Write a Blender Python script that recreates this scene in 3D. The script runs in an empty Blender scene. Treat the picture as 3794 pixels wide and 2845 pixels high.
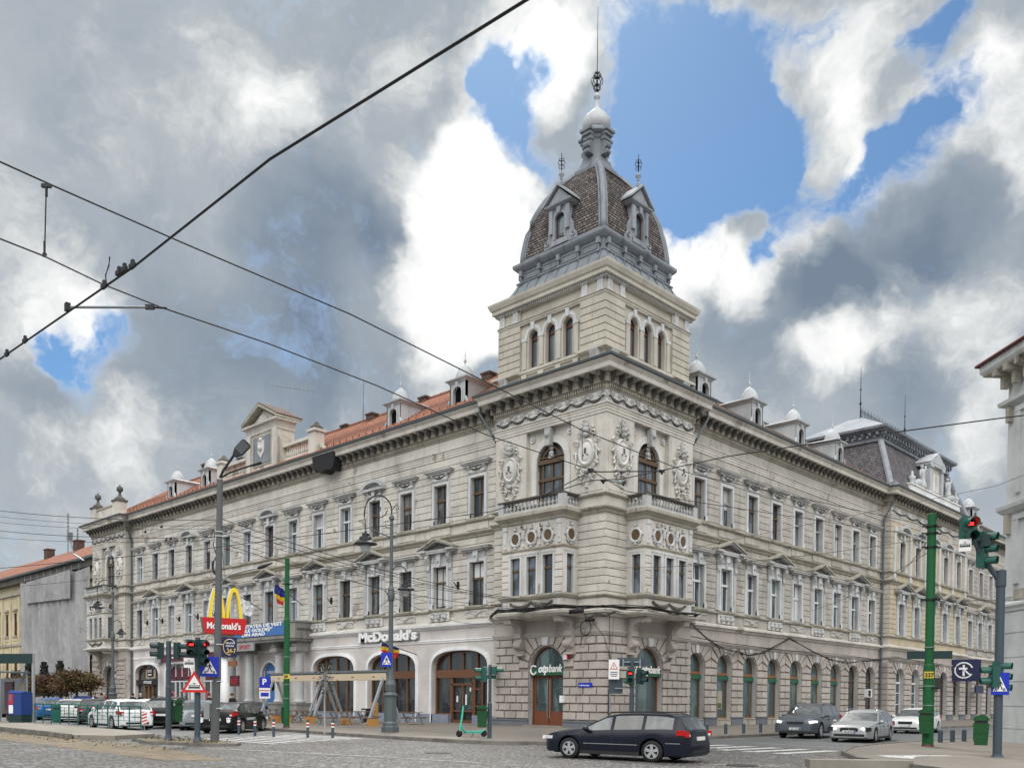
import bpy, bmesh, math, random
from mathutils import Vector, Matrix
R = math.radians
PI = math.pi
rng = random.Random(7)
scene = bpy.context.scene
col = scene.collection

# ------------------------------------------------------------------ camera, sky, sun, exposure
CAM = Vector((31.03, -39.31, 1.65))
RT = Vector((0.7184754920843192, 0.6954805330317863, 0.009989767165343898))
UP = Vector((-0.021322224702365306, 0.007667063670072247, 0.9997432564755917))
FW = Vector((-0.6952253807276725, 0.7185040322145043, -0.02033778954462151))
FPX, CYP = 3339.238, 2661.06
cd = bpy.data.cameras.new('camera')
cam = bpy.data.objects.new('camera', cd); col.objects.link(cam)
m4 = Matrix((RT, UP, -FW)).transposed().to_4x4(); m4.translation = CAM
cam.matrix_world = m4
cd.sensor_width = 36; cd.lens = FPX / 3794 * 36
cd.shift_y = (CYP - 1422.5) / 3794
cd.clip_start = 0.1; cd.clip_end = 4000
scene.camera = cam

def ray(px, py): return FW + RT * ((px - 1897) / FPX) - UP * ((py - CYP) / FPX)
def atZ(px, py, z=0.0):
    d = ray(px, py); return CAM + d * ((z - CAM.z) / d.z)
def atY(px, py, y=0.0):
    d = ray(px, py); return CAM + d * ((y - CAM.y) / d.y)
def atX(px, py, x=0.0):
    d = ray(px, py); return CAM + d * ((x - CAM.x) / d.x)

scene.view_settings.view_transform = 'Standard'; scene.view_settings.look = 'None'
scene.view_settings.gamma = 1; scene.view_settings.exposure = EXPO = 0.5
scene.cycles.use_denoising = True
scene.cycles.max_bounces = 6; scene.cycles.diffuse_bounces = 3; scene.cycles.glossy_bounces = 3
scene.cycles.transmission_bounces = 4; scene.cycles.transparent_max_bounces = 6

SUN_EL, SUN_AZ = R(47), R(-47)      # behind the clouds, above the tower (azimuth from +Y towards +X)
w = bpy.data.worlds.new('World'); scene.world = w; w.use_nodes = True
nt = w.node_tree; N = nt.nodes; Lk = nt.links
for n in list(N): N.remove(n)
def nd(t, **k):
    n = N.new(t)
    for a, b in k.items(): setattr(n, a, b)
    return n
def lnk(a, b): Lk.new(a, b)
out = nd('ShaderNodeOutputWorld'); bg = nd('ShaderNodeBackground'); lnk(bg.outputs[0], out.inputs[0])
sky = nd('ShaderNodeTexSky', sky_type='NISHITA'); sky.sun_disc = False
sky.sun_elevation = SUN_EL; sky.sun_rotation = SUN_AZ
sky.air_density = 1.0; sky.dust_density = 0.4; sky.ozone_density = 2.0
tc = nd('ShaderNodeTexCoord')
def math_(op, a, b=None, c=None, clamp=False):
    n = nd('ShaderNodeMath', operation=op); n.use_clamp = clamp
    for i, v in enumerate((a, b, c)):
        if v is None: continue
        if isinstance(v, (int, float)): n.inputs[i].default_value = v
        else: lnk(v, n.inputs[i])
    return n.outputs[0]
def noise(vec, scale, det=6, rough=.55, lac=2.0):
    n = nd('ShaderNodeTexNoise'); n.inputs['Scale'].default_value = scale
    n.inputs['Detail'].default_value = det; n.inputs['Roughness'].default_value = rough
    n.inputs['Lacunarity'].default_value = lac
    lnk(vec, n.inputs['Vector']); return n
dirv = tc.outputs['Generated']
# clouds thin out into flat layers: stretch the noise domain vertically a little
nw = noise(dirv, 5.0, 5, .6)
sub = nd('ShaderNodeVectorMath', operation='SUBTRACT'); lnk(nw.outputs['Color'], sub.inputs[0]); sub.inputs[1].default_value = (.5, .5, .5)
scl = nd('ShaderNodeVectorMath', operation='SCALE'); lnk(sub.outputs[0], scl.inputs[0]); scl.inputs['Scale'].default_value = .16
wv = nd('ShaderNodeVectorMath', operation='ADD'); lnk(dirv, wv.inputs[0]); lnk(scl.outputs[0], wv.inputs[1])
wv = wv.outputs[0]
SC = 3794 / 2212
def blob(x, y, r, amp):
    """a patch of sky round one compass direction and elevation"""
    d = ray(x * SC, y * SC); rr = r * SC / FPX / d.length
    d = d.normalized()
    n = nd('ShaderNodeVectorMath', operation='DISTANCE'); lnk(wv, n.inputs[0]); n.inputs[1].default_value = d
    m = nd('ShaderNodeMapRange', interpolation_type='SMOOTHSTEP'); lnk(n.outputs['Value'], m.inputs[0])
    m.inputs[1].default_value = rr * 1.35; m.inputs[2].default_value = rr * .25; m.inputs[3].default_value = 0; m.inputs[4].default_value = amp
    return m.outputs[0]
def total(bl, start=0.0):
    acc = None
    for b in bl:
        o = blob(*b); acc = o if acc is None else math_('ADD', acc, o)
    return math_('ADD', acc, start)
HOLES = [(1110, 150, 75, .9), (1065, 100, 55, .8), (1120, 230, 50, .7), (1400, 190, 150, 1.0), (1560, 150, 130, 1.0), (1560, 290, 150, 1.0), (1650, 200, 90, .8), (1480, 480, 50, .4), (1720, 380, 70, .6), (1850, 440, 60, .5), (1960, 330, 60, .5), (2010, 200, 50, .5),
         (1700, 300, 110, .8), (1400, 330, 110, .9), (1500, 400, 80, .8), (1790, 50, 60, .7), (1680, 60, 80, .8), (1620, 410, 60, .7), (1750, 420, 60, .7), (1990, 370, 90, .8), (2050, 250, 80, .6),
         (1680, 545, 45, .7), (1760, 500, 60, .6), (1880, 470, 70, .7), (2000, 120, 55, .6), (2060, 60, 60, .7), (1170, 300, 40, .6), (150, 780, 85, .8), (90, 760, 50, .5), (230, 720, 60, .6),
         (60, 1190, 110, .35), (1180, 480, 30, .35)]
BRIGHT = [(1100, 60, 130, .75), (1180, 120, 70, .5), (1330, 60, 160, .55), (1560, 30, 90, .4), (1040, 420, 150, 1.3), (980, 640, 130, 1.2), (1080, 640, 110, 1.1), (1050, 290, 90, .9), (940, 500, 60, .5), (960, 800, 80, .5),
          (1500, 490, 110, .75), (1640, 600, 90, .6), (1450, 640, 110, .7), (1880, 120, 120, .55), (1880, 290, 110, .5), (2130, 250, 140, .6), (2170, 120, 80, .4), (1900, 420, 70, .5),
          (1780, 800, 75, .75), (1700, 790, 50, .4), (1880, 740, 90, .5), (1620, 640, 70, .4), (1560, 560, 80, .5), (1980, 640, 90, .3), (2050, 690, 110, .45), (2130, 820, 90, .45), (2120, 970, 90, .5), (1300, 620, 120, .5), (2200, 400, 60, .5), (1740, 550, 80, .4),
          (90, 680, 130, .5), (190, 690, 60, .4), (620, 250, 110, .45), (460, 60, 120, .2), (860, 110, 110, .35), (560, 390, 80, .2), (780, 250, 60, .25), (270, 870, 90, .3), (150, 930, 90, .3), (380, 900, 100, .12), (240, 1010, 90, .3), (80, 1000, 80, .25)]
DARK = [(740, 480, 130, .16), (860, 560, 90, .16), (640, 640, 130, .12), (250, 130, 170, .06), (560, 520, 90, .08), (180, 330, 120, .08), (400, 760, 150, .10), (620, 820, 130, .12), (300, 560, 110, .06),
        (2080, 520, 120, .20), (1930, 590, 130, .22), (1800, 640, 90, .14), (1750, 680, 130, .16), (1900, 830, 110, .12), (1980, 880, 110, .12), (1560, 730, 90, .1), (1640, 830, 100, .1), (2120, 740, 60, .08),
        (300, 400, 80, .05), (100, 480, 90, .06), (560, 1010, 120, .06), (60, 860, 80, .08)]
hole = total(HOLES)
nf = noise(wv, 7, 11, .66); nf2 = noise(wv, 22, 8, .68); nl = noise(wv, 2.4, 5, .55)
edge = math_('ADD', math_('MULTIPLY', math_('SUBTRACT', nf.outputs['Fac'], .5), 2.0), math_('MULTIPLY', math_('SUBTRACT', nf2.outputs['Fac'], .5), 1.3))
cov = math_('ADD', math_('SUBTRACT', .92, hole), edge)
mr = nd('ShaderNodeMapRange', interpolation_type='SMOOTHSTEP'); lnk(cov, mr.inputs[0]); mr.inputs[1].default_value = .10; mr.inputs[2].default_value = .80
cover = mr.outputs[0]
br = math_('ADD', total(BRIGHT), math_('ADD', math_('MULTIPLY', math_('SUBTRACT', nf.outputs['Fac'], .5), 1.5), math_('MULTIPLY', math_('SUBTRACT', nf2.outputs['Fac'], .5), .7)))
bs = nd('ShaderNodeMapRange', interpolation_type='SMOOTHSTEP'); lnk(br, bs.inputs[0]); bs.inputs[1].default_value = .02; bs.inputs[2].default_value = 1.12; bs.inputs[4].default_value = .80
dk = total(DARK)
lum = math_('SUBTRACT', math_('ADD', bs.outputs[0], .50), math_('MULTIPLY', dk, .95))
lum = math_('ADD', lum, math_('MULTIPLY', math_('SUBTRACT', nl.outputs['Fac'], .5), .40))
lum = math_('ADD', lum, math_('MULTIPLY', math_('SUBTRACT', nf.outputs['Fac'], .5), .34))
# thin edges of a cloud let more light through
lum = math_('ADD', lum, math_('MULTIPLY', math_('SUBTRACT', 1, cover), .35))
# unseen sky behind the camera, brightened with elevation to light the facades
sp = nd('ShaderNodeVectorMath', operation='DOT_PRODUCT'); lnk(dirv, sp.inputs[0]); sp.inputs[1].default_value = (math.sin(R(-46)), math.cos(R(-46)), 0)
back = nd('ShaderNodeMapRange', interpolation_type='SMOOTHSTEP'); lnk(sp.outputs['Value'], back.inputs[0])
back.inputs[1].default_value = .35; back.inputs[2].default_value = -.45; back.inputs[3].default_value = 0; back.inputs[4].default_value = 1
BACKLUM = 1.0
sz = nd('ShaderNodeSeparateXYZ'); lnk(dirv, sz.inputs[0])
hi = nd('ShaderNodeMapRange', interpolation_type='SMOOTHSTEP'); lnk(sz.outputs[2], hi.inputs[0]); hi.inputs[1].default_value = .12; hi.inputs[2].default_value = .62
backf = math_('MULTIPLY', back.outputs[0], hi.outputs[0])
lum = math_('ADD', lum, math_('MULTIPLY', backf, BACKLUM))
lum = math_('MAXIMUM', lum, .23)
ramp = nd('ShaderNodeValToRGB'); lnk(math_('MULTIPLY', lum, .5, clamp=True), ramp.inputs[0])
e = ramp.color_ramp.elements
e[0].position = .05; e[0].color = (.12, .165, .23, 1)
e[1].position = .9; e[1].color = (1.5, 1.48, 1.42, 1)
for p, c in ((.12, (.185, .24, .315)), (.22, (.325, .375, .43)), (.34, (.58, .61, .625)), (.48, (.82, .835, .835)), (.62, (1.0, 1.0, .98))):
    q = e.new(p); q.color = (*c, 1)
SKYK = .094
sk = nd('ShaderNodeVectorMath', operation='SCALE'); lnk(sky.outputs[0], sk.inputs[0]); sk.inputs['Scale'].default_value = SKYK
tn = nd('ShaderNodeVectorMath', operation='MULTIPLY'); lnk(sk.outputs[0], tn.inputs[0]); tn.inputs[1].default_value = (.60, .84, 1.0)
mx = nd('ShaderNodeMix', data_type='RGBA'); lnk(cover, mx.inputs[0]); lnk(tn.outputs[0], mx.inputs[6]); lnk(ramp.outputs[0], mx.inputs[7])
lnk(mx.outputs[2], bg.inputs[0])
lnk(math_('ADD', .75, math_('MULTIPLY', backf, 1.2)), bg.inputs[1])      # extra strength added to the unseen back sky to lift the facades
w.cycles.sampling_method = 'MANUAL'; w.cycles.sample_map_resolution = 512

sd = bpy.data.lights.new('sun', 'SUN'); so = bpy.data.objects.new('sun', sd); col.objects.link(so)
sd.energy = 1.5; sd.angle = R(11); sd.color = (1, .95, .88)
SV = Vector((math.sin(R(-150)) * math.cos(SUN_EL), 0, 0))
sdir = Vector((math.sin(SUN_AZ) * math.cos(SUN_EL), math.cos(SUN_AZ) * math.cos(SUN_EL), math.sin(SUN_EL)))
so.rotation_euler = sdir.to_track_quat('Z', 'Y').to_euler()

# ------------------------------------------------------------------ materials
MATS = {}
def newmat(name):
    m = bpy.data.materials.new(name); m.use_nodes = True; t = m.node_tree
    b = t.nodes['Principled BSDF']; MATS[name] = m; return m, t, b
def flat(name, c, rough=.6, metal=0, spec=.5, emit=None, es=1, coat=0):
    m, t, b = newmat(name); b.inputs['Base Color'].default_value = (*c, 1)
    b.inputs['Roughness'].default_value = rough; b.inputs['Metallic'].default_value = metal
    b.inputs['Specular IOR Level'].default_value = spec; b.inputs['Coat Weight'].default_value = coat; b.inputs['Coat Roughness'].default_value = .05
    if emit: b.inputs['Emission Color'].default_value = (*emit, 1); b.inputs['Emission Strength'].default_value = es
    return m
def T_(t, typ, **k):
    n = t.nodes.new(typ)
    for a, v in k.items(): setattr(n, a, v)
    return n
def tnoise(t, vec, s, d=6, r=.6):
    n = T_(t, 'ShaderNodeTexNoise'); n.inputs['Scale'].default_value = s; n.inputs['Detail'].default_value = d; n.inputs['Roughness'].default_value = r
    t.links.new(vec, n.inputs['Vector']); return n
def tramp(t, fac, a, b):
    n = T_(t, 'ShaderNodeMapRange', interpolation_type='SMOOTHSTEP'); t.links.new(fac, n.inputs[0]); n.inputs[1].default_value = a; n.inputs[2].default_value = b; return n.outputs[0]
def tmix(t, f, a, b, blend='MIX'):
    n = T_(t, 'ShaderNodeMix', data_type='RGBA', blend_type=blend)
    if isinstance(f, (int, float)): n.inputs[0].default_value = f
    else: t.links.new(f, n.inputs[0])
    for s, v in ((6, a), (7, b)):
        if isinstance(v, tuple): n.inputs[s].default_value = (*v, 1)
        else: t.links.new(v, n.inputs[s])
    return n.outputs[2]
def tmap(t, vec, s):
    n = T_(t, 'ShaderNodeMapping'); n.inputs['Scale'].default_value = s; t.links.new(vec, n.inputs['Vector']); return n.outputs[0]
def tbump(t, b, h, dist, st=.6):
    n = T_(t, 'ShaderNodeBump'); n.inputs['Strength'].default_value = st; n.inputs['Distance'].default_value = dist
    t.links.new(h, n.inputs['Height']); t.links.new(n.outputs[0], b.inputs['Normal'])

def plaster(name, base, dirt=(.15, .135, .12), stain=.45, patch=0.0, patchcol=(.34, .31, .27), rough=.9, fine=.10):
    """old render: vertical run-off stains, blotches, fallen patches, grain"""
    m, t, b = newmat(name)
    g = T_(t, 'ShaderNodeNewGeometry').outputs['Position']
    v1 = tnoise(t, tmap(t, g, (1.0, 1.0, .16)), 1.6, 7, .65)
    v2 = tnoise(t, g, .55, 5, .6)
    v3 = tnoise(t, g, 14, 4, .7)
    c = tmix(t, tramp(t, v2.outputs['Fac'], .35, .7), base, tuple(x * .78 for x in base))
    st = T_(t, 'ShaderNodeMath', operation='MULTIPLY'); t.links.new(tramp(t, v1.outputs['Fac'], .5, .78), st.inputs[0]); st.inputs[1].default_value = stain
    c = tmix(t, st.outputs[0], c, dirt)
    gr = T_(t, 'ShaderNodeMapRange'); t.links.new(v3.outputs['Fac'], gr.inputs[0]); gr.inputs[1].default_value = .3; gr.inputs[2].default_value = .7
    gr.inputs[3].default_value = 1 - fine; gr.inputs[4].default_value = 1 + fine
    cc = T_(t, 'ShaderNodeVectorMath', operation='SCALE'); t.links.new(c, cc.inputs[0]); t.links.new(gr.outputs[0], cc.inputs['Scale']); c = cc.outputs[0]
    if patch:
        v4 = tnoise(t, g, .42, 8, .62); pf = tramp(t, v4.outputs['Fac'], .705 - patch, .712 - patch)
        c = tmix(t, pf, c, patchcol)
    t.links.new(c, b.inputs['Base Color']); b.inputs['Roughness'].default_value = rough
    b.inputs['Specular IOR Level'].default_value = .2
    tbump(t, b, v3.outputs['Fac'], .012, .35)
    return m

def tiles(name, c1, c2, c3, w_=.22, h_=.17, mortar=.02, rough=.85, moss=None, mcol=(.03, .02, .02), bd=.03):
    m, t, b = newmat(name)
    g = T_(t, 'ShaderNodeNewGeometry').outputs['Position']
    sx = T_(t, 'ShaderNodeSeparateXYZ'); t.links.new(g, sx.inputs[0])
    ad = T_(t, 'ShaderNodeMath', operation='ADD'); t.links.new(sx.outputs[0], ad.inputs[0]); t.links.new(sx.outputs[1], ad.inputs[1])
    cx = T_(t, 'ShaderNodeCombineXYZ'); t.links.new(ad.outputs[0], cx.inputs[0]); t.links.new(sx.outputs[2], cx.inputs[1])
    br_ = T_(t, 'ShaderNodeTexBrick'); t.links.new(cx.outputs[0], br_.inputs['Vector'])
    br_.inputs['Scale'].default_value = 1; br_.inputs['Brick Width'].default_value = w_; br_.inputs['Row Height'].default_value = h_
    br_.inputs['Mortar Size'].default_value = mortar; br_.inputs['Mortar Smooth'].default_value = .3; br_.inputs['Bias'].default_value = 0
    br_.inputs['Color1'].default_value = (*c1, 1); br_.inputs['Color2'].default_value = (*c2, 1); br_.inputs['Mortar'].default_value = (*mcol, 1)
    n = tnoise(t, g, .8, 6, .65); n2 = tnoise(t, g, 6, 4, .7)
    c = tmix(t, tramp(t, n.outputs['Fac'], .45, .75), br_.outputs['Color'], c3)
    c = tmix(t, tramp(t, n2.outputs['Fac'], .5, .8), c, tmix(t, .5, c, c3))
    if moss: c = tmix(t, tramp(t, tnoise(t, g, .5, 7, .7).outputs['Fac'], .56, .68), c, moss)
    t.links.new(c, b.inputs['Base Color']); b.inputs['Roughness'].default_value = rough
    iv = T_(t, 'ShaderNodeMath', operation='SUBTRACT'); iv.inputs[0].default_value = 1; t.links.new(br_.outputs['Fac'], iv.inputs[1])
    tbump(t, b, iv.outputs[0], bd, .8)
    return m

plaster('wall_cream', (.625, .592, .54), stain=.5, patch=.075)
plaster('wall_cream_shaded', (.49, .462, .42), stain=.6, patch=.095, patchcol=(.36, .33, .285))  # right front's shade put into a darker base; stains and patches on top
TONES = {}
for nm_, c_, st_, pt_ in (('wall_cream', (.625, .592, .54), .5, .08), ('wall_cream_shaded', (.49, .462, .42), .6, .10), ('stone_ground', (.47, .425, .39), .5, .03)):
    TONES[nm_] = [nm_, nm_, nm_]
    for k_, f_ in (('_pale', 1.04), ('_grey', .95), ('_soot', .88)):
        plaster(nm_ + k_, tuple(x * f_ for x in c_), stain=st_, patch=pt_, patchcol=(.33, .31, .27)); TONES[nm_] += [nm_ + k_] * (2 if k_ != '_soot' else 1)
plaster('joint', (.14, .125, .105), stain=.3)
plaster('tower_wall', (.54, .50, .43), stain=.25, fine=.04)
plaster('tower_trim', (.55, .52, .46), stain=.25, fine=.04)
plaster('ornament', (.70, .68, .65), stain=.3, fine=.15)
plaster('trim_grey', (.50, .51, .51), dirt=(.13, .13, .12), stain=.6, fine=.12)
plaster('trim_pale', (.62, .63, .64), stain=.3, fine=.08)
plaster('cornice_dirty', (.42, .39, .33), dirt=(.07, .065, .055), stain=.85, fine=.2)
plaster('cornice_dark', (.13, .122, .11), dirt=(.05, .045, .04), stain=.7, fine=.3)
plaster('stone_ground', (.47, .425, .39), dirt=(.2, .18, .165), stain=.55, fine=.08)
plaster('stone_joint', (.30, .255, .225), stain=.3)
plaster('shop_pink', (.66, .625, .605), stain=.06, fine=.03)
plaster('shop_white', (.84, .84, .85), stain=.08, fine=.03)
plaster('plinth_grey', (.17, .185, .21), stain=.3, fine=.1)
plaster('plinth_blue', (.26, .29, .37), stain=.15, fine=.05)
plaster('yellow_plaster', (.62, .54, .37), dirt=(.2, .17, .12), stain=.5, patch=.05)
plaster('white_building', (.60, .62, .615), dirt=(.24, .235, .22), stain=.5, fine=.06)
plaster('portal_stone', (.28, .275, .26), dirt=(.06, .06, .055), stain=.85, fine=.15)
plaster('zinc', (.235, .26, .29), dirt=(.05, .055, .07), stain=.85, fine=.12, rough=.55)
plaster('zinc_mid', (.34, .365, .40), dirt=(.12, .13, .15), stain=.7)
plaster('zinc_pale', (.52, .54, .56), dirt=(.22, .22, .23), stain=.5, fine=.1, rough=.6)
plaster('pavilion_yellow', (.56, .48, .35), stain=.4)
plaster('pavilion_pink', (.60, .47, .40), stain=.25)
tiles('roof_orange', (.30, .11, .065), (.43, .19, .12), (.17, .075, .05), .30, .21, .028, mcol=(.10, .035, .02))
tiles('roof_brown', (.12, .07, .05), (.16, .09, .06), (.06, .045, .04), .30, .21, .03, moss=(.10, .09, .05))
tiles('dome_slate', (.065, .057, .056), (.27, .23, .215), (.115, .105, .10), .26, .21, .026, mcol=(.03, .022, .022), bd=.05)
tiles('mansard_slate', (.10, .095, .105), (.20, .19, .205), (.07, .055, .065), .24, .20, .02, moss=(.11, .085, .045))
flat('wood_brown', (.105, .062, .028), .5); flat('wood_dark', (.10, .05, .025), .5); flat('wood_red', (.11, .022, .022), .45)
flat('wood_door', (.17, .055, .025), .4); flat('wood_orange', (.25, .10, .035), .45); flat('wood_shop', (.15, .065, .03), .45)
flat('frame_white', (.66, .68, .70), .5); flat('frame_grey', (.30, .31, .32), .6)
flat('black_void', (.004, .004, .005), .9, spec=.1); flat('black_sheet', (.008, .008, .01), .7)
flat('gutter_metal', (.10, .12, .13), .5, .3); flat('iron', (.018, .02, .022), .5, .4); flat('wire', (.01, .01, .011), .6)
flat('steel_grey', (.30, .33, .35), .4, .6); plaster('pole_green', (.018, .115, .042), dirt=(.015, .07, .03), stain=.7, fine=.2, rough=.5); flat('pole_slate', (.045, .065, .085), .5)
flat('pole_concrete', (.10, .105, .11), .75); flat('signal_green', (.012, .085, .065), .4); flat('signal_dark', (.006, .03, .03), .5)
flat('red_light', (.6, .02, .02), .4, emit=(1, .02, .02), es=2.5); flat('lens_off', (.02, .02, .02), .2)
flat('white_paint', (.78, .78, .78), .5); flat('sign_blue', (.01, .03, .42), .35); flat('sign_red', (.55, .02, .02), .35); flat('sign_black', (.01, .01, .01), .5)
flat('navy', (.012, .016, .07), .4); flat('banner_blue', (.05, .16, .42), .6); flat('bank_green', (.012, .10, .05), .4); flat('red_box', (.50, .012, .015), .35)
flat('arch_yellow', (.85, .62, .02), .35); flat('arch_cream', (.80, .76, .62), .5); flat('brown_side', (.12, .09, .08), .5)
flat('crimson', (.10, .015, .03), .5); flat('lettering_white', (.85, .85, .85), .4); flat('lettering_gold', (.75, .52, .12), .4); flat('lettering_red', (.5, .02, .02), .4)
flat('chrome', (.75, .76, .78), .12, 1); flat('tyre', (.012, .012, .012), .8); flat('alloy', (.62, .63, .65), .3, .7); flat('plastic_black', (.012, .012, .013), .6)
flat('lamp_clear', (.75, .76, .78), .08, spec=.8); flat('lamp_red', (.42, .008, .01), .15); flat('plate', (.72, .72, .70), .5); flat('lamp_on', (.8, .8, .75), .2, emit=(1, .97, .85), es=.8); flat('lamp_orange', (.7, .25, .03), .2)
flat('turquoise', (.05, .52, .38), .35); plaster('bin_green', (.02, .085, .032), dirt=(.03, .06, .03), stain=.6, fine=.2, rough=.5); flat('fence_green', (.006, .10, .075), .4)
flat('box_blue', (.012, .045, .20), .45); flat('glass_panel', (.10, .12, .13), .1, spec=.8); flat('poster_pink', (.35, .08, .10), .5); flat('poster_mixed', (.35, .30, .24), .5)
flat('awning_beige', (.56, .46, .33), .8); flat('alu', (.42, .45, .48), .35, .6); flat('bench_wood', (.17, .10, .06), .7); flat('planter_orange', (.42, .2, .05), .7)
flat('skin', (.42, .25, .18), .6); flat('cloth_dark', (.015, .016, .025), .9); flat('cloth_red', (.35, .03, .04), .9); flat('cloth_grey', (.18, .18, .19), .9); flat('hair', (.02, .015, .012), .9); flat('hair_grey', (.4, .4, .4), .9)
flat('green_led', (.02, .5, .08), .4, emit=(.05, 1, .15), es=2.5); flat('flag_blue', (.01, .02, .18), .8); flat('flag_yellow', (.72, .5, .02), .8); flat('flag_red', (.5, .03, .03), .8); flat('flag_white', (.7, .7, .72), .8)
flat('mustard', (.5, .33, .03), .6); flat('teal_glass', (.10, .17, .17), .1, spec=.9); flat('lamp_glass', (.45, .47, .48), .3); flat('bark', (.07, .05, .035), .9); flat('number_yellow', (.6, .45, .05), .5)
for nm, c in (('navy_black', (.006, .008, .018)), ('grey_blue', (.10, .115, .135)), ('silver', (.42, .43, .44)), ('white', (.74, .75, .76)), ('black', (.007, .007, .009)), ('silver_blue', (.24, .26, .29)), ('bright_blue', (.02, .10, .32)), ('deep_blue', (.01, .03, .16)), ('dark_grey', (.03, .032, .036))):
    flat('paint_' + nm, c, .3, .3 if nm not in ('white', 'black', 'navy_black') else 0, spec=.2, coat=.3)

def glassmat(name, dark, light, sc=2.2, lo=.48, hi=.56, rough=.05):
    """window glass in front of a room: dark depth, pale curtain strips, mirror-like coat"""
    m, t, b = newmat(name)
    g = T_(t, 'ShaderNodeNewGeometry').outputs['Position']
    n = tnoise(t, tmap(t, g, (1, 1, .12)), sc, 3, .5); n2 = tnoise(t, g, .9, 2, .5)
    c = tmix(t, tramp(t, n.outputs['Fac'], lo, hi), dark, light)
    c = tmix(t, tramp(t, n2.outputs['Fac'], .4, .7), c, dark)
    t.links.new(c, b.inputs['Base Color']); b.inputs['Roughness'].default_value = .35; b.inputs['Coat Weight'].default_value = 1
    b.inputs['Coat Roughness'].default_value = rough; b.inputs['Coat IOR'].default_value = 1.7
    n3 = tnoise(t, g, 1.3, 2, .5); bp = T_(t, 'ShaderNodeBump'); bp.inputs['Strength'].default_value = .3; bp.inputs['Distance'].default_value = .05
    t.links.new(n3.outputs['Fac'], bp.inputs['Height']); t.links.new(bp.outputs[0], b.inputs['Coat Normal'])
    return m
glassmat('glass_house', (.014, .026, .038), (.15, .19, .23))  # blue in the base colour stands in for reflected sky
glassmat('glass_dark', (.008, .010, .012), (.03, .035, .04))
glassmat('glass_tower', (.05, .085, .10), (.09, .13, .15), 1.0)
glassmat('glass_bank', (.022, .05, .05), (.10, .16, .15), 1.6, .5, .54)
glassmat('glass_shop', (.008, .012, .012), (.05, .07, .06), 1.2, .5, .6)
glassmat('glass_car', (.010, .013, .014), (.10, .125, .125), 2.5, .45, .6)

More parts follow.
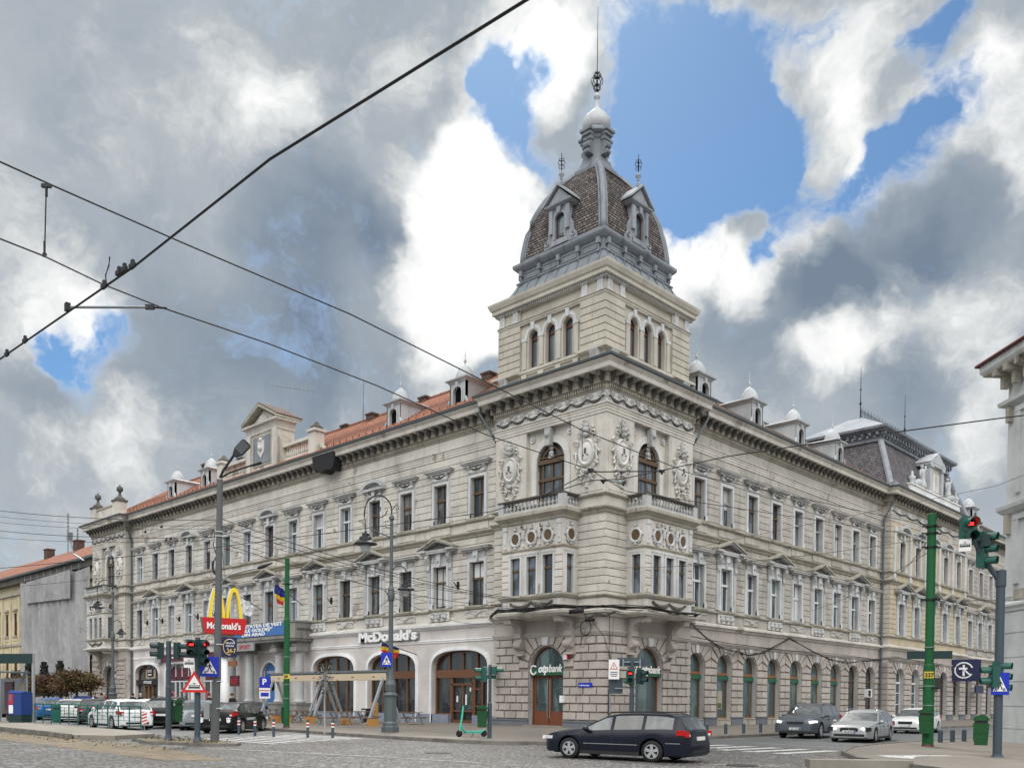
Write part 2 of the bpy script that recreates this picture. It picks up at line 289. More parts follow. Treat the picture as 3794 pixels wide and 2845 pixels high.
def ground_mats():
    # small granite setts
    m, t, b = newmat('cobbles')
    g = T_(t, 'ShaderNodeNewGeometry').outputs['Position']
    wn = tnoise(t, g, 1.1, 3, .5); sc_ = T_(t, 'ShaderNodeVectorMath', operation='SCALE'); t.links.new(wn.outputs['Color'], sc_.inputs[0]); sc_.inputs['Scale'].default_value = .25
    ad = T_(t, 'ShaderNodeVectorMath', operation='ADD'); t.links.new(g, ad.inputs[0]); t.links.new(sc_.outputs[0], ad.inputs[1])
    v = T_(t, 'ShaderNodeTexVoronoi', feature='F1'); v.inputs['Scale'].default_value = 5.2; t.links.new(ad.outputs[0], v.inputs['Vector']); v.inputs['Randomness'].default_value = .7
    ve = T_(t, 'ShaderNodeTexVoronoi', feature='DISTANCE_TO_EDGE'); ve.inputs['Scale'].default_value = 5.2; t.links.new(ad.outputs[0], ve.inputs['Vector']); ve.inputs['Randomness'].default_value = .7
    bw = T_(t, 'ShaderNodeSeparateColor'); t.links.new(v.outputs['Color'], bw.inputs[0])
    c = tmix(t, bw.outputs[0], (.11, .11, .112), (.27, .268, .265))
    big = tnoise(t, g, .18, 6, .65); c = tmix(t, tramp(t, big.outputs['Fac'], .42, .68), c, (.145, .135, .12))
    c = tmix(t, tramp(t, tnoise(t, g, .9, 8, .75).outputs['Fac'], .52, .7), c, (.125, .12, .112))
    c = tmix(t, tramp(t, tnoise(t, g, 3.5, 4, .7).outputs['Fac'], .55, .62), c, (.085, .082, .078)); c = tmix(t, tramp(t, tnoise(t, g, 4.5, 4, .7).outputs['Fac'], .60, .66), c, (.34, .335, .32))
    c = tmix(t, tramp(t, ve.outputs['Distance'], .10, .02), c, (.06, .055, .047))
    t.links.new(c, b.inputs['Base Color']); b.inputs['Roughness'].default_value = .65; tbump(t, b, tramp(t, ve.outputs['Distance'], 0, .2), .05, 1.0)
    # asphalt
    m, t, b = newmat('asphalt'); g = T_(t, 'ShaderNodeNewGeometry').outputs['Position']
    c = tmix(t, tramp(t, tnoise(t, g, .25, 7, .65).outputs['Fac'], .35, .7), (.125, .13, .135), (.09, .093, .096))
    c = tmix(t, tramp(t, tnoise(t, tmap(t, g, (.25, 1.5, 1)), 1.2, 6, .7).outputs['Fac'], .5, .6), c, (.075, .077, .08))
    c = tmix(t, tramp(t, tnoise(t, g, 60, 2, .6).outputs['Fac'], .4, .7), c, (.17, .17, .17))
    t.links.new(c, b.inputs['Base Color']); b.inputs['Roughness'].default_value = .7; tbump(t, b, tnoise(t, g, 90, 2).outputs['Fac'], .01, .5)
    # pavement
    m, t, b = newmat('pavement'); g = T_(t, 'ShaderNodeNewGeometry').outputs['Position']
    c = tmix(t, tramp(t, tnoise(t, g, .3, 7, .65).outputs['Fac'], .35, .7), (.20, .175, .15), (.145, .13, .115))
    c = tmix(t, tramp(t, tnoise(t, g, 2.5, 6, .7).outputs['Fac'], .55, .75), c, (.11, .10, .09))
    t.links.new(c, b.inputs['Base Color']); b.inputs['Roughness'].default_value = .8; tbump(t, b, tnoise(t, g, 30, 3).outputs['Fac'], .01, .4)
    m, t, b = newmat('concrete'); g = T_(t, 'ShaderNodeNewGeometry').outputs['Position']
    c = tmix(t, tramp(t, tnoise(t, g, .5, 7, .65).outputs['Fac'], .35, .7), (.27, .245, .21), (.20, .18, .155))
    t.links.new(c, b.inputs['Base Color']); b.inputs['Roughness'].default_value = .85
    m, t, b = newmat('kerb_stone'); g = T_(t, 'ShaderNodeNewGeometry').outputs['Position']
    c = tmix(t, tramp(t, tnoise(t, g, 1.5, 7, .65).outputs['Fac'], .35, .7), (.19, .175, .155), (.10, .09, .08))
    t.links.new(c, b.inputs['Base Color']); b.inputs['Roughness'].default_value = .85
    m, t, b = newmat('road_marking'); g = T_(t, 'ShaderNodeNewGeometry').outputs['Position']
    wr = tramp(t, tnoise(t, g, 5, 8, .8).outputs['Fac'], .44, .64)
    c = tmix(t, wr, (.56, .56, .55), (.22, .215, .21)); t.links.new(c, b.inputs['Base Color']); b.inputs['Roughness'].default_value = .7
    m, t, b = newmat('earth'); g = T_(t, 'ShaderNodeNewGeometry').outputs['Position']
    c = tmix(t, tramp(t, tnoise(t, g, 2.2, 8, .7).outputs['Fac'], .4, .65), (.24, .19, .13), (.13, .115, .085)); t.links.new(c, b.inputs['Base Color']); b.inputs['Roughness'].default_value = .95
    tbump(t, b, tnoise(t, g, 6, 6, .8).outputs['Fac'], .06, .8)
    m, t, b = newmat('netting'); g = T_(t, 'ShaderNodeNewGeometry').outputs['Position']
    c = tmix(t, tramp(t, tnoise(t, tmap(t, g, (1, 1, .3)), .5, 7, .7).outputs['Fac'], .35, .7), (.37, .365, .37), (.26, .255, .265))
    c = tmix(t, tramp(t, tnoise(t, tmap(t, g, (.3, 1, 1)), .9, 6, .7).outputs['Fac'], .62, .72), c, (.40, .29, .27))
    c = tmix(t, tramp(t, tnoise(t, tmap(t, g, (.5, .5, .35)), 1.1, 8, .75).outputs['Fac'], .52, .72), c, (.21, .205, .215))
    t.links.new(c, b.inputs['Base Color']); b.inputs['Roughness'].default_value = .9; tbump(t, b, tnoise(t, tmap(t, g, (.8, 1, .4)), 1.2, 4, .6).outputs['Fac'], .5, .7)
    for nm, a, b2 in (('leaf_brown', (.14, .075, .025), (.07, .035, .015)), ('leaf_olive', (.12, .10, .03), (.055, .05, .02)), ('leaf_purple', (.09, .035, .04), (.045, .02, .02)), ('leaf_conifer', (.012, .018, .012), (.006, .01, .008)), ('leaf_weed', (.10, .13, .04), (.06, .08, .03))):
        m, t, b = newmat(nm); g = T_(t, 'ShaderNodeNewGeometry').outputs['Position']
        c = tmix(t, tramp(t, tnoise(t, g, 2.5, 3, .6).outputs['Fac'], .35, .65), a, b2); t.links.new(c, b.inputs['Base Color']); b.inputs['Roughness'].default_value = .8
ground_mats()

# ------------------------------------------------------------------ mesh helpers
class MB:
    def __init__(s): s.v = []; s.f = []; s.m = []; s.names = []; s.cur = 0; s.sm = []; s.smooth = False; s.X = None
    def mat(s, n):
        if n not in s.names: s.names.append(n)
        s.cur = s.names.index(n); return s
    def add(s, vs, fs):
        o = len(s.v)
        if s.X is not None: vs = [tuple(s.X @ Vector(p)) for p in vs]
        s.v += [tuple(p) for p in vs]
        for f in fs: s.f.append([o + i for i in f]); s.m.append(s.cur); s.sm.append(s.smooth)
        return s
    def box(s, x0, x1, y0, y1, z0, z1):
        return s.add([(x0, y0, z0), (x1, y0, z0), (x1, y1, z0), (x0, y1, z0), (x0, y0, z1), (x1, y0, z1), (x1, y1, z1), (x0, y1, z1)],
                     [(0, 3, 2, 1), (4, 5, 6, 7), (0, 1, 5, 4), (1, 2, 6, 5), (2, 3, 7, 6), (3, 0, 4, 7)])
    def cbox(s, c, sz, rz=0.0, ry=0.0, rx=0.0):
        M = Matrix.Translation(c) @ Matrix.Rotation(rz, 4, 'Z') @ Matrix.Rotation(ry, 4, 'Y') @ Matrix.Rotation(rx, 4, 'X')
        x, y, z = [a / 2 for a in sz]
        p = [tuple(M @ Vector(q)) for q in [(-x, -y, -z), (x, -y, -z), (x, y, -z), (-x, y, -z), (-x, -y, z), (x, -y, z), (x, y, z), (-x, y, z)]]
        return s.add(p, [(0, 3, 2, 1), (4, 5, 6, 7), (0, 1, 5, 4), (1, 2, 6, 5), (2, 3, 7, 6), (3, 0, 4, 7)])
    def prism(s, poly, y0, y1):                      # poly in (x,z)
        n = len(poly)
        return s.add([(x, y0, z) for x, z in poly] + [(x, y1, z) for x, z in poly],
                     [list(range(n))[::-1], list(range(n, 2 * n))] + [(i, (i + 1) % n, n + (i + 1) % n, n + i) for i in range(n)])
    def slab(s, poly, z0, z1):                       # poly in (x,y)
        n = len(poly)
        return s.add([(x, y, z0) for x, y in poly] + [(x, y, z1) for x, y in poly],
                     [list(range(n))[::-1], list(range(n, 2 * n))] + [(i, (i + 1) % n, n + (i + 1) % n, n + i) for i in range(n)])
    def lathe(s, prof, c=(0, 0, 0), n=12, axis='Z', sq=0.0, cap=True):
        vs = []; fs = []; k = len(prof)
        for i in range(n):
            a = 2 * PI * i / n + (PI / n if sq else 0)
            for r, z in prof:
                x, y = r * math.cos(a), r * math.sin(a)
                p = (x, y, z) if axis == 'Z' else ((z, x, y) if axis == 'X' else (x, z, y))
                vs.append((c[0] + p[0], c[1] + p[1], c[2] + p[2]))
        for i in range(n):
            j = (i + 1) % n
            for q in range(k - 1): fs.append((i * k + q, j * k + q, j * k + q + 1, i * k + q + 1))
        if cap: fs.append([i * k for i in range(n)][::-1]); fs.append([i * k + k - 1 for i in range(n)])
        return s.add(vs, fs)
    def tube(s, pts, r, n=6, r2=None):
        pts = [Vector(p) for p in pts]; vs = []; fs = []; m = len(pts)
        for i, p in enumerate(pts):
            d = (pts[min(i + 1, m - 1)] - pts[max(i - 1, 0)]).normalized()
            u = d.cross(Vector((0, 0, 1)) if abs(d.z) < .95 else Vector((1, 0, 0))).normalized(); v_ = d.cross(u)
            rr = r if r2 is None else r + (r2 - r) * i / (m - 1)
            for k in range(n):
                a = 2 * PI * k / n; q = p + (u * math.cos(a) + v_ * math.sin(a)) * rr; vs.append(tuple(q))
        for i in range(m - 1):
            for k in range(n): fs.append((i * n + k, i * n + (k + 1) % n, (i + 1) * n + (k + 1) % n, (i + 1) * n + k))
        fs.append(list(range(n))[::-1]); fs.append([(m - 1) * n + k for k in range(n)])
        return s.add(vs, fs)
    def ball(s, c, r, n=8, sz=1.0):
        k = max(4, n // 2 + 1)
        return s.lathe([(max(.001, r * math.sin(PI * i / k)), -r * sz * math.cos(PI * i / k)) for i in range(k + 1)], c, n)
    def sweep(s, path, prof, caps=True):
        """moulding: prof [(out, z)] closed loop, run along a plan path; outward is the right-hand side"""
        P = [Vector(p) for p in path]; n = len(P); k = len(prof); vs = []
        nr = [Vector(((P[i + 1] - P[i]).y, -(P[i + 1] - P[i]).x)).normalized() for i in range(n - 1)]
        for i in range(n):
            a = nr[max(i - 1, 0)]; b = nr[min(i, n - 2)]; d = (a + b) / (1 + a.dot(b)) if i not in (0, n - 1) else (b if i == 0 else a)
            for o, z in prof: vs.append((P[i].x + d.x * o, P[i].y + d.y * o, z))
        fs = [(i * k + j, (i + 1) * k + j, (i + 1) * k + (j + 1) % k, i * k + (j + 1) % k) for i in range(n - 1) for j in range(k)]
        if caps: fs += [list(range(k)), [(n - 1) * k + j for j in range(k)][::-1]]
        return s.add(vs, fs)
    def curve_fill(s, cx, r, zs, h, ztop, y0, y1, e=2.0, n=14, x0=None, x1=None):
        """masonry above a round or basket arch, up to ztop"""
        xs = [-r + 2 * r * i / n for i in range(n + 1)]; f = lambda x: zs + h * (max(0, 1 - abs(x / r) ** e)) ** (1 / e)
        if e == 2: xs = [-r * math.cos(PI * i / n) for i in range(n + 1)]
        else: xs = [-r * math.cos(PI * i / n) for i in range(n + 1)]
        for a, b in zip(xs, xs[1:]): s.prism([(cx + a, f(a)), (cx + b, f(b)), (cx + b, ztop), (cx + a, ztop)], y0, y1)
        return s
    def ring(s, cx, r, zs, h, t, z0, y0, y1, e=2.0, n=16):
        """frame that follows an arched opening: jambs down to z0"""
        f = lambda x, rr, hh: zs + hh * (max(0, 1 - abs(x / rr) ** e)) ** (1 / e)
        c = [math.cos(PI * i / n) for i in range(n + 1)]
        inn = [(cx - r * a, f(-r * a, r, h)) for a in c]; ou = [(cx - (r + t) * a, f(-(r + t) * a, r + t, h + t)) for a in c]
        for i in range(n): s.prism([inn[i], inn[i + 1], ou[i + 1], ou[i]], y0, y1)
        if z0 < zs - .01:
            s.box(cx - r - t, cx - r, y0, y1, z0, zs); s.box(cx + r, cx + r + t, y0, y1, z0, zs)
        return s
    def archpane(s, cx, r, zs, h, z0, y, e=2.0, n=16):
        f = lambda x: zs + h * (max(0, 1 - abs(x / r) ** e)) ** (1 / e)
        p = [(cx - r, z0), (cx + r, z0)] + [(cx + r * math.cos(PI * i / n), f(r * math.cos(PI * i / n))) for i in range(n + 1)]
        return s.prism(p, y, y + .02)
    def wallrows(s, x0, x1, z0, z1, holes, y0, y1):
        """slab with rectangular holes [(xa,xb,za,zb)]"""
        zs = sorted({z0, z1, *[max(z0, min(z1, z)) for h in holes for z in h[2:]]})
        for za, zb in zip(zs, zs[1:]):
            cur = x0
            for xa, xb in sorted((h[0], h[1]) for h in holes if h[2] <= za + 1e-6 and h[3] >= zb - 1e-6):
                if xa > cur: s.box(cur, xa, y0, y1, za, zb)
                cur = max(cur, xb)
            if cur < x1: s.box(cur, x1, y0, y1, za, zb)
        return s
    def ashlar(s, x0, x1, z0, z1, holes, course, y, proud=.035, gap=.042, blk=1.7, jitter=0, vj=True):
        n = max(1, round((z1 - z0) / course)); c = (z1 - z0) / n
        for i in range(n):
            za, zb = z0 + i * c, z0 + (i + 1) * c; zm = (za + zb) / 2
            iv = []; cur = x0
            for xa, xb in sorted((h[0], h[1]) for h in holes if h[2] < zm < h[3]):
                if xa > cur: iv.append((cur, xa))
                cur = max(cur, xb)
            if cur < x1: iv.append((cur, x1))
            for a, b in iv:
                L = b - a
                if L < .12: continue
                base = s.names[s.cur]
                if proud < .06: s.mat('joint'); s.box(a, b, y - .008, y - .001, za, zb); s.mat(base)
                m = max(1, round(L / blk)) if vj else 1
                off = (i % 2) * .5 if vj and (m > 1 or L > blk * .75) else 0
                cuts = [a] + [a + L * (j + off) / m for j in range(0 if off else 1, m)] + [b]
                if off and m == 1 and L <= blk * 1.2: cuts = [a, b] if not (L > blk * .75) else [a, (a + b) / 2, b]
                for p, q in zip(cuts, cuts[1:]):
                    g = gap / 2; gv = g if proud > .06 else .009
                    if base in TONES: s.mat(rng.choice(TONES[base]))
                    s.box(p + (gv if p > a else 0), q - (gv if q < b else 0), y - proud, y, za + g, zb - g)
                s.mat(base)
        return s
    def build(s, name, parent=None, bevel=0, fixn=True):
        me = bpy.data.meshes.new(name); me.from_pydata(s.v, [], s.f)
        for n in s.names: me.materials.append(MATS[n])
        me.polygons.foreach_set('material_index', s.m); me.polygons.foreach_set('use_smooth', s.sm)
        if fixn:
            bm = bmesh.new(); bm.from_mesh(me); bmesh.ops.recalc_face_normals(bm, faces=bm.faces); bm.to_mesh(me); bm.free()
        me.update(); o = bpy.data.objects.new(name, me); col.objects.link(o)
        if parent: o.parent = parent
        return o
def mb(n): return MB().mat(n)
def tag(o, label=None, cat=None, group=None, kind=None):
    if label: o['label'] = label
    if cat: o['category'] = cat
    if group: o['group'] = group
    if kind: o['kind'] = kind
    return o
def empty(name, loc=(0, 0, 0), rz=0.0, parent=None):
    o = bpy.data.objects.new(name, None); col.objects.link(o); o.location = loc; o.rotation_euler = (0, 0, rz)
    if parent: o.parent = parent
    return o
def kids(o): return [c for c in bpy.data.objects if c.parent == o]
def copy_tree(o, parent=None, loc=None, rz=None, _k=None):
    ch = list(o.children)
    c = o.copy(); col.objects.link(c); c.parent = parent
    if loc is not None: c.location = loc
    if rz is not None: c.rotation_euler = (0, 0, rz)
    for h in ch: copy_tree(h, c)
    return c
def text(body, size, loc, rz, mat_, parent=None, ext=.01, bold=0.0, name='lettering', align='LEFT', shear=0, xs=1.0, rx=PI / 2, fit=None):
    cu = bpy.data.curves.new(name, 'FONT'); cu.body = body; cu.size = size; cu.extrude = ext; cu.offset = bold; cu.align_x = align; cu.shear = shear
    cu.resolution_u = 3; cu.materials.append(MATS[mat_])
    t_ = bpy.data.objects.new('tmp', cu); col.objects.link(t_); me = bpy.data.meshes.new_from_object(t_); bpy.data.objects.remove(t_)
    if fit: vx = [v.co.x for v in me.vertices]; xs = fit / (max(vx) - min(vx))
    o = bpy.data.objects.new(name, me); col.objects.link(o); o.location = loc; o.rotation_euler = (rx, 0, rz); o.scale = (xs, 1, 1)
    if parent: o.parent = parent
    return o
# ------------------------------------------------------------------ ground, roads, kerbs
def sheet(name, poly, z, m, kind='structure', lab=None, cat=None):
    me = bpy.data.meshes.new(name); me.from_pydata([(x, y, z) for x, y in poly], [], [list(range(len(poly)))]); me.materials.append(MATS[m])
    o = bpy.data.objects.new(name, me); col.objects.link(o); tag(o, lab, cat, None, kind); return o
sheet('ground', [(-1500, -1500), (1500, -1500), (1500, 1500), (-1500, 1500)], 0, 'cobbles')
sheet('road', [(-160, -22.2), (-6, -22.2), (-2, -19.5), (3.0, -16.3), (-6, -15.2), (-160, -15.2)], .004, 'asphalt')
sheet('road', [(9.0, -8.5), (17.5, -8.5), (17.2, 200), (9.0, 200)], .004, 'asphalt')
KERB = [(-160, -15.0), (-12, -15.0), (-6.6, -15.3), (-2, -15.8), (2.5, -16.05), (5.8, -16.0), (7.3, -15.5), (8.5, -14.4), (9.1, -12.8), (9.3, -10.5), (9.3, -4), (9.0, 3), (8.9, 20), (8.9, 200)]
def pavement(pts, close, z=.12, m='pavement'):
    b = mb(m); b.slab(pts + close, -.05, z); b.build('pavement')['kind'] = 'structure'
pavement(KERB, [(-.3, 200), (-.3, .3), (-160, .3)])
k = mb('kerb_stone'); k.sweep(KERB, [(0, -.05), (.16, -.05), (.16, .13), (.13, .145), (0, .145)]); k.build('kerb')['kind'] = 'structure'
ISL = [(-160, -25.8), (-14, -25.7), (-8.2, -25.9), (-5.0, -26.2), (-3.6, -25.2), (-4.6, -23.2), (-8.5, -22.4), (-160, -22.2)]
b = mb('concrete'); b.slab(ISL, -.05, .16); b.build('tram_platform')['kind'] = 'structure'
b = mb('kerb_stone'); b.sweep([(-160, -25.85), (-14, -25.75), (-8.2, -25.95), (-5.0, -26.25)], [(0, -.05), (.2, -.05), (.2, .2), (0, .2)]); b.build('kerb')['kind'] = 'structure'
# pavement by the right-hand corner house
RK = [(17.5, 200), (17.4, 20), (17.3, 4), (17.2, -4), (17.6, -8), (18.6, -11), (20.4, -14), (23.5, -16.5), (30, -19), (60, -30)]
pavement(RK, [(60, 0), (40, 200)])
k = mb('kerb_stone'); k.sweep(RK, [(0, -.05), (.15, -.05), (.15, .14), (0, .14)]); k.build('kerb')['kind'] = 'structure'
# traffic island tip with signal poles, earth verge and tram tracks
b = mb('kerb_stone'); b.slab([(-2.6, -25.0), (1.0, -23.6), (2.6, -23.4), (3.2, -23.9), (2.6, -24.8), (0, -25.6)], -.04, .10); b.build('traffic_island')['kind'] = 'structure'
sheet('earth_verge', [(-2.3, -25.1), (1.0, -23.8), (2.4, -23.65), (2.7, -24.0), (2.2, -24.7), (0, -25.4)], .104, 'earth')
sheet('earth_verge', [(-40, -26.4), (-8, -26.3), (2, -26.0), (9.5, -27.6), (8, -28.8), (-6, -28.4), (-40, -29.0)], .005, 'earth')
for j, (y0, y1) in enumerate(((-27.2, -27.2), (-28.7, -28.7), (-31.2, -31.2), (-32.7, -32.7))):
    b = mb('kerb_stone'); b.tube([(-160, y0, -.012), (-20, y0, -.012), (60, y1 - .6, -.012)], .025, 4)
    b.build('tram_rail')['kind'] = 'structure'
def paint(name, quads):
    me = bpy.data.meshes.new(name); v = []; f = []
    for q in quads: f.append(list(range(len(v), len(v) + len(q)))); v += [(x, y, .009) for x, y in q]
    me.from_pydata(v, [], f); me.materials.append(MATS['road_marking']); o = bpy.data.objects.new(name, me); col.objects.link(o); o['kind'] = 'structure'
def strip(p, q, w_):
    d = Vector((q[0] - p[0], q[1] - p[1])).normalized(); n = Vector((-d.y, d.x)) * w_ / 2
    return [(p[0] - n.x, p[1] - n.y), (q[0] - n.x, q[1] - n.y), (q[0] + n.x, q[1] + n.y), (p[0] + n.x, p[1] + n.y)]
def G(px, py): p = atZ(px, py, 0); return (p.x, p.y)
ln = []
for a, b_ in (((0, 2838), (0, 0)),): pass
# lines read off where they lie on the road
ln += [strip(G(790, 2772), G(1460, 2806), .10), strip(G(1475, 2808), G(1790, 2826), .10)]
ln += [strip(G(0, 2758), G(560, 2748), .10), strip(G(0, 2778), G(300, 2776), .08)]
ln += [strip(G(2530, 2762), G(2790, 2782), .12), strip(G(2800, 2752), G(3090, 2768), .12), strip(G(3340, 2768), G(3440, 2757), .15)]
ln += [strip(G(2720, 2718), G(2900, 2726), .1), strip(G(2650, 2738), G(2760, 2736), .1), strip(G(2600, 2830), G(2890, 2838), .1)]
ln += [strip(G(700, 2732), G(800, 2737), .08), strip(G(1010, 2738), G(1130, 2742), .06)]
paint('road_line', ln)
zb = []
for i in range(7):      # crossing over the right-hand street
    y = -9.6; x0 = 9.9 + i * 1.12
    zb.append([(x0, -11.6 - i * .12), (x0 + .55, -11.6 - i * .12), (x0 + .95, -8.3 - i * .1), (x0 + .4, -8.3 - i * .1)])
paint('zebra_crossing', zb)
zb = []
for i in range(8):      # crossing over the left-hand street
    y0 = -16.9 - i * .72
    zb.append([(-4.2 + i * .25, y0 - .28), (.9 + i * .25, y0 - .28), (.9 + i * .25, y0), (-4.2 + i * .25, y0)])
paint('zebra_crossing', zb)
zb = [[G(3210, 2800), G(3290, 2793), G(3400, 2796), G(3300, 2801), G(3280, 2811)]]
me = bpy.data.meshes.new('paint_patch'); me.from_pydata([(x, y, .128) for x, y in [(20.2, -12.6), (21.6, -10.8), (21.9, -11.0), (21.2, -12.1), (21.6, -13.4), (20.9, -13.3)]], [], [list(range(6))]); me.materials.append(MATS['road_marking'])
o = bpy.data.objects.new('pavement_marking', me); col.objects.link(o); o['kind'] = 'structure'
me = bpy.data.meshes.new('ramp_patch'); me.from_pydata([(x, y, .126) for x, y in [(1.6, -15.6), (5.0, -15.55), (4.6, -14.6), (3.4, -14.2), (2.4, -14.5)]], [], [list(range(5))]); me.materials.append(MATS['concrete'])
o = bpy.data.objects.new('pavement_patch', me); col.objects.link(o); o['kind'] = 'structure'
# concrete block at the bottom edge of the street, manhole covers
b = mb('concrete'); q = atZ(3180, 2843, 0); b.cbox((q.x, q.y, .07), (2.6, .5, .28), R(42)); tag(b.build('concrete_block'), 'long low concrete kerb block lying in the street before the zebra crossing', 'block')
for i, (px, py, lab) in enumerate(((1620, 2788, 'manhole cover in the setts in front of the scooter'), (2750, 2835, 'manhole cover beside the concrete block'), (3210, 2780, 'manhole cover in the asphalt before the silver estate car'))):
    q = atZ(px, py, 0); b = mb('iron'); b.lathe([(.0, .0), (.42, .0), (.42, .012), (.3, .014), (0, .014)], (q.x, q.y, 0), 20); tag(b.build('manhole_cover'), 'round iron ' + lab, 'manhole cover', 'manhole covers in the road')

# ------------------------------------------------------------------ the palace
PAL = tag(empty('palace'), 'long three storey cream palace on the corner with a slate domed tower and spire', 'building')
def part(o, x, y, rot=0.0, parent=None):
    o.location = (x, y, 0); o.rotation_euler = (0, 0, rot); o.parent = parent or PAL; return o
Q90 = PI / 2
LEFT = lambda s, rec=.7: ((s, rec), 0.0)               # place by facade coordinate
def put(o, s, face, rec):
    if face == 'L': return part(o, s, rec, 0)
    return part(o, -rec, s, Q90)

# ---- windows (local frame: x along the wall, y inwards, z up, wall plane at y=0)
def scroll(b, x, y, z, sx=1.0, h=.9, w_=.22):
    """S-shaped console bracket"""
    b.prism_y = None
    pts = [(0, 0), (-.06, .02), (-.10, .12), (-.09, .22), (-.05, .35), (-.09, .5), (-.18, .65), (-.24, .8), (-.22, .9), (0, .9)]
    pts = [(p[0] * sx, p[1] * h / .9) for p in pts]
    n = len(pts)
    b.add([(x - w_ / 2, y + p, z + q) for p, q in pts] + [(x + w_ / 2, y + p, z + q) for p, q in pts],
          [list(range(n)), list(range(n, 2 * n))[::-1]] + [(i, (i + 1) % n, n + (i + 1) % n, n + i) for i in range(n)])
def sash(w_, z0, z1, m, tr=.62, ins=.30, arch=False, mull=True):
    b = mb(m); t = .07; zt = z0 + (z1 - z0) * tr; h = w_ / 2
    b.box(-h, -h + t, ins - .05, ins + .03, z0, z1); b.box(h - t, h, ins - .05, ins + .03, z0, z1)
    b.box(-h + t, h - t, ins - .05, ins + .03, z0, z0 + t); b.box(-h + t, h - t, ins - .05, ins + .03, z1 - t, z1)
    b.box(-h - .0, h + .0, ins - .11, ins + .035, zt - .07, zt + .07)
    if mull: b.box(-.045, .045, ins - .07, ins + .028, z0 + t, zt - .07); b.box(-.035, .035, ins - .06, ins + .028, zt + .07, z1 - t)
    return b.build('sash')
def glass(w_, z0, z1, m='glass_house', ins=.30):
    b = mb(m); b.box(-w_ / 2 + .03, w_ / 2 - .03, ins, ins + .01, z0 + .03, z1 - .03); return b.build('pane')
def garland(b, x0, x1, z, dip, r, n=9, y=-.05):
    for i in range(n):
        t = i / (n - 1); b.ball((x0 + (x1 - x0) * t, y, z - dip * 4 * t * (1 - t)), r * (1 + .5 * math.sin(PI * t)) * rng.uniform(.85, 1.15), 6)
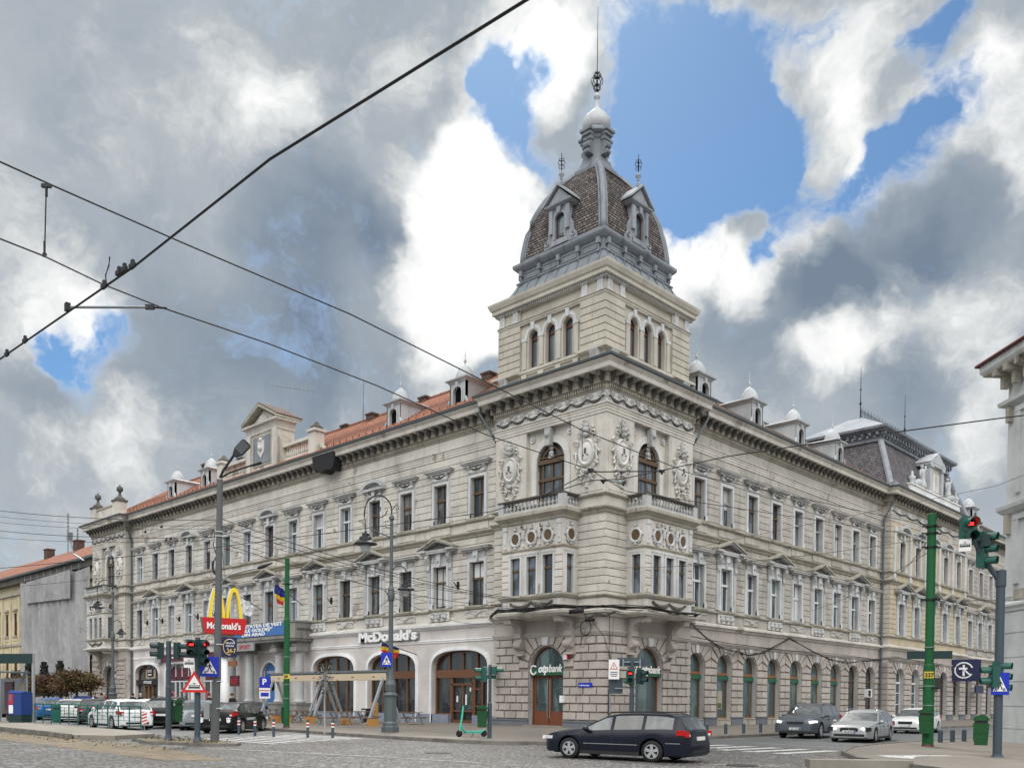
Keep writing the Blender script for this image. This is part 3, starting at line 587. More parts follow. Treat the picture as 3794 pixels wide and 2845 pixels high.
def window(kind, w_, z0, z1, fr):
    b = mb('trim_pale'); h = w_ / 2; t = .19
    for s_ in (-1, 1):
        xa, xb = sorted((s_ * h, s_ * (h + t))); b.box(xa, xb, -.09, .0, z0, z1 + t)
        xa, xb = sorted((s_ * (h + t), s_ * (h + t + .05))); b.box(xa, xb, -.05, .0, z0, z1 + t + .05)
        xa, xb = sorted((s_ * h, s_ * (h + t + .1))); b.box(xa, xb, -.12, -.001, z0 - .02, z0 + .3)
    b.box(-h, h, -.09, 0, z1, z1 + t); b.box(-h - t, h + t, -.05, 0, z1 + t, z1 + t + .05)
    b.mat('trim_grey')
    for s_ in (-1, 1):                                     # reveal lining
        xa, xb = sorted((s_ * h, s_ * (h - .015))); b.box(xa, xb, .0, .32, z0, z1)
    b.mat('cornice_dirty'); b.box(-h - .3, h + .3, -.22, -.0, z0 - .13, z0 - .02)
    root = b.build('window')
    sash(w_ - .03, z0, z1, fr).parent = root
    glass(w_, z0, z1).parent = root
    d = mb('trim_grey')
    zz = z1 + t + .05
    if kind in ('T', 'A'):                                 # top floor
        top = zz + .45
        d.box(-h - .16, h + .16, -.12, 0, zz, top); d.mat('ornament'); d.box(-h + .02, h - .02, -.15, -.12, zz + .08, top - .08)
        d.mat('cornice_dark'); garland(d, -h + .12, h - .12, zz + .3, .10, .055, 11, -.16); d.ball((0, -.17, zz + .26), .09, 8)
        d.mat('trim_grey')
        for s_ in (-1, 1): scroll(d, s_ * (h + .07), -.12, top - .45, .6, .45, .16)
        if kind == 'T':
            d.box(-h - .62, h + .62, -.36, 0, top + .12, top + .2); d.box(-h - .5, h + .5, -.26, 0, top, top + .12); d.box(-h - .7, h + .7, -.42, 0, top + .2, top + .26)
        else:
            d.mat('trim_pale'); d.prism([(-.14, z1), (.14, z1), (.2, top), (-.2, top)], -.26, -.12); d.mat('trim_grey')
            d.box(-h - .66, h + .66, -.38, 0, top, top + .17)
            n = 12; R0 = h + .66; hh = .62
            c = [(-math.cos(PI * i / n), math.sin(PI * i / n)) for i in range(n + 1)]
            for i in range(n):
                (a, e_), (f_, g_) = c[i], c[i + 1]
                d.prism([(a * (R0 - .3), top + .17 + e_ * (hh - .24)), (f_ * (R0 - .3), top + .17 + g_ * (hh - .24)), (f_ * R0, top + .17 + g_ * hh), (a * R0, top + .17 + e_ * hh)], -.42, 0)
            d.prism([(a * (R0 - .3), top + .17 + e_ * (hh - .24)) for a, e_ in c], -.06, 0)
    else:                                                  # second floor: keystone and either a flat or a pedimented hood
        top = zz + (.42 if kind == 'S' else .62)
        d.box(-h - .12, h + .12, -.07, 0, zz, top); d.mat('trim_pale'); d.prism([(-.15, z1 - .05), (.15, z1 - .05), (.24, top), (-.24, top)], -.24, -.05)
        d.mat('trim_grey'); d.ball((0, -.27, zz + .1), .1, 8)
        for s_ in (-1, 1): d.lathe([(.001, -.04), (.1, -.04), (.1, 0), (.001, 0)], (s_ * (h + .02), -.07, zz + .2), 10, 'Y')
        if kind == 'S':
            d.box(-h - .5, h + .5, -.26, 0, top, top + .1); d.box(-h - .7, h + .7, -.4, 0, top + .1, top + .2); d.mat('cornice_dirty'); d.box(-h - .74, h + .74, -.44, 0, top + .2, top + .25)
        else:
            for s_ in (-1, 1):
                xc = s_ * (h + .42)
                d.mat('trim_grey'); d.box(xc - .16, xc + .16, -.1, 0, z0, top - 1.1); scroll(d, xc, -.08, top - 1.15, 1.35, 1.0, .26)
                d.box(xc - .2, xc + .2, -.34, 0, top - .15, top)
            W = h + 1.12
            d.box(-W + .12, W - .12, -.40, 0, top, top + .12)
            for s_ in (-1, 1):
                xa, xb = sorted((s_ * (W - .75), s_ * W)); d.box(xa, xb, -.55, 0, top + .12, top + .26)
            d.box(-W + .75, W - .75, -.42, 0, top + .12, top + .24)
            ap = top + .88
            d.mat('cornice_dirty')
            d.prism([(-W - .03, top + .26), (0, ap), (0, ap + .13), (-W - .03, top + .36)], -.60, 0); d.prism([(W + .03, top + .26), (0, ap), (0, ap + .13), (W + .03, top + .36)], -.60, 0)
            d.mat('trim_grey')
            d.prism([(-W + .16, top + .26), (-.0, ap - .12), (0, ap - .01), (-W + .02, top + .26)], -.5, 0); d.prism([(W - .16, top + .26), (.0, ap - .12), (0, ap - .01), (W - .02, top + .26)], -.5, 0)
            d.mat('cornice_dark'); d.prism([(-W + .5, top + .25), (W - .5, top + .25), (0, ap - .22)], -.2, -.0)
    d.build('hood', root)
    return root

LB = [-10.9 - 3.572 * i for i in range(15)]          # left wing bay centres (x)
RB = [10.42 + 3.385 * i for i in range(9)]           # right wing bay centres (y)
protos = {}
def getwin(kind, fr, w_, z0, z1):
    key = (kind, fr, w_)
    if key in protos: return copy_tree(protos[key], PAL)
    o = window(kind, w_, z0, z1, fr); o.parent = PAL; protos[key] = o; return o
WT, WS = (1.28, 13.3, 15.9), (1.34, 7.72, 10.5)
BLIND = []
for m_ in ('frame_white', 'trim_grey', 'bench_wood', 'cloth_grey', 'teal_glass'):
    b = mb(m_); b.box(-.5, .5, .262, .285, -1, 0); o = b.build('blind', None); BLIND.append(o.data); bpy.data.objects.remove(o)
def blind(win, z0, z1):
    if rng.random() > .42: return
    o = bpy.data.objects.new('blind', rng.choice(BLIND)); col.objects.link(o); o.parent = win
    k_ = rng.random();
    if k_ < .5: o.location = (0, 0, z1 - .1); o.scale = (1.05, 1, (z1 - z0) * rng.choice([.3, .36, .5, .9]))
    else: s_ = rng.choice([-1, 1]); o.location = (s_ * .38, 0, z1 - .1); o.scale = (.34, 1, (z1 - z0) * .92)
for i, x in enumerate(LB):
    put(getwin('A' if i in (3, 7, 11) else 'T', 'wood_brown' if i < 4 else rng.choice(['frame_white', 'wood_dark', 'frame_white']), *WT), x, 'L', .7)
    put(getwin('P' if i % 2 else 'S', 'wood_brown' if i < 6 else rng.choice(['frame_white', 'wood_dark', 'frame_white']), *WS), x, 'L', .7)
for i, y in enumerate(RB):
    put(getwin('T', 'wood_brown' if i in (0, 2, 3, 6) else 'frame_grey', *WT), y, 'R', .7)
    put(getwin('P' if i % 2 else 'S', 'frame_white', *WS), y, 'R', .7)

for o in list(bpy.data.objects):
    if o.name.startswith('window') and o.parent == PAL: blind(o, *((13.3, 15.9) if any(c.name.startswith('hood') for c in o.children) and o.data.vertices[0].co.z > 12 else (7.72, 10.5)))
# ---- wing walls
def wing(name, centers, x0, x1, wallm, sg, floor1=True):
    b = mb(wallm)
    hT = [(c - WT[0] / 2, c + WT[0] / 2, WT[1], WT[2]) for c in centers]; hS = [(c - WS[0] / 2, c + WS[0] / 2, WS[1], WS[2]) for c in centers]
    b.wallrows(x0, x1, 6.4, 20.2, hT + hS, 0, .5)
    aT = [(c - .95, c + .95, 13.2, 16.7) for c in centers]; aS = [(c - .92, c + .92, 7.6, 11.2) for c in centers]
    aS = [(c - (1.15 if i % 2 else .92), c + (1.15 if i % 2 else .92), 7.6, 11.9 if i % 2 else 11.3) for i, c in enumerate(centers)]
    b.ashlar(x0 + .02, x1 - .02, 13.35, 17.52, aT, .47, 0); b.ashlar(x0 + .02, x1 - .02, 7.8, 12.05, aS, .43, 0)
    # breast panels between the storeys
    for i, c in enumerate(centers):
        b.box(c - 1.0, c + 1.0, -.06, 0, 12.56, 13.0); b.box(c - 1.05, c + 1.05, -.07, 0, 6.95, 7.42)
    root = b.build('wall')
    return root
def rooms(x0, x1, z0=0.4, z1=19.8):                 # black sheet standing in for unlit rooms behind the openings
    return mb('black_void').box(x0, x1, .52, .6, z0, z1).build('dark_interior')
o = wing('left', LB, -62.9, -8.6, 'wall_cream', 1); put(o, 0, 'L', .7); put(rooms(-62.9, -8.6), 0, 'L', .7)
o = wing('right', RB, 8.6, 39.6, 'wall_cream_shaded', 1); put(o, 0, 'R', .7); put(rooms(8.6, 39.6), 0, 'R', .7)
# far wing past the mansard pavilion
FB = [62.9 + 3.385 * i for i in range(4)]
o = wing('far', FB, 59.6, 76.0, 'wall_cream_shaded', 1); put(o, 0, 'R', .7); put(rooms(59.6, 76), 0, 'R', .7)
for i, y in enumerate(FB):
    put(getwin('T', 'wood_orange', *WT), y, 'R', .7); put(getwin('P' if i % 2 else 'S', 'frame_grey', *WS), y, 'R', .7)

# relief panels under the second-floor windows
def relief(pots):
    b = mb('ornament')
    if pots:
        b.box(-1.0, 1.0, -.10, -.05, 6.86, 7.46); b.mat('trim_grey')
        for k_ in (-.6, 0, .6):
            b.ball((k_, -.12, 7.12), .22, 8, .8); b.ball((k_ - .12, -.14, 7.33), .1, 6); b.ball((k_ + .12, -.14, 7.33), .1, 6); b.ball((k_, -.12, 6.96), .09, 6)
    else:
        b.mat('trim_grey'); p = [(-.95, 7.12), (-.95, 7.3), (-.45, 7.3), (-.3, 7.2), (0, 7.05), (.3, 7.2), (.45, 7.3), (.95, 7.3), (.95, 7.12)]
        b.tube([(x, -.09, z) for x, z in p], .045, 5); b.ball((0, -.1, 7.12), .13, 6)
    return b.build('relief_panel')
rp = {0: relief(False), 1: relief(True)}; first = {0: 1, 1: 1}
for face, cs in (('L', LB), ('R', RB)):
    for i, c in enumerate(cs):
        if face == 'L' and i in (6, 7, 8): continue
        q = i % 2
        if first[q]: o = rp[q]; first[q] = 0
        else: o = rp[q].copy(); col.objects.link(o)
        put(o, c, face, .7)

# ---- long mouldings that wrap all facades
PATH = [(-71.5, 12), (-71.5, 0), (-62.9, 0), (-62.9, .7), (-8.6, .7), (-8.6, 0), (0, 0), (0, 8.6), (-.7, 8.6), (-.7, 39.6), (0, 39.6), (0, 59.6), (-.7, 59.6), (-.7, 76)]
b = mb('cornice_dirty')
b.sweep(PATH, [(0, 18.78), (.06, 18.78), (.10, 18.86), (.10, 19.12), (.26, 19.14), (.26, 19.62), (0, 19.62)])
b.mat('wall_cream'); b.sweep(PATH, [(0, 19.63), (.80, 19.66), (.82, 19.72), (.82, 19.92), (.98, 20.10), (.98, 20.16), (0, 20.3)])
bc_ = b
g_ = mb('gutter_metal'); g_.sweep(PATH, [(.93, 20.17), (1.00, 20.13), (1.08, 20.17), (1.1, 20.28), (.93, 20.28)]); g_.build('gutter', PAL)
b = mb('wall_cream')
b.sweep(PATH, [(0, 17.56), (.05, 17.56), (.05, 17.70), (.08, 17.72), (.08, 17.86), (.11, 17.88), (.11, 17.97), (.17, 18.03), (.17, 18.07), (0, 18.1)])
b.mat('trim_grey'); b.sweep(PATH, [(0, 18.085), (.12, 18.085), (.10, 18.12), (0, 18.14)]); b.build('architrave', PAL)
b = mb('cornice_dirty')
b.sweep(PATH, [(0, 12.08), (.08, 12.1), (.12, 12.22), (.28, 12.32), (.30, 12.40), (.05, 12.5), (0, 12.5)])
b.sweep(PATH, [(0, 13.02), (.12, 13.04), (.2, 13.1), (.2, 13.17), (0, 13.22)])
b.build('string_course', PAL)
b = mb('cornice_dirty')
b.sweep(PATH, [(0, 7.44), (.10, 7.46), (.18, 7.52), (.18, 7.58), (0, 7.64)])
b.mat('wall_cream'); b.sweep(PATH, [(0, 6.36), (.10, 6.38), (.14, 6.5), (.30, 6.56), (.30, 6.68), (.04, 6.8), (0, 6.8)])
b.build('string_course', PAL)
# modillions and dentils
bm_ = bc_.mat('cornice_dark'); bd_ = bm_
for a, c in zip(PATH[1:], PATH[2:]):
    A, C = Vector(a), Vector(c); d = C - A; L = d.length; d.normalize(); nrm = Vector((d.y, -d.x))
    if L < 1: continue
    ang = math.atan2(d.y, d.x); n = int(L / .74); bm_.mat('cornice_dark')  # modillion colour carries dirt and the shade under the cornice
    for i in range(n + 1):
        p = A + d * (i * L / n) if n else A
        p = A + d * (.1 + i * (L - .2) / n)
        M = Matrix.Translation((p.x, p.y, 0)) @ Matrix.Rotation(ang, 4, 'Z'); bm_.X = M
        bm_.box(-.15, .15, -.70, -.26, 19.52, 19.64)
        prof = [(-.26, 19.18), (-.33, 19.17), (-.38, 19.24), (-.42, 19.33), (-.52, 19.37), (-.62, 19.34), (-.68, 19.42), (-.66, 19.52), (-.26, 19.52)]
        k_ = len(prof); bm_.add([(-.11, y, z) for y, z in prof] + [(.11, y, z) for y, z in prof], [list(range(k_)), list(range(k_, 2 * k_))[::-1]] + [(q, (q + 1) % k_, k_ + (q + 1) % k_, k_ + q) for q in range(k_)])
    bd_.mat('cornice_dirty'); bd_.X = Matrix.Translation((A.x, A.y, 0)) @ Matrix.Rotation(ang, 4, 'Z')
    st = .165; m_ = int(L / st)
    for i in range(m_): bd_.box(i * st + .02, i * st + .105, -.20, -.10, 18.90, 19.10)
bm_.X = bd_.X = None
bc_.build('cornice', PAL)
# missing piece of cornice covered by black sheeting
b = mb('black_sheet'); n = 9
pts = [(-28.3, 20.05), (-25.5, 20.05), (-25.4, 19.3), (-25.6, 18.85), (-26.0, 18.75), (-26.4, 18.85), (-27.2, 18.7), (-27.7, 18.95), (-28.0, 18.9), (-28.2, 19.2)]
b.prism(pts, -.26, .68); b.build('tarpaulin', PAL)

# ---- frieze garlands on the pavilions (unit 8.6 wide)
def frieze():
    b = mb('ornament'); b.box(-4.3, 4.3, -.03, 0, 18.14, 18.78); n = 7; st = 8.2 / n
    b.mat('trim_grey')
    for i in range(n + 1):
        x = -4.1 + i * st
        for rr in (.24, .17): b.lathe([(rr - .03, -.02), (rr, -.05), (rr + .03, -.02)], (x, -.03, 18.52), 12, 'Y', cap=False)
        b.mat('cornice_dark'); b.ball((x, -.06, 18.44), .09, 6); b.mat('trim_grey')
        b.cbox((x - .1, -.05, 18.27), (.05, .05, .16), 0, R(25)); b.cbox((x + .1, -.05, 18.27), (.05, .05, .16), 0, R(-25))
        if i < n:
            b.mat('cornice_dark'); garland(b, x + .1, x + st - .1, 18.42, .17, .06, 12, -.07); b.mat('trim_grey')
            for s_ in (-1, 1): b.lathe([(.07, -.01), (.09, -.05), (.11, -.01)], (x + st / 2 + s_ * .24, -.03, 18.6), 8, 'Y', cap=False)
            for s_ in (-1, 1): b.ball((x + st / 2 + s_ * .06, -.04, 18.55), .025, 5)
    return b.build('garland_frieze')
def cartouche():
    b = mb('ornament'); z = 15.55
    b.lathe([(.001, 0), (.56, 0), (.58, -.06), (.50, -.13), (.42, -.08), (.30, -.13), (.001, -.17)], (0, 0, 0), 22, 'Y')
    for i, v in enumerate(b.v): b.v[i] = (v[0] * .88, v[1], v[2] * 1.35 + z)
    b.mat('ornament')
    r_ = random.Random(3)
    def sc(x, zz, r0, sgn=1):
        pts = [(x + sgn * (r0 * (1 - t / 9)) * math.cos(t * .9), -.08 - .03 * (t % 2), zz + (r0 * (1 - t / 9)) * math.sin(t * .9)) for t in range(8)]
        b.tube(pts, .05, 5, .03)
    for s_ in (-1, 1):
        sc(s_ * .62, z + .55, .2, s_); sc(s_ * .66, z - .1, .16, s_); sc(s_ * .52, z - .75, .2, s_); sc(s_ * .42, z + 1.0, .2, -s_); sc(s_ * .3, z + 1.3, .13, s_)
        b.tube([(s_ * .56, -.1, z + .35), (s_ * .68, -.1, z + .1), (s_ * .62, -.1, z - .25), (s_ * .7, -.08, z - .5), (s_ * .5, -.08, z - .8), (s_ * .62, -.07, z - 1.1), (s_ * .35, -.07, z - 1.0), (s_ * .2, -.07, z - 1.3), (s_ * .42, -.07, z - 1.6), (s_ * .12, -.06, z - 1.75)], .045, 5)
        sc(s_ * .4, z - 1.35, .16, s_)
    b.mat('trim_grey'); b.ball((0, -.14, z + .95), .15, 8); b.ball((0, -.12, z + 1.2), .2, 8); b.ball((0, -.1, z + 1.45), .13, 8)
    for k_ in range(14): b.ball((r_.uniform(-.22, .22), -.12, z + r_.uniform(.85, 1.75)), r_.uniform(.04, .08), 5)
    b.ball((0, -.1, z - 1.05), .13, 8); b.ball((0, -.1, z - 1.3), .1, 8); b.ball((0, -.08, z - 1.95), .08, 6); b.ball((0, -.08, z - 2.2), .06, 6)
    b.mat('cornice_dark')
    for k_ in range(9): b.ball((r_.uniform(-.5, .5), -.06, z + r_.choice([r_.uniform(.7, 1.1), r_.uniform(-1.3, -.8)])), r_.uniform(.03, .06), 5)
    if True:
        b.cbox((0, -.16, z + .05), (.14, .03, .3)); b.ball((-.13, -.16, z - .18), .05, 5); b.ball((.13, -.16, z - .18), .05, 5)
    return b.build('cartouche')
def balusters(b, x0, x1, y, z0, z1, sp=.30, axis='x', r=.085):
    n = max(1, round(abs(x1 - x0) / sp)); H = z1 - z0
    prof = [(r * .8, 0), (r * .8, H * .07), (r * .45, H * .12), (r * 1.05, H * .34), (r * .9, H * .5), (r * .42, H * .72), (r * .6, H * .8), (r * .42, H * .86), (r * .8, H * .93), (r * .8, H)]
    for i in range(n):
        t = x0 + (x1 - x0) * (i + .5) / n; b.lathe(prof, (t, y, z0) if axis == 'x' else (y, t, z0), 7)

def oriel(ironrail=False):
    """two-storey-high bay window standing on brackets, balcony on its roof"""
    W, D = 2.35, 1.3
    b = mb('wall_cream')
    wz = (7.72, 9.9); xs = (-1.27, 0, 1.27); ww = .76
    holes = [(x - ww / 2, x + ww / 2, *wz) for x in xs]
    b.wallrows(-W, W, 6.7, 12.1, holes, -D, -D + .22)
    b.wallrows_side = None
    for s_ in (-1, 1):
        xa, xb = (W - .22, W) if s_ > 0 else (-W, -W + .22)
        for ya, yb, za, zb_ in ((-D + .22, -1.02, 6.7, 12.1), (-.42, 0, 6.7, 12.1), (-1.02, -.42, 6.7, wz[0]), (-1.02, -.42, wz[1], 12.1)): b.box(xa, xb, ya, yb, za, zb_)
    b.box(-W + .22, W - .22, -D + .22, 0, 6.7, 6.8); b.box(-W + .22, W - .22, -D + .22, 0, 11.9, 12.1)
    hh = [(-1.72, 1.72, 7.6, 10.2)]
    b.ashlar(-W, W, 7.75, 10.2, hh, .41, -D, vj=False)
    for x in (-.635, .635):
        for k_ in range(6): b.box(x - .06, x + .06, -D - .02, -D, 7.85 + k_ * .41, 8.2 + k_ * .41)
    # mouldings round the three sides
    pth = [(-W, 0), (-W, -D), (W, -D), (W, 0)]
    b.mat('cornice_dirty')
    b.sweep(pth, [(0, 7.42), (.10, 7.46), (.16, 7.54), (.2, 7.6), (.2, 7.66), (0, 7.7)])
    b.sweep(pth, [(0, 10.24), (.05, 10.26), (.09, 10.33), (.09, 10.38), (0, 10.42)])
    b.sweep(pth, [(0, 11.84), (.08, 11.86), (.12, 11.98), (.3, 12.14), (.38, 12.2), (.38, 12.38), (.30, 12.44), (0, 12.44)])
    b.mat('wall_cream')
    b.sweep(pth, [(-.6, 6.42), (.12, 6.42), (.18, 6.46), (.34, 6.56), (.36, 6.66), (.12, 6.74), (0, 6.8), (-.6, 6.8)])
    b.box(-W, W, -D, 0, 6.5, 6.72); b.mat('trim_pale'); b.box(-W + .1, -W + .38, -D - .03, -D, 6.95, 7.4); b.box(W - .38, W - .1, -D - .03, -D, 6.95, 7.4)
    b.mat('cornice_dark'); garland(b, -1.6, 0, 7.25, .22, .08, 14, -D - .05); garland(b, 0, 1.6, 7.25, .22, .08, 14, -D - .05)
    # pilaster strips of the oculus storey
    b.mat('trim_pale')
    for s_ in (-1, 1):
        b.box(s_ * (W - .24) - .13, s_ * (W - .24) + .13, -D - .06, -D, 10.5, 11.78); b.box(s_ * (W - .24) - .17, s_ * (W - .24) + .17, -D - .1, -D, 11.55, 11.8)
        b.box(s_ * (W - .24) - .08, s_ * (W - .24) + .08, -D - .09, -D - .06, 10.75, 11.35)
    root = b.build('bay_window')
    # windows of the bay
    wp = mb('trim_pale')
    t = .13
    for s_ in (-1, 1):
        xa, xb = sorted((s_ * ww / 2, s_ * (ww / 2 + t))); wp.box(xa, xb, -.07, 0, wz[0], wz[1] + t)
        xa, xb = sorted((s_ * ww / 2, s_ * (ww / 2 - .012))); wp.mat('trim_grey').box(xa, xb, 0, .2, wz[0], wz[1]); wp.mat('trim_pale')
    wp.box(-ww / 2, ww / 2, -.07, 0, wz[1], wz[1] + t); wp.box(-ww / 2 - .16, ww / 2 + .16, -.1, 0, wz[1] + t, wz[1] + t + .06)
    wp.mat('wood_brown'); F = .05
    wp.box(-ww / 2 + .0, -ww / 2 + F, .14, .2, wz[0], wz[1]); wp.box(ww / 2 - F, ww / 2, .14, .2, wz[0], wz[1]); wp.box(-ww / 2 + F, ww / 2 - F, .14, .2, wz[1] - F, wz[1]); wp.box(-ww / 2, ww / 2, .09, .22, 9.12, 9.24)
    wp.mat('glass_house').box(-ww / 2 + F, ww / 2 - F, .17, .18, wz[0], wz[1] - F)
    w0 = wp.build('window', root); w0.location = (xs[0], -D, 0)
    for x in xs[1:]: c = w0.copy(); col.objects.link(c); c.parent = root; c.location = (x, -D, 0)
    for s_ in (-1, 1):
        c = w0.copy(); col.objects.link(c); c.parent = root; c.location = (s_ * W, -.72, 0); c.rotation_euler = (0, 0, s_ * Q90); c.scale = (.78, 1, 1)
    # oculi
    oc = mb('trim_pale')
    oc.lathe([(.30, 0), (.40, 0), (.44, -.06), (.40, -.12), (.33, -.12), (.29, -.04)], (0, 0, 10.98), 20, 'Y', cap=False)
    oc.mat('wood_brown').lathe([(.001, -.05), (.31, -.05), (.31, -.02), (.001, -.02)], (0, 0, 10.98), 20, 'Y')
    oc.mat('trim_grey')
    for k_ in range(8):
        a = k_ * PI / 4; oc.ball((.46 * math.cos(a), -.05, 10.98 + .46 * math.sin(a)), .07, 6)
    oc.ball((0, -.1, 11.53), .11, 8); oc.ball((0, -.08, 11.68), .07, 6); oc.cbox((0, -.06, 10.47), (.26, .1, .1)); oc.ball((-.24, -.07, 10.58), .07, 6); oc.ball((.24, -.07, 10.58), .07, 6)
    o0 = oc.build('oculus', root); o0.location = (-1.27, -D, 0)
    for x in (0, 1.27): c = o0.copy(); col.objects.link(c); c.parent = root; c.location = (x, -D, 0)
    for s_ in (-1, 1): c = o0.copy(); col.objects.link(c); c.parent = root; c.location = (s_ * W, -.66, 0); c.rotation_euler = (0, 0, s_ * Q90)
    # flower vases between the oculi
    for x in (-.635, .635):
        v_ = mb('ornament')
        v_.lathe([(.02, -.32), (.02, 0), (.05, .05), (.10, .3), (.13, .55)], (x, -D - .06, 10.85), 8)
        for k_ in range(12): v_.mat('cornice_dark' if k_ % 3 == 0 else 'ornament').ball((x + rng.uniform(-.2, .2), -D - .08, 11.4 + rng.uniform(-.05, .3)), rng.uniform(.04, .09), 5)
        v_.ball((x, -D - .05, 10.55), .08, 6)
        v_.build('relief_vase', root)
    # balcony balustrade
    bl = mb('trim_grey'); zt, zb2 = 13.2, 12.46
    bl.box(-W - .12, W + .12, -D - .2, -D + .06, zb2, zb2 + .12)
    for s_ in (-1, 1):
        x = s_ * (W - .02); bl.box(x - .2, x + .2, -D - .22, -D + .12, zb2, zt); bl.box(x - .12, x + .12, -D + .12, 0, zb2, zb2 + .12); balusters(bl, -D + .2, -.05, x, zb2 + .12, zt - .1, .28, 'y')
    balusters(bl, -W + .26, W - .26, -D - .06, zb2 + .12, zt - .1, .30)
    bl.mat('cornice_dark'); bl.sweep([(-W - .02, 0), (-W - .02, -D - .07), (W + .02, -D - .07), (W + .02, 0)], [(-.2, zt - .08), (.12, zt - .08), (.2, zt - .02), (.2, zt + .04), (-.2, zt + .06)])
    bl.build('balustrade', root)
    # consoles under the bay
    for s_ in (-1, 1):
        cs = mb('stone_ground')
        x = s_ * 1.95; pr = [(0, 4.4), (-.12, 4.42), (-.16, 4.6), (-.34, 4.7), (-.42, 4.95), (-.30, 5.15), (-.3, 5.3), (-.42, 5.36), (-.42, 5.62), (-.36, 5.66), (-.42, 5.9), (-.62, 6.06), (-.95, 6.14), (-1.25, 6.22), (-1.4, 6.4), (0, 6.4)]
        k_ = len(pr); cs.add([(x - .26, y, z) for y, z in pr] + [(x + .26, y, z) for y, z in pr], [list(range(k_)), list(range(k_, 2 * k_))[::-1]] + [(q, (q + 1) % k_, k_ + (q + 1) % k_, k_ + q) for q in range(k_)])
        cs.lathe([(.001, -.3), (.22, -.3), (.22, .3), (.001, .3)], (x, -.28, 4.92), 12, 'X'); cs.box(x - .34, x + .34, -.3, 0, 4.3, 4.42)
        cs.lathe([(.001, -.28), (.17, -.28), (.17, .28), (.001, .28)], (x, -1.12, 6.24), 12, 'X')
        cs.build('console', root)
    if ironrail:
        ir = mb('iron')
        for i in range(30): ir.box(-W + .1 + i * .155, -W + .12 + i * .155, -D - .12, -D - .1, 7.66, 8.35)
        ir.box(-W, W, -D - .12, -D - .1, 8.33, 8.36); ir.build('railing', root)
    return root

def rustic_front(bank, door):
    """ground storey of a pavilion, 8.6 m wide, round arched opening in the middle"""
    b = mb('stone_joint'); r, zs = 1.36, 3.5
    b.wallrows(-4.237, 4.237, .12, 6.4, [(-r, r, .12, 4.9)], .06, .5); b.curve_fill(0, r, zs, 1.36, 4.9, .06, .5)
    b.mat('stone_ground')
    b.ashlar(-4.327, 4.327, .55, 5.32, [(-r - .02, r + .02, .1, 3.55), (-2.15, 2.15, 3.55, 5.4)], .487, .06, .09, .09, 1.05)
    b.box(-4.317, 4.317, -.02, .06, 5.34, 5.42); b.box(-4.357, 4.357, -.06, .06, 5.42, 5.52); b.box(-4.397, 4.397, -.1, .06, 5.52, 5.62); b.box(-4.297, 4.297, .0, .06, 5.62, 6.4)
    n = 11
    for i in range(n):
        a0, a1 = PI * i / n + .035, PI * (i + 1) / n - .035
        if i == n // 2: continue
        pl = []
        def pt(a, rr): return (rr * math.cos(a), zs + .05 + rr * math.sin(a))
        def outp(a):
            c, s_ = abs(math.cos(a)), math.sin(a); t = min(2.12 / max(c, 1e-3), 1.77 / max(s_, 1e-3)); return pt(a, t)
        b.prism([pt(a0, r + .07), outp(a0), outp(a1), pt(a1, r + .07)], -.03, .06)
    b.mat('trim_pale').prism([(-.2, 4.88), (.2, 4.88), (.27, 5.36), (-.27, 5.36)], -.12, .06)
    b.mat('plinth_grey')
    for s_ in (-1, 1):
        xa, xb = sorted((s_ * (r + .02), s_ * 4.347)); b.box(xa, xb, -.05, .3, .1, .46); xa, xb = sorted((s_ * (r + .02), s_ * 4.387)); b.box(xa, xb, -.09, .06, .44, .52)
    root = b.build('wall')
    f = mb('trim_grey'); f.ring(0, r - .02, zs, r - .02, .02, .12, .07, .5)
    fm = 'wood_orange' if bank else 'wood_dark'
    f.mat('wood_door' if door else fm)
    f.ring(0, r - .12, zs, r - .12, .1, .12, .34, .44); f.box(-r + .1, r - .1, .32, .46, 3.1, 3.24)
    gm = 'glass_bank' if bank else 'glass_dark'
    if door:
        for s_ in (-1, 1):
            xa, xb = sorted((s_ * .03, s_ * 1.2)); f.box(xa, xb, .36, .42, .2, .92)
            for xc in (.09, 1.14): f.box(s_ * xc - .07, s_ * xc + .07, .36, .43, .92, 3.1)
            xa, xb = sorted((s_ * .16, s_ * 1.07)); f.box(xa, xb, .37, .43, 2.98, 3.1); f.box(xa, xb, .37, .43, .92, 1.02)
        f.mat('chrome'); f.tube([(-.1, .28, .6), (-.1, .28, 2.9)], .022, 6); f.tube([(.1, .28, .6), (.1, .28, 2.9)], .022, 6)
    f.mat(gm); f.archpane(0, r - .14, zs, r - .14, 3.24, .40); f.box(-r + .14, r - .14, .41, .43, .3, 3.12)
    f.mat('concrete').box(-r - .2, r + .2, -.3, .3, .1, .2)
    dd = f.build('door' if door else 'shop_window')
    return root, dd

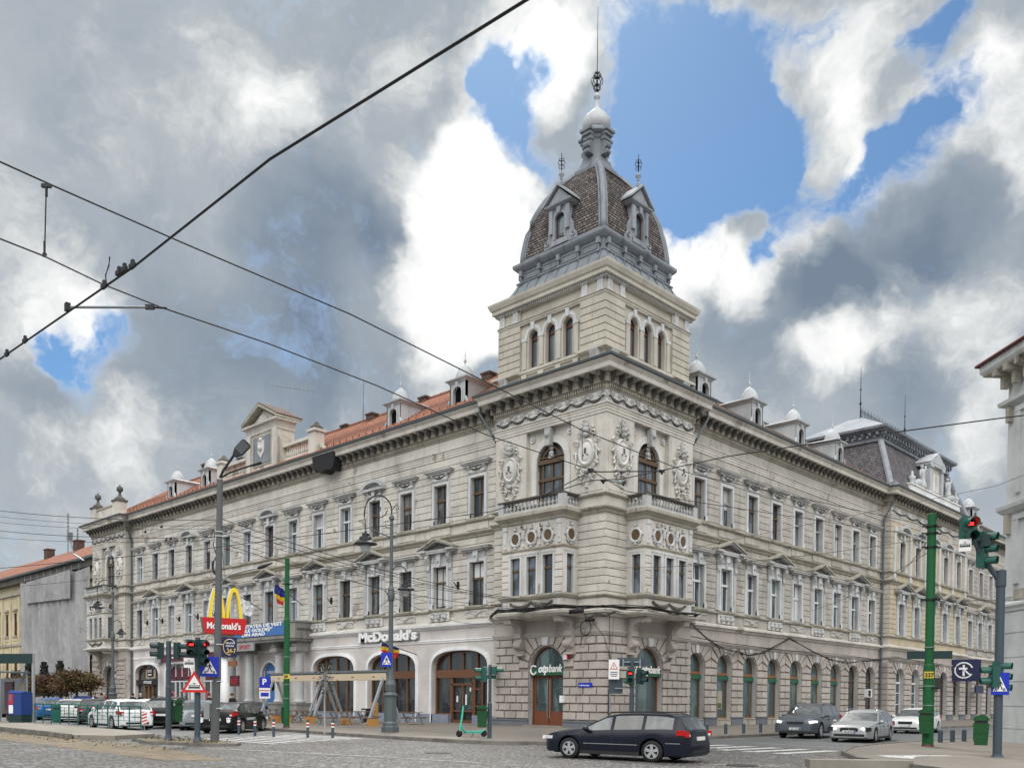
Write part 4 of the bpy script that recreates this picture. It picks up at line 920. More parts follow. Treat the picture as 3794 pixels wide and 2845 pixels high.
def pavilion_front(bank=True, door=True, ironrail=False, ground=True):
    out_ = []
    b = mb('wall_cream')
    b.wallrows(-4.297, 4.297, 6.4, 20.2, [(-1.75, 1.75, 13.0, 17.56)], 0, .5)
    b.box(-1.75, 1.75, .35, .5, 13.0, 13.3); b.wallrows(-1.75, 1.75, 13.3, 17.56, [(-1.08, 1.08, 13.3, 16.75)], .3, .5)
    b.curve_fill(0, 1.08, 15.65, 1.08, 16.75, .3, .5)
    b.ashlar(-4.332, 4.332, 7.75, 12.0, [(-2.35, 2.35, 7, 13)], .415, 0, vj=False); b.ashlar(-4.317, 4.317, 6.85, 7.4, [(-2.35, 2.35, 6, 8)], .55, 0, .02, vj=False)
    # pier fields that carry the cartouches
    for s_ in (-1, 1): b.box(s_ * 3.0 - 1.1, s_ * 3.0 + 1.1, -.03, 0, 13.35, 17.5)
    out_.append(b.build('wall'))
    aw = mb('ornament'); aw.ring(0, 1.12, 15.65, 1.12, .36, 13.3, .24, .3); aw.mat('trim_pale').ring(0, 1.08, 15.65, 1.08, .05, 13.3, .2, .3)
    aw.mat('trim_grey').prism([(-.16, 16.5), (.16, 16.5), (.24, 17.5), (-.24, 17.5)], -.1, .24); aw.ball((0, -.12, 17.1), .17, 8)
    for s_ in (-1, 1): aw.mat('trim_pale').lathe([(.12, -.02), (.2, -.06), (.22, 0)], (s_ * 1.45, .27, 17.15), 14, 'Y', cap=False); aw.ball((s_ * 1.45, .25, 17.15), .1, 8)
    root = aw.build('window')
    f = mb('wood_brown'); r = 1.05
    f.ring(0, r - .07, 15.65, r - .07, .07, 13.3, .42, .5)
    for x in (-.72, 0, .72): f.box(x - .05, x + .05, .40, .5, 13.3, 15.65)
    f.box(-r, r, .36, .5, 14.55, 14.7); f.box(-r, r, .3, .5, 15.55, 15.8); f.box(-r + .1, r - .1, .33, .5, 15.9, 15.98)
    f.prism([(-.78, 15.98), (-.66, 15.98), (0, 16.55), (0, 16.68)], .34, .46); f.prism([(.78, 15.98), (.66, 15.98), (0, 16.55), (0, 16.68)], .34, .46)
    f.mat('trim_grey').ball((0, .3, 16.1), .16, 8); f.ball((0, .3, 16.4), .14, 8); f.cbox((0, .3, 15.92), (.3, .2, .2))
    f.build('sash', root)
    f = mb('glass_house'); f.archpane(0, r - .04, 15.65, r - .04, 13.3, .47); f.build('pane', root)
    out_.append(root)
    for s_ in (-1, 1):
        c = cartouche(); c.location = (s_ * 2.98, 0, 0); out_.append(c)
        c.data.transform(Matrix.Translation((s_ * 2.98, -.03, 15.5)) @ Matrix.Diagonal((1.16, 1.25, 1.0, 1)) @ Matrix.Translation((0, 0, -15.5))); c.location = (0, 0, 0)
    out_.append(frieze()); out_.append(oriel(ironrail))
    if ground: out_ += list(rustic_front(bank, door))
    return out_
def place_front(parts_, cx, cy, rz):
    M = Matrix.Translation((cx, cy, 0)) @ Matrix.Rotation(rz, 4, 'Z')
    for p in parts_: p.parent = PAL; p.matrix_world = M
PF = pavilion_front(True, True)
place_front(PF, -4.3, 0, 0)
PR = [copy_tree(p, PAL) for p in PF[:-2]]; place_front(PR, 0, 4.3, Q90)
g1, g2 = rustic_front(True, False); place_front([g1, g2], 0, 4.3, Q90)
PL = [copy_tree(p, PAL) for p in PF[:-2]]; place_front(PL, -67.2, 0, 0)
g1, g2 = rustic_front(False, False); place_front([g1, g2], -67.2, 0, 0)
put(mb('black_void').box(-71.4, -62.9, .55, .62, .3, 19.8).build('dark_interior'), 0, 'L', 0)  # black sheets again for the darkness inside the pavilions
put(mb('black_void').box(-8.5, -.6, .55, .62, .3, 19.8).build('dark_interior'), 0, 'L', 0)
put(mb('black_void').box(.6, 8.5, .55, .62, .3, 19.8).build('dark_interior'), 0, 'R', 0)
# side returns of the pavilions and closing walls
for q in ((-63.1, -62.9, .02, .9), (-71.5, -71.3, .02, 12), (-8.6, -8.4, .02, .9), (-.9, -.02, 8.4, 8.6), (-.9, -.02, 39.597, 39.8), (-.9, -.02, 59.4, 59.6), (-12, -.7, 75.8, 76)):
    b = mb('wall_cream'); b.box(*q, .12, 20.2)
    if q[2] == 39.597:
        b.X = Matrix.Translation((-.35, 39.6, 0)); b.ashlar(-.35, .33, 7.8, 12.0, [], .43, 0, vj=False); b.ashlar(-.35, .33, 13.35, 17.5, [], .47, 0, vj=False)
        b.mat('stone_ground').ashlar(-.35, .36, .55, 5.3, [], .486, 0, .08, .09, vj=False); b.X = None
    b.build('wall', PAL)
# ---- right wing ground floor: round arched shop windows between banded piers
def rusticwing(cs, x0, x1, bankn):
    b = mb('stone_joint'); r, zs = .95, 3.88
    b.wallrows(x0, x1, .12, 6.4, [(c - r, c + r, .12, 4.83) for c in cs], .03, .5)
    for c in cs: b.curve_fill(c, r, zs, .95, 4.83, .03, .5)
    b.mat('stone_ground')
    b.ashlar(x0, x1, .55, 5.3, [h for c in cs for h in ((c - r - .02, c + r + .02, .1, 3.95), (c - 1.69, c + 1.69, 3.95, 5.4))], .486, .03, .08, .09, 1.5)
    for c in cs:
        n = 9
        for i in range(n):
            if i == n // 2: continue
            a0, a1 = PI * i / n + .05, PI * (i + 1) / n - .05
            pt = lambda a, rr: (c + rr * math.cos(a), zs + rr * math.sin(a))
            def outp(a):
                cc, s_ = abs(math.cos(a)), math.sin(a); return pt(a, min(1.66 / max(cc, 1e-3), 1.4 / max(s_, 1e-3)))
            q = [pt(a0, r + .06), outp(a0)]
            if abs(math.cos(a0)) * 1.4 > 1.66 * math.sin(a0) and abs(math.cos(a1)) * 1.4 < 1.66 * math.sin(a1) or abs(math.cos(a1)) * 1.4 > 1.66 * math.sin(a1) and abs(math.cos(a0)) * 1.4 < 1.66 * math.sin(a0):
                q.append((c + math.copysign(1.66, math.cos((a0 + a1) / 2)), zs + 1.4))
            b.prism(q + [outp(a1), pt(a1, r + .06)], -.05, .03)
        b.mat('trim_pale').prism([(c - .13, 4.8), (c + .13, 4.8), (c + .2, 5.3), (c - .2, 5.3)], -.1, .03); b.mat('stone_ground')
    b.box(x0, x1, -.02, .03, 5.34, 5.42); b.box(x0, x1, -.06, .03, 5.42, 5.5); b.box(x0, x1, -.1, .03, 5.5, 5.58); b.box(x0, x1, .0, .03, 5.58, 6.4)
    b.mat('plinth_grey')
    for p, q in zip([x0] + [c + r for c in cs], [c - r for c in cs] + [x1]): b.box(p, q, -.10, .3, .1, .62); b.box(p - .04, q + .04, -.15, .03, .6, .68)
    b.mat('cornice_dirty')
    for c in cs: b.box(c - r, c + r, -.02, .34, .12, .50); b.box(c - r, c + r, -.06, .34, .5, .56)
    return b.build('wall')
def shopwin(kind):
    r, zs = .93, 3.88; f = mb('trim_grey')
    f.ring(0, r, zs, r, .02, .56, .03, .5)
    f.mat({'bank': 'wood_orange', 'white': 'frame_white', 'dark': 'wood_dark'}[kind])
    f.ring(0, r - .07, zs, r - .07, .07, .56, .33, .42); f.box(-r + .07, r - .07, .28, .42, 3.46, 3.62); f.box(-r + .07, r - .07, .33, .42, .56, .66)
    if kind != 'bank':
        f.box(-.04, .04, .34, .42, .66, 3.46)
        for z in (1.6, 2.6): f.box(-r + .07, r - .07, .34, .42, z, z + .07)
    else: f.mat('bank_green').box(-r + .02, r - .02, .22, .34, 3.14, 3.42)
    f.mat('glass_bank' if kind == 'bank' else 'glass_dark'); f.archpane(0, r - .08, zs, r - .08, .64, .38)
    return f.build('shop_window')
put(rusticwing(RB, 8.6, 39.6, 6), 0, 'R', .7)
sw = {k_: None for k_ in ('bank', 'white', 'dark')}
def putshop(kind, y, face, rec):
    if sw[kind] is None: sw[kind] = shopwin(kind); o = sw[kind]
    else: o = sw[kind].copy(); col.objects.link(o)
    put(o, y, face, rec)
for i, y in enumerate(RB): putshop('bank' if i < 7 else 'dark', y, 'R', .7)
# pavilion and far wing ground floor
PB = [42.3 + 3.66 * i for i in range(5)]
put(rusticwing(PB, 39.6, 59.6, 0), 0, 'R', 0)
put(rusticwing(FB, 59.6, 76, 0), 0, 'R', .7)
for i, y in enumerate(PB): putshop('white' if i < 2 else 'dark', y, 'R', 0)
for y in FB: putshop('dark', y, 'R', .7)
# pavilion with mansard roof: upper floors
b = mb('pavilion_yellow'); w1, w2 = (1.2, 13.3, 15.9), (1.24, 7.72, 10.5)
b.wallrows(39.6, 59.6, 6.4, 20.2, [(c - .6, c + .6, 13.3, 15.9) for c in PB] + [(c - .62, c + .62, 7.72, 10.5) for c in PB], 0, .5)
b.ashlar(39.62, 59.58, 7.8, 12.05, [(c - (.9 if 0 else 1.1), c + 1.1, 7.6, 11.9) for c in PB], .43, 0); b.ashlar(39.62, 41.0, 13.35, 17.5, [], .47, 0)
b.ashlar(58.2, 59.58, 13.35, 17.5, [], .47, 0)
b.mat('pavilion_pink')
for c in PB: b.box(c - 1.45, c + 1.45, -.02, 0, 12.55, 17.4) if False else None
b.mat('trim_pale')
for i in range(6):
    y = 40.47 + 3.66 * i; b.box(y - .22, y + .22, -.14, 0, 12.5, 17.0); b.box(y - .3, y + .3, -.2, 0, 16.7, 17.1); b.box(y - .28, y + .28, -.18, 0, 12.5, 12.9)
put(b.build('wall'), 0, 'R', 0)
fr = frieze(); fr.data.transform(Matrix.Scale(20 / 8.6, 4, (1, 0, 0)) @ Matrix.Identity(4)); fr.data.transform(Matrix.Translation((49.6, 0, 0))); put(fr, 0, 'R', 0)
for c in PB:
    put(getwin('A', 'wood_dark', 1.2, 13.3, 15.9), c, 'R', 0); put(getwin('P', 'frame_grey', 1.24, 7.72, 10.5), c, 'R', 0)
put(mb('black_void').box(39.9, 59.3, .55, .6, .4, 19.8).build('dark_interior'), 0, 'R', 0)

# ---- left wing ground floor: shop fronts with basket arches, portal in the middle
OPN = [-12.5, -19.6, -26.7, -45.2, -52.3, -59.3]
b = mb('shop_pink'); r, zs, hh = 2.72, 3.6, 1.28
b.wallrows(-62.9, -8.6, .12, 6.4, [(c - r, c + r, .12, 4.88) for c in OPN] + [(-37.1, -34.7, .12, 4.6)], 0, .5)
for c in OPN: b.curve_fill(c, r, zs, hh, 4.88, 0, .5, e=2.8, n=20)
b.curve_fill(-35.9, 1.2, 3.4, 1.2, 4.6, 0, .5)
b.box(-62.9, -8.6, -.03, 0, 5.6, 6.36)
b.mat('shop_white'); b.sweep([(-62.9, 0), (-8.6, 0)], [(0, 5.42), (.06, 5.44), (.06, 5.52), (.1, 5.56), (.1, 5.6), (0, 5.64)]); b.sweep([(-62.9, 0), (-8.6, 0)], [(0, 6.3), (.1, 6.32), (.34, 6.5), (.36, 6.62), (.05, 6.7), (0, 6.7)])
for c in OPN: b.ring(c, r, zs, hh, .26, .12, -.07, 0, e=2.8, n=20); b.ring(c, r - .0, zs, hh, .10, .12, -.11, -.07, e=2.8, n=20)
b.ring(-35.9, 1.2, 3.4, 1.2, .2, .12, -.06, 0)
b.mat('plinth_blue')
xs = [-8.6] + [v for c in OPN for v in (c + r + .0, c - r - .0)] + [-62.9]
for i in range(0, len(xs), 2): b.box(xs[i + 1], xs[i], -.09, .3, .1, .68) if abs(xs[i] + 29.4) > 8 or True else None
for c in OPN: b.box(c - r, c + r, .0, .34, .12, .66) if c != -12.5 else (b.box(c - r, c - 1.1, 0, .34, .12, .66), b.box(c + 1.2, c + r, 0, .34, .12, .66))
put(b.build('wall'), 0, 'L', .7)
def shopfront(kind):
    f = mb('wood_shop' if kind < 3 else 'frame_white'); rr = r - .03; z0 = .12 if kind else .66
    f.ring(0, rr - .1, zs, hh - .1, .1, z0, .3, .42, e=2.8, n=20)
    f.box(-rr + .1, rr - .1, .22, .44, 3.1, 3.62) if kind < 2 else f.box(-rr + .1, rr - .1, .3, .42, 3.1, 3.2)
    for x in (-1.35, 0.0, 1.35):
        f.box(x - .05, x + .05, .3, .42, 3.6, 4.72)
        if kind == 0: f.box(x - .06, x + .06, .3, .42, z0, 3.1)
    if kind == 1:                                   # entrance
        for x in (-1.15, -1.02, .98, 1.12, 1.85): f.box(x - .06, x + .06, .28, .42, .12, 3.1)
        f.box(-1.1, 1.0, .28, .42, 2.6, 2.72); f.box(-.06, .06, .26, .42, .12, 2.6); f.box(-1.0, .95, .28, .42, .12, .32); f.box(-1.0, .95, .28, .42, .86, .96); f.box(1.15, 1.85, .28, .42, 2.3, 2.4); f.box(1.15, 1.85, .28, .42, 1.2, 1.3)
        f.box(-rr + .1, -1.2, .28, .42, .66, .76); f.mat('chrome'); f.tube([(-.14, .2, .5), (-.14, .2, 2.4)], .02, 6); f.tube([(.14, .2, .5), (.14, .2, 2.4)], .02, 6)
        f.mat('white_paint'); f.box(-.55, -.4, .25, .27, 1.5, 1.9); f.box(.3, .45, .25, .27, 1.3, 2.0); f.box(.72, .84, .25, .27, 2.2, 2.45)
    if kind == 2:
        f.mat('wood_orange');
        for x in (-1.1, -.2, .7): f.box(x - .06, x + .06, .28, .42, .12, 2.8)
        f.box(-1.1, .7, .28, .42, 2.7, 2.82); f.mat('sign_black'); f.box(-2.7, 2.7, .05, .3, 2.85, 3.35); f.mat('poster_mixed').box(-1.2, 1.2, .38, .43, 3.5, 4.4)
    if kind >= 3:
        f.mat('crimson');
        for x in (-1.95, -.66, .66, 1.95): f.box(x - .55, x + .55, .36, .4, 3.3, 4.45)
        f.mat('poster_pink').box(-2.4, -1.5, .36, .4, .7, 2.2); f.mat('poster_mixed').box(1.5, 2.4, .36, .4, .7, 2.4)
        f.mat('frame_white')
        for x in (-1.35, -.45, .45, 1.35): f.box(x - .06, x + .06, .28, .42, .12, 3.1)
        f.box(-.45, .45, .28, .42, 2.2, 2.3)
    f.mat('glass_shop'); f.archpane(0, rr - .1, zs, hh - .1, .3, .405, e=2.8, n=20)
    return f.build('shop_window' if kind != 1 else 'shop_entrance')
for c, k_ in zip(OPN, (1, 0, 0, 4, 3, 2)): put(shopfront(k_), c, 'L', .7)
# portal: four columns on pedestals carrying a balcony
b = mb('portal_stone'); CX = (-30.05, -33.0, -37.6, -40.6)
b.box(-41.6, -29.4, -1.75, 0, 6.3, 6.52); b.box(-41.5, -29.5, -1.65, 0, 6.12, 6.3)
pth = [(-41.5, 0), (-41.5, -1.65), (-29.5, -1.65), (-29.5, 0)]
b.sweep(pth, [(-.18, 6.52), (.0, 6.52), (0, 7.5), (.08, 7.54), (.1, 7.66), (-.2, 7.66)])
for x in CX:
    b.box(x - .62, x + .62, -1.5, -.1, .12, 1.2); b.box(x - .68, x + .68, -1.56, -.1, 1.15, 1.3)
    b.box(x - .5, x + .5, -1.45, -.4, 5.3, 5.62)
    pr = [(0, 5.62), (-1.4, 5.62), (-1.5, 5.8), (-1.2, 5.95), (-1.5, 6.12), (0, 6.12)]; k_ = len(pr)
    b.add([(x - .26, y, z) for y, z in pr] + [(x + .26, y, z) for y, z in pr], [list(range(k_)), list(range(k_, 2 * k_))[::-1]] + [(q, (q + 1) % k_, k_ + (q + 1) % k_, k_ + q) for q in range(k_)])
b.mat('cornice_dark');
for i in range(6):
    b.ball((-29.46, -1.4 + i * .25, 7.05), .1, 6)
root = b.build('portal'); root.parent = PAL; root.location = (0, .7, 0)
for x in CX:
    c = mb('trim_grey'); c.smooth = True
    c.lathe([(.44, 1.3), (.46, 1.42), (.38, 1.5), (.36, 1.6), (.36, 3.2), (.31, 4.9), (.33, 4.95), (.36, 5.02), (.3, 5.06), (.3, 5.12), (.42, 5.24), (.45, 5.3)], (x, -.85, 0), 18); c.build('column', root)
put(mb('black_void').box(-37.1, -34.7, .34, .44, .12, 4.7).build('doorway_dark'), 0, 'L', .7)  # black panel in place of the dark interior behind the portal arch

# ---- roofs of the wings
def gable_roof(name, m, x0, x1, face, hip0=0, hip1=0, ez=20.28, rz_=25.0, d0=-1.0, dr=6.2):
    b = mb(m); y0, yr, yb = d0, dr, 2 * dr - d0
    v = [(x0, y0, ez), (x1, y0, ez), (x1 - hip1, yr, rz_), (x0 + hip0, yr, rz_), (x0, yb, ez), (x1, yb, ez)]
    b.add(v, [(0, 1, 2, 3), (3, 2, 5, 4), (0, 3, 4), (1, 5, 2), (0, 4, 5, 1)])
    b.mat('roof_orange' if m == 'roof_orange' else m)
    # ridge tiles and the lap edges of the tile courses
    n = int((x1 - x0 - hip0 - hip1) / .4)
    for i in range(n): x = x0 + hip0 + i * .4; b.cbox((x + .2, yr, rz_ + .04 + .02 * (i % 2)), (.38, .3, .16), 0, R(3))
    for i in range(1, 24):
        t = i / 24; y = y0 + (yr - y0) * t; z = ez + (rz_ - ez) * t
        b.add([(x0 + hip0 * t, y - .10, z - .02), (x1 - hip1 * t, y - .10, z - .02), (x1 - hip1 * t, y - .04, z + .055), (x0 + hip0 * t, y - .04, z + .055), (x1 - hip1 * t, y + .1, z + .06), (x0 + hip0 * t, y + .1, z + .06)], [(0, 1, 2, 3), (3, 2, 4, 5)])
    return b.build('roof')
o = gable_roof('roof', 'roof_orange', -71.4, -6.0, 'L', hip0=7, hip1=0); put(o, 0, 'L', .7)
o = gable_roof('roof', 'roof_brown', 6.0, 43, 'R'); put(o, 0, 'R', .7)
o = gable_roof('roof', 'roof_brown', 56, 76, 'R', hip1=5); put(o, 0, 'R', .7)
# snow guards on the left roof
b = mb('iron'); b.tube([(-.1, -.6, 20.5), (0, -.6, 20.82), (.1, -.6, 20.5)], .02, 4); sg = b.build('snow_guard'); f_ = True
for i in range(66):
    x = -62 + i * .8
    if -44 < x < -28: continue
    o = sg if f_ else sg.copy()
    if not f_: col.objects.link(o)
    f_ = False; put(o, x, 'L', .7)
# dormers: little aediculae with an onion cap
def dormer():
    b = mb('zinc_pale')
    b.wallrows(-.78, .78, 20.75, 22.35, [(-.4, .4, 21.0, 22.1)], 0, .18); b.curve_fill(0, .4, 21.7, .4, 22.1, 0, .18)
    for s_ in (-1, 1):
        b.add([(s_ * .78, .0, 20.75), (s_ * .78, 2.4, 22.35), (s_ * .78, 0, 22.35), (s_ * .7, .0, 20.75), (s_ * .7, 2.4, 22.35), (s_ * .7, 0, 22.35)], [(0, 1, 2), (3, 5, 4), (0, 3, 4, 1), (1, 4, 5, 2), (0, 2, 5, 3)])
        b.tube([(s_ * .78, -.03, 21.3), (s_ * .9, -.03, 21.0), (s_ * 1.02, -.03, 20.85), (s_ * 1.15, -.03, 20.75)], .09, 6)
    b.box(-1.15, 1.15, -.12, .2, 20.62, 20.78)
    b.ring(0, .4, 21.7, .4, .1, 21.0, -.08, 0); b.prism([(-.1, 22.05), (.1, 22.05), (.14, 22.4), (-.14, 22.4)], -.14, 0)
    b.sweep([(-.78, 3.0), (-.78, 0), (.78, 0), (.78, 3.0)], [(0, 22.35), (.06, 22.37), (.1, 22.45), (.24, 22.52), (.26, 22.6), (0, 22.72)]); b.box(-.8, .8, 0, 3.0, 22.4, 22.7)
    b.mat('black_void'); b.archpane(0, .4, 21.7, .4, 21.0, .16)
    root = b.build('dormer')
    c = mb('zinc_pale'); c.smooth = True; c.lathe([(.62, 22.66), (.64, 22.8), (.60, 23.0), (.50, 23.25), (.34, 23.48), (.16, 23.62), (.05, 23.7), (.035, 23.8), (.10, 23.88), (.08, 23.98), (.03, 24.05), (.02, 24.35), (.003, 24.75)], (0, .62, 0), 12)
    c.build('cap', root); return root
dm = dormer(); d1 = [(-12.95, 'L'), (-19.65, 'L'), (-47.3, 'L'), (-54.1, 'L'), (11.0, 'R'), (17.75, 'R'), (24.25, 'R'), (30.95, 'R')]
for i, (s_, f_) in enumerate(d1):
    o = dm if i == 0 else copy_tree(dm, PAL); put(o, s_, f_, .75)
# chimneys
for i, (x, y) in enumerate(((-16.0, 6.2), (-23.4, 6.5), (-29.8, 6.2), (-34, 6.6), (-50.5, 6.0), (-57.5, 5.8), (-19.5, 7.0))):
    b = mb('roof_brown'); hgt = 25.7 if i in (5,) else 25.12; b.box(x - .42, x + .42, y, y + .6, 23.5, hgt); b.box(x - .5, x + .5, y - .08, y + .68, hgt, hgt + .12); b.build('chimney', PAL)
# ---- attic gable with coat of arms and balustrades over the middle bays
b = mb('wall_cream'); gx = -36.35
b.box(-43.9, -28.5, -.35, .35, 20.2, 20.75); b.box(gx - 2.3, gx + 2.3, -.5, 1.1, 20.3, 24.3)
for s_ in (-1, 1):
    b.box(gx + s_ * 2.0 - .32, gx + s_ * 2.0 + .32, -.66, -.5, 20.5, 23.6)
    x = gx + s_ * 7.25; b.box(x - .42, x + .42, -.5, .4, 20.2, 22.3); b.box(x - .55, x + .55, -.62, .5, 22.3, 22.5); b.mat('cornice_dark'); b.lathe([(.5, 22.5), (.5, 22.7), (.3, 22.85), (.2, 23.0), (.05, 23.15)], (x, -.05, 0), 8); b.mat('wall_cream')
    xa, xb = sorted((gx + s_ * 2.6, gx + s_ * 6.8)); b.box(xa, xb, -.3, .3, 21.9, 22.15); b.box(xa, xb, -.3, .3, 20.7, 20.95)
    b.mat('cornice_dirty'); b.prism([(gx + s_ * 2.3, 20.7), (gx + s_ * 3.3, 20.7), (gx + s_ * 2.9, 21.6), (gx + s_ * 2.7, 22.6), (gx + s_ * 2.3, 23.0)], -.4, .9)
    b.tube([(gx + s_ * 7.7, -.1, 20.6), (gx + s_ * 8.0, -.1, 21.3), (gx + s_ * 8.2, -.1, 20.9), (gx + s_ * 8.6, -.1, 20.7)], .22, 7); b.mat('wall_cream')
b.sweep([(gx - 2.3, 1.1), (gx - 2.3, -.5), (gx + 2.3, -.5), (gx + 2.3, 1.1)], [(0, 23.55), (.08, 23.57), (.08, 23.75), (.2, 24.1), (.42, 24.2), (.44, 24.36), (0, 24.4)])
b.prism([(gx - 2.3, 24.36), (gx + 2.3, 24.36), (gx, 25.5)], -.36, 1.1)
b.mat('cornice_dirty');
for s_ in (-1, 1): b.prism([(gx + s_ * 2.78, 24.36), (gx, 25.72), (gx, 25.95), (gx + s_ * 2.78, 24.56)], -.92, 1.5)
b.mat('roof_brown');
for s_ in (-1, 1): b.prism([(gx + s_ * 2.8, 24.57), (gx, 25.96), (gx, 26.04), (gx + s_ * 2.8, 24.65)], -.9, 1.6)
b.mat('cornice_dirty'); b.box(gx - 1.45, gx + 1.45, -.56, -.5, 20.9, 23.4)
root = b.build('attic_gable'); put(root, 0, 'L', .7)
b = mb('zinc'); b.box(gx - 1.3, gx + 1.3, -.6, -.56, 21.05, 23.25); b.mat('ornament')
b.prism([(gx - .5, 22.9), (gx + .5, 22.9), (gx + .5, 22.0), (gx, 21.5), (gx - .5, 22.0)], -.66, -.6); b.ball((gx, -.66, 22.3), .26, 8); b.ball((gx, -.64, 23.0), .2, 8); b.build('coat_of_arms', root)
b = mb('ornament')
for k_ in range(9): a = PI * (k_ + .5) / 9; b.tube([(gx, -.4, 24.5), (gx + .75 * math.cos(a), -.44, 24.5 + .62 * math.sin(a))], .06, 5, .09)
for k_ in range(9): b.box(gx - 1.5 + k_ * .36, gx - 1.5 + k_ * .36 + .18, -.62, -.56, 23.62, 23.74)
b.build('relief_shell', root)
b = mb('wall_cream')
for s_ in (-1, 1):
    xa, xb = sorted((gx + s_ * 2.9, gx + s_ * 6.8)); balusters(b, xa, xb, 0, 20.95, 21.9, .3, 'x', .1)
b.build('balustrade', root)
# attic with ball finials on the far pavilion
b = mb('wall_cream'); b.box(-70.2, -64.1, -.3, .3, 20.2, 21.6); b.mat('cornice_dirty').box(-70.3, -64.0, -.4, .4, 21.6, 21.75)
for x in (-70.0, -64.3):
    b.mat('wall_cream'); b.box(x - .55, x + .55, -.55, .5, 20.2, 21.9); b.mat('cornice_dark'); b.box(x - .65, x + .65, -.65, .6, 21.9, 22.1)
    b.lathe([(.55, 22.1), (.5, 22.3), (.22, 22.5), (.12, 22.75), (.16, 22.8), (.10, 22.9), (.30, 23.05), (.34, 23.25), (.28, 23.45), (.08, 23.55), (.06, 23.7)], (x, 0, 0), 12)
b.build('attic_parapet', PAL)
# rain pipes
def downpipe(pts, r_=.09):
    b = mb('gutter_metal'); b.tube(pts, r_, 8)
    for p in pts[:1]: b.lathe([(.09, -.3), (.2, -.1), (.22, .12), (.1, .12)], (p[0], p[1], p[2] - .02), 10)
    b.build('downpipe', PAL)
downpipe([(-9.8, -.25, 20.1), (-9.8, -.25, 19.4), (-8.75, -.12, 17.9), (-8.75, .4, 17.3)])
downpipe([(.25, 9.8, 20.1), (.25, 9.8, 19.3), (.12, 8.8, 17.9), (-.4, 8.78, 17.3)])
downpipe([(-62.2, -.25, 20.1), (-62.2, -.2, 19.2), (-62.6, .5, 17.8), (-62.6, .55, 5.2), (-62.6, .55, 2)])
downpipe([(.6, 39.3, 20.1), (.3, 39.3, 19.0), (-.45, 39.3, 17.6), (-.5, 39.3, 6.2), (-.5, 39.3, .3)])

# ---- tower above the eaves
TX, TY = -4.37, 4.2; H = 4.01
def tower_face():
    b = mb('tower_wall'); xs = (-1.35, 0, 1.35); w_ = .74
    b.wallrows(-H + .003, H - .003, 19.6, 25.0, [(x - w_ / 2, x + w_ / 2, 21.4, 23.6) for x in xs], 0, .5)
    for x in xs: b.curve_fill(x, w_ / 2, 23.23, w_ / 2, 23.6, 0, .5)
    for s_ in (-1, 1):                                # banded corner piers
        xa, xb = (-H - .147, -2.35) if s_ < 0 else (2.35, H + .147)
        b.box(min(xa, xb) + (.04 if s_ < 0 else 0), max(xa, xb) - (.04 if s_ > 0 else 0), -.115, 0, 20.2, 25.0)
        b.ashlar(xa, xb, 21.25, 24.1, [], .41, -.115, .035, .05, 1.0)
    b.mat('tower_trim')
    for x in xs:
        b.ring(x, w_ / 2, 23.23, w_ / 2, .07, 21.35, -.04, 0);
    b.mat('trim_pale')
    for x in xs:
        b.ring(x, w_ / 2 + .1, 23.23, w_ / 2 + .1, .2, 23.2, -.07, 0); b.prism([(x - .1, 23.62), (x + .1, 23.62), (x + .15, 24.1), (x - .15, 24.1)], -.14, -.0)
    for x in (-2.02, -.675, .675, 2.02): b.box(x - .2, x + .2, -.13, 0, 23.05, 23.23)
    b.mat('tower_trim')
    for x in (-2.02, -.675, .675, 2.02): b.box(x - .15, x + .15, -.1, 0, 21.4, 23.05); b.box(x - .2, x + .2, -.14, 0, 20.2, 21.05)
    b.box(-2.35, 2.35, -.16, 0, 21.16, 21.3); b.box(-2.35, 2.35, -.1, 0, 21.05, 21.16)
    root = b.build('tower_wall')
    # three windows
    for i, x in enumerate(xs):
        f = mb('wood_red'); r_ = w_ / 2 - .01; f.ring(0, r_ - .05, 23.23, r_ - .05, .05, 21.4, .24, .32); f.box(-r_ + .05, r_ - .05, .22, .32, 23.08, 23.2); f.mat('glass_tower'); f.archpane(0, r_ - .05, 23.23, r_ - .05, 21.4, .3)
        o = f.build('window', root); o.location = (x, 0, 0)
    # console blocks and triglyphs
    for s_ in (-1, 1):
        c = mb('trim_pale')
        x = s_ * 3.55; b2 = [(0, 20.45), (-.16, 20.45), (-.24, 20.6), (-.2, 20.8), (-.3, 20.95), (-.42, 21.1), (0, 21.1)]; k_ = len(b2)
        c.add([(x - .3, y - .115, z) for y, z in b2] + [(x + .3, y - .115, z) for y, z in b2], [list(range(k_)), list(range(k_, 2 * k_))[::-1]] + [(q, (q + 1) % k_, k_ + (q + 1) % k_, k_ + q) for q in range(k_)])
        for q in range(4): c.tube([(x - .21 + q * .14, -.28, 20.5), (x - .21 + q * .14, -.38, 20.65), (x - .21 + q * .14, -.34, 20.8), (x - .21 + q * .14, -.44, 20.95), (x - .21 + q * .14, -.54, 21.1)], .04, 5)
        c.build('console', root)
        for xx in (2.68, 3.8):
            c = mb('trim_pale'); x = s_ * xx; c.box(x - .2, x + .2, -.2, -.115, 24.42, 24.95); c.box(x - .25, x + .25, -.26, -.115, 24.95, 25.08); c.box(x - .22, x + .22, -.25, -.115, 24.3, 24.42)
            for q in range(3): c.box(x - .15 + q * .12, x - .09 + q * .12, -.225, -.2, 24.44, 24.93)
            c.build('triglyph', root)
        c = mb('tower_trim')
        c.box(min(s_ * 2.3, s_ * 4.44), max(s_ * 2.3, s_ * 4.44), -.45, -.115, 21.12, 21.26)
        c.build('ledge', root)
    return root
tf = tower_face(); tf.location = (0, 0, 0)
def putface(o, k_):
    a = k_ * Q90; d = Vector((0, -H)); d.rotate(Matrix.Rotation(a, 2)); o.parent = PAL; o.location = (TX + d.x, TY + d.y, 0); o.rotation_euler = (0, 0, a)
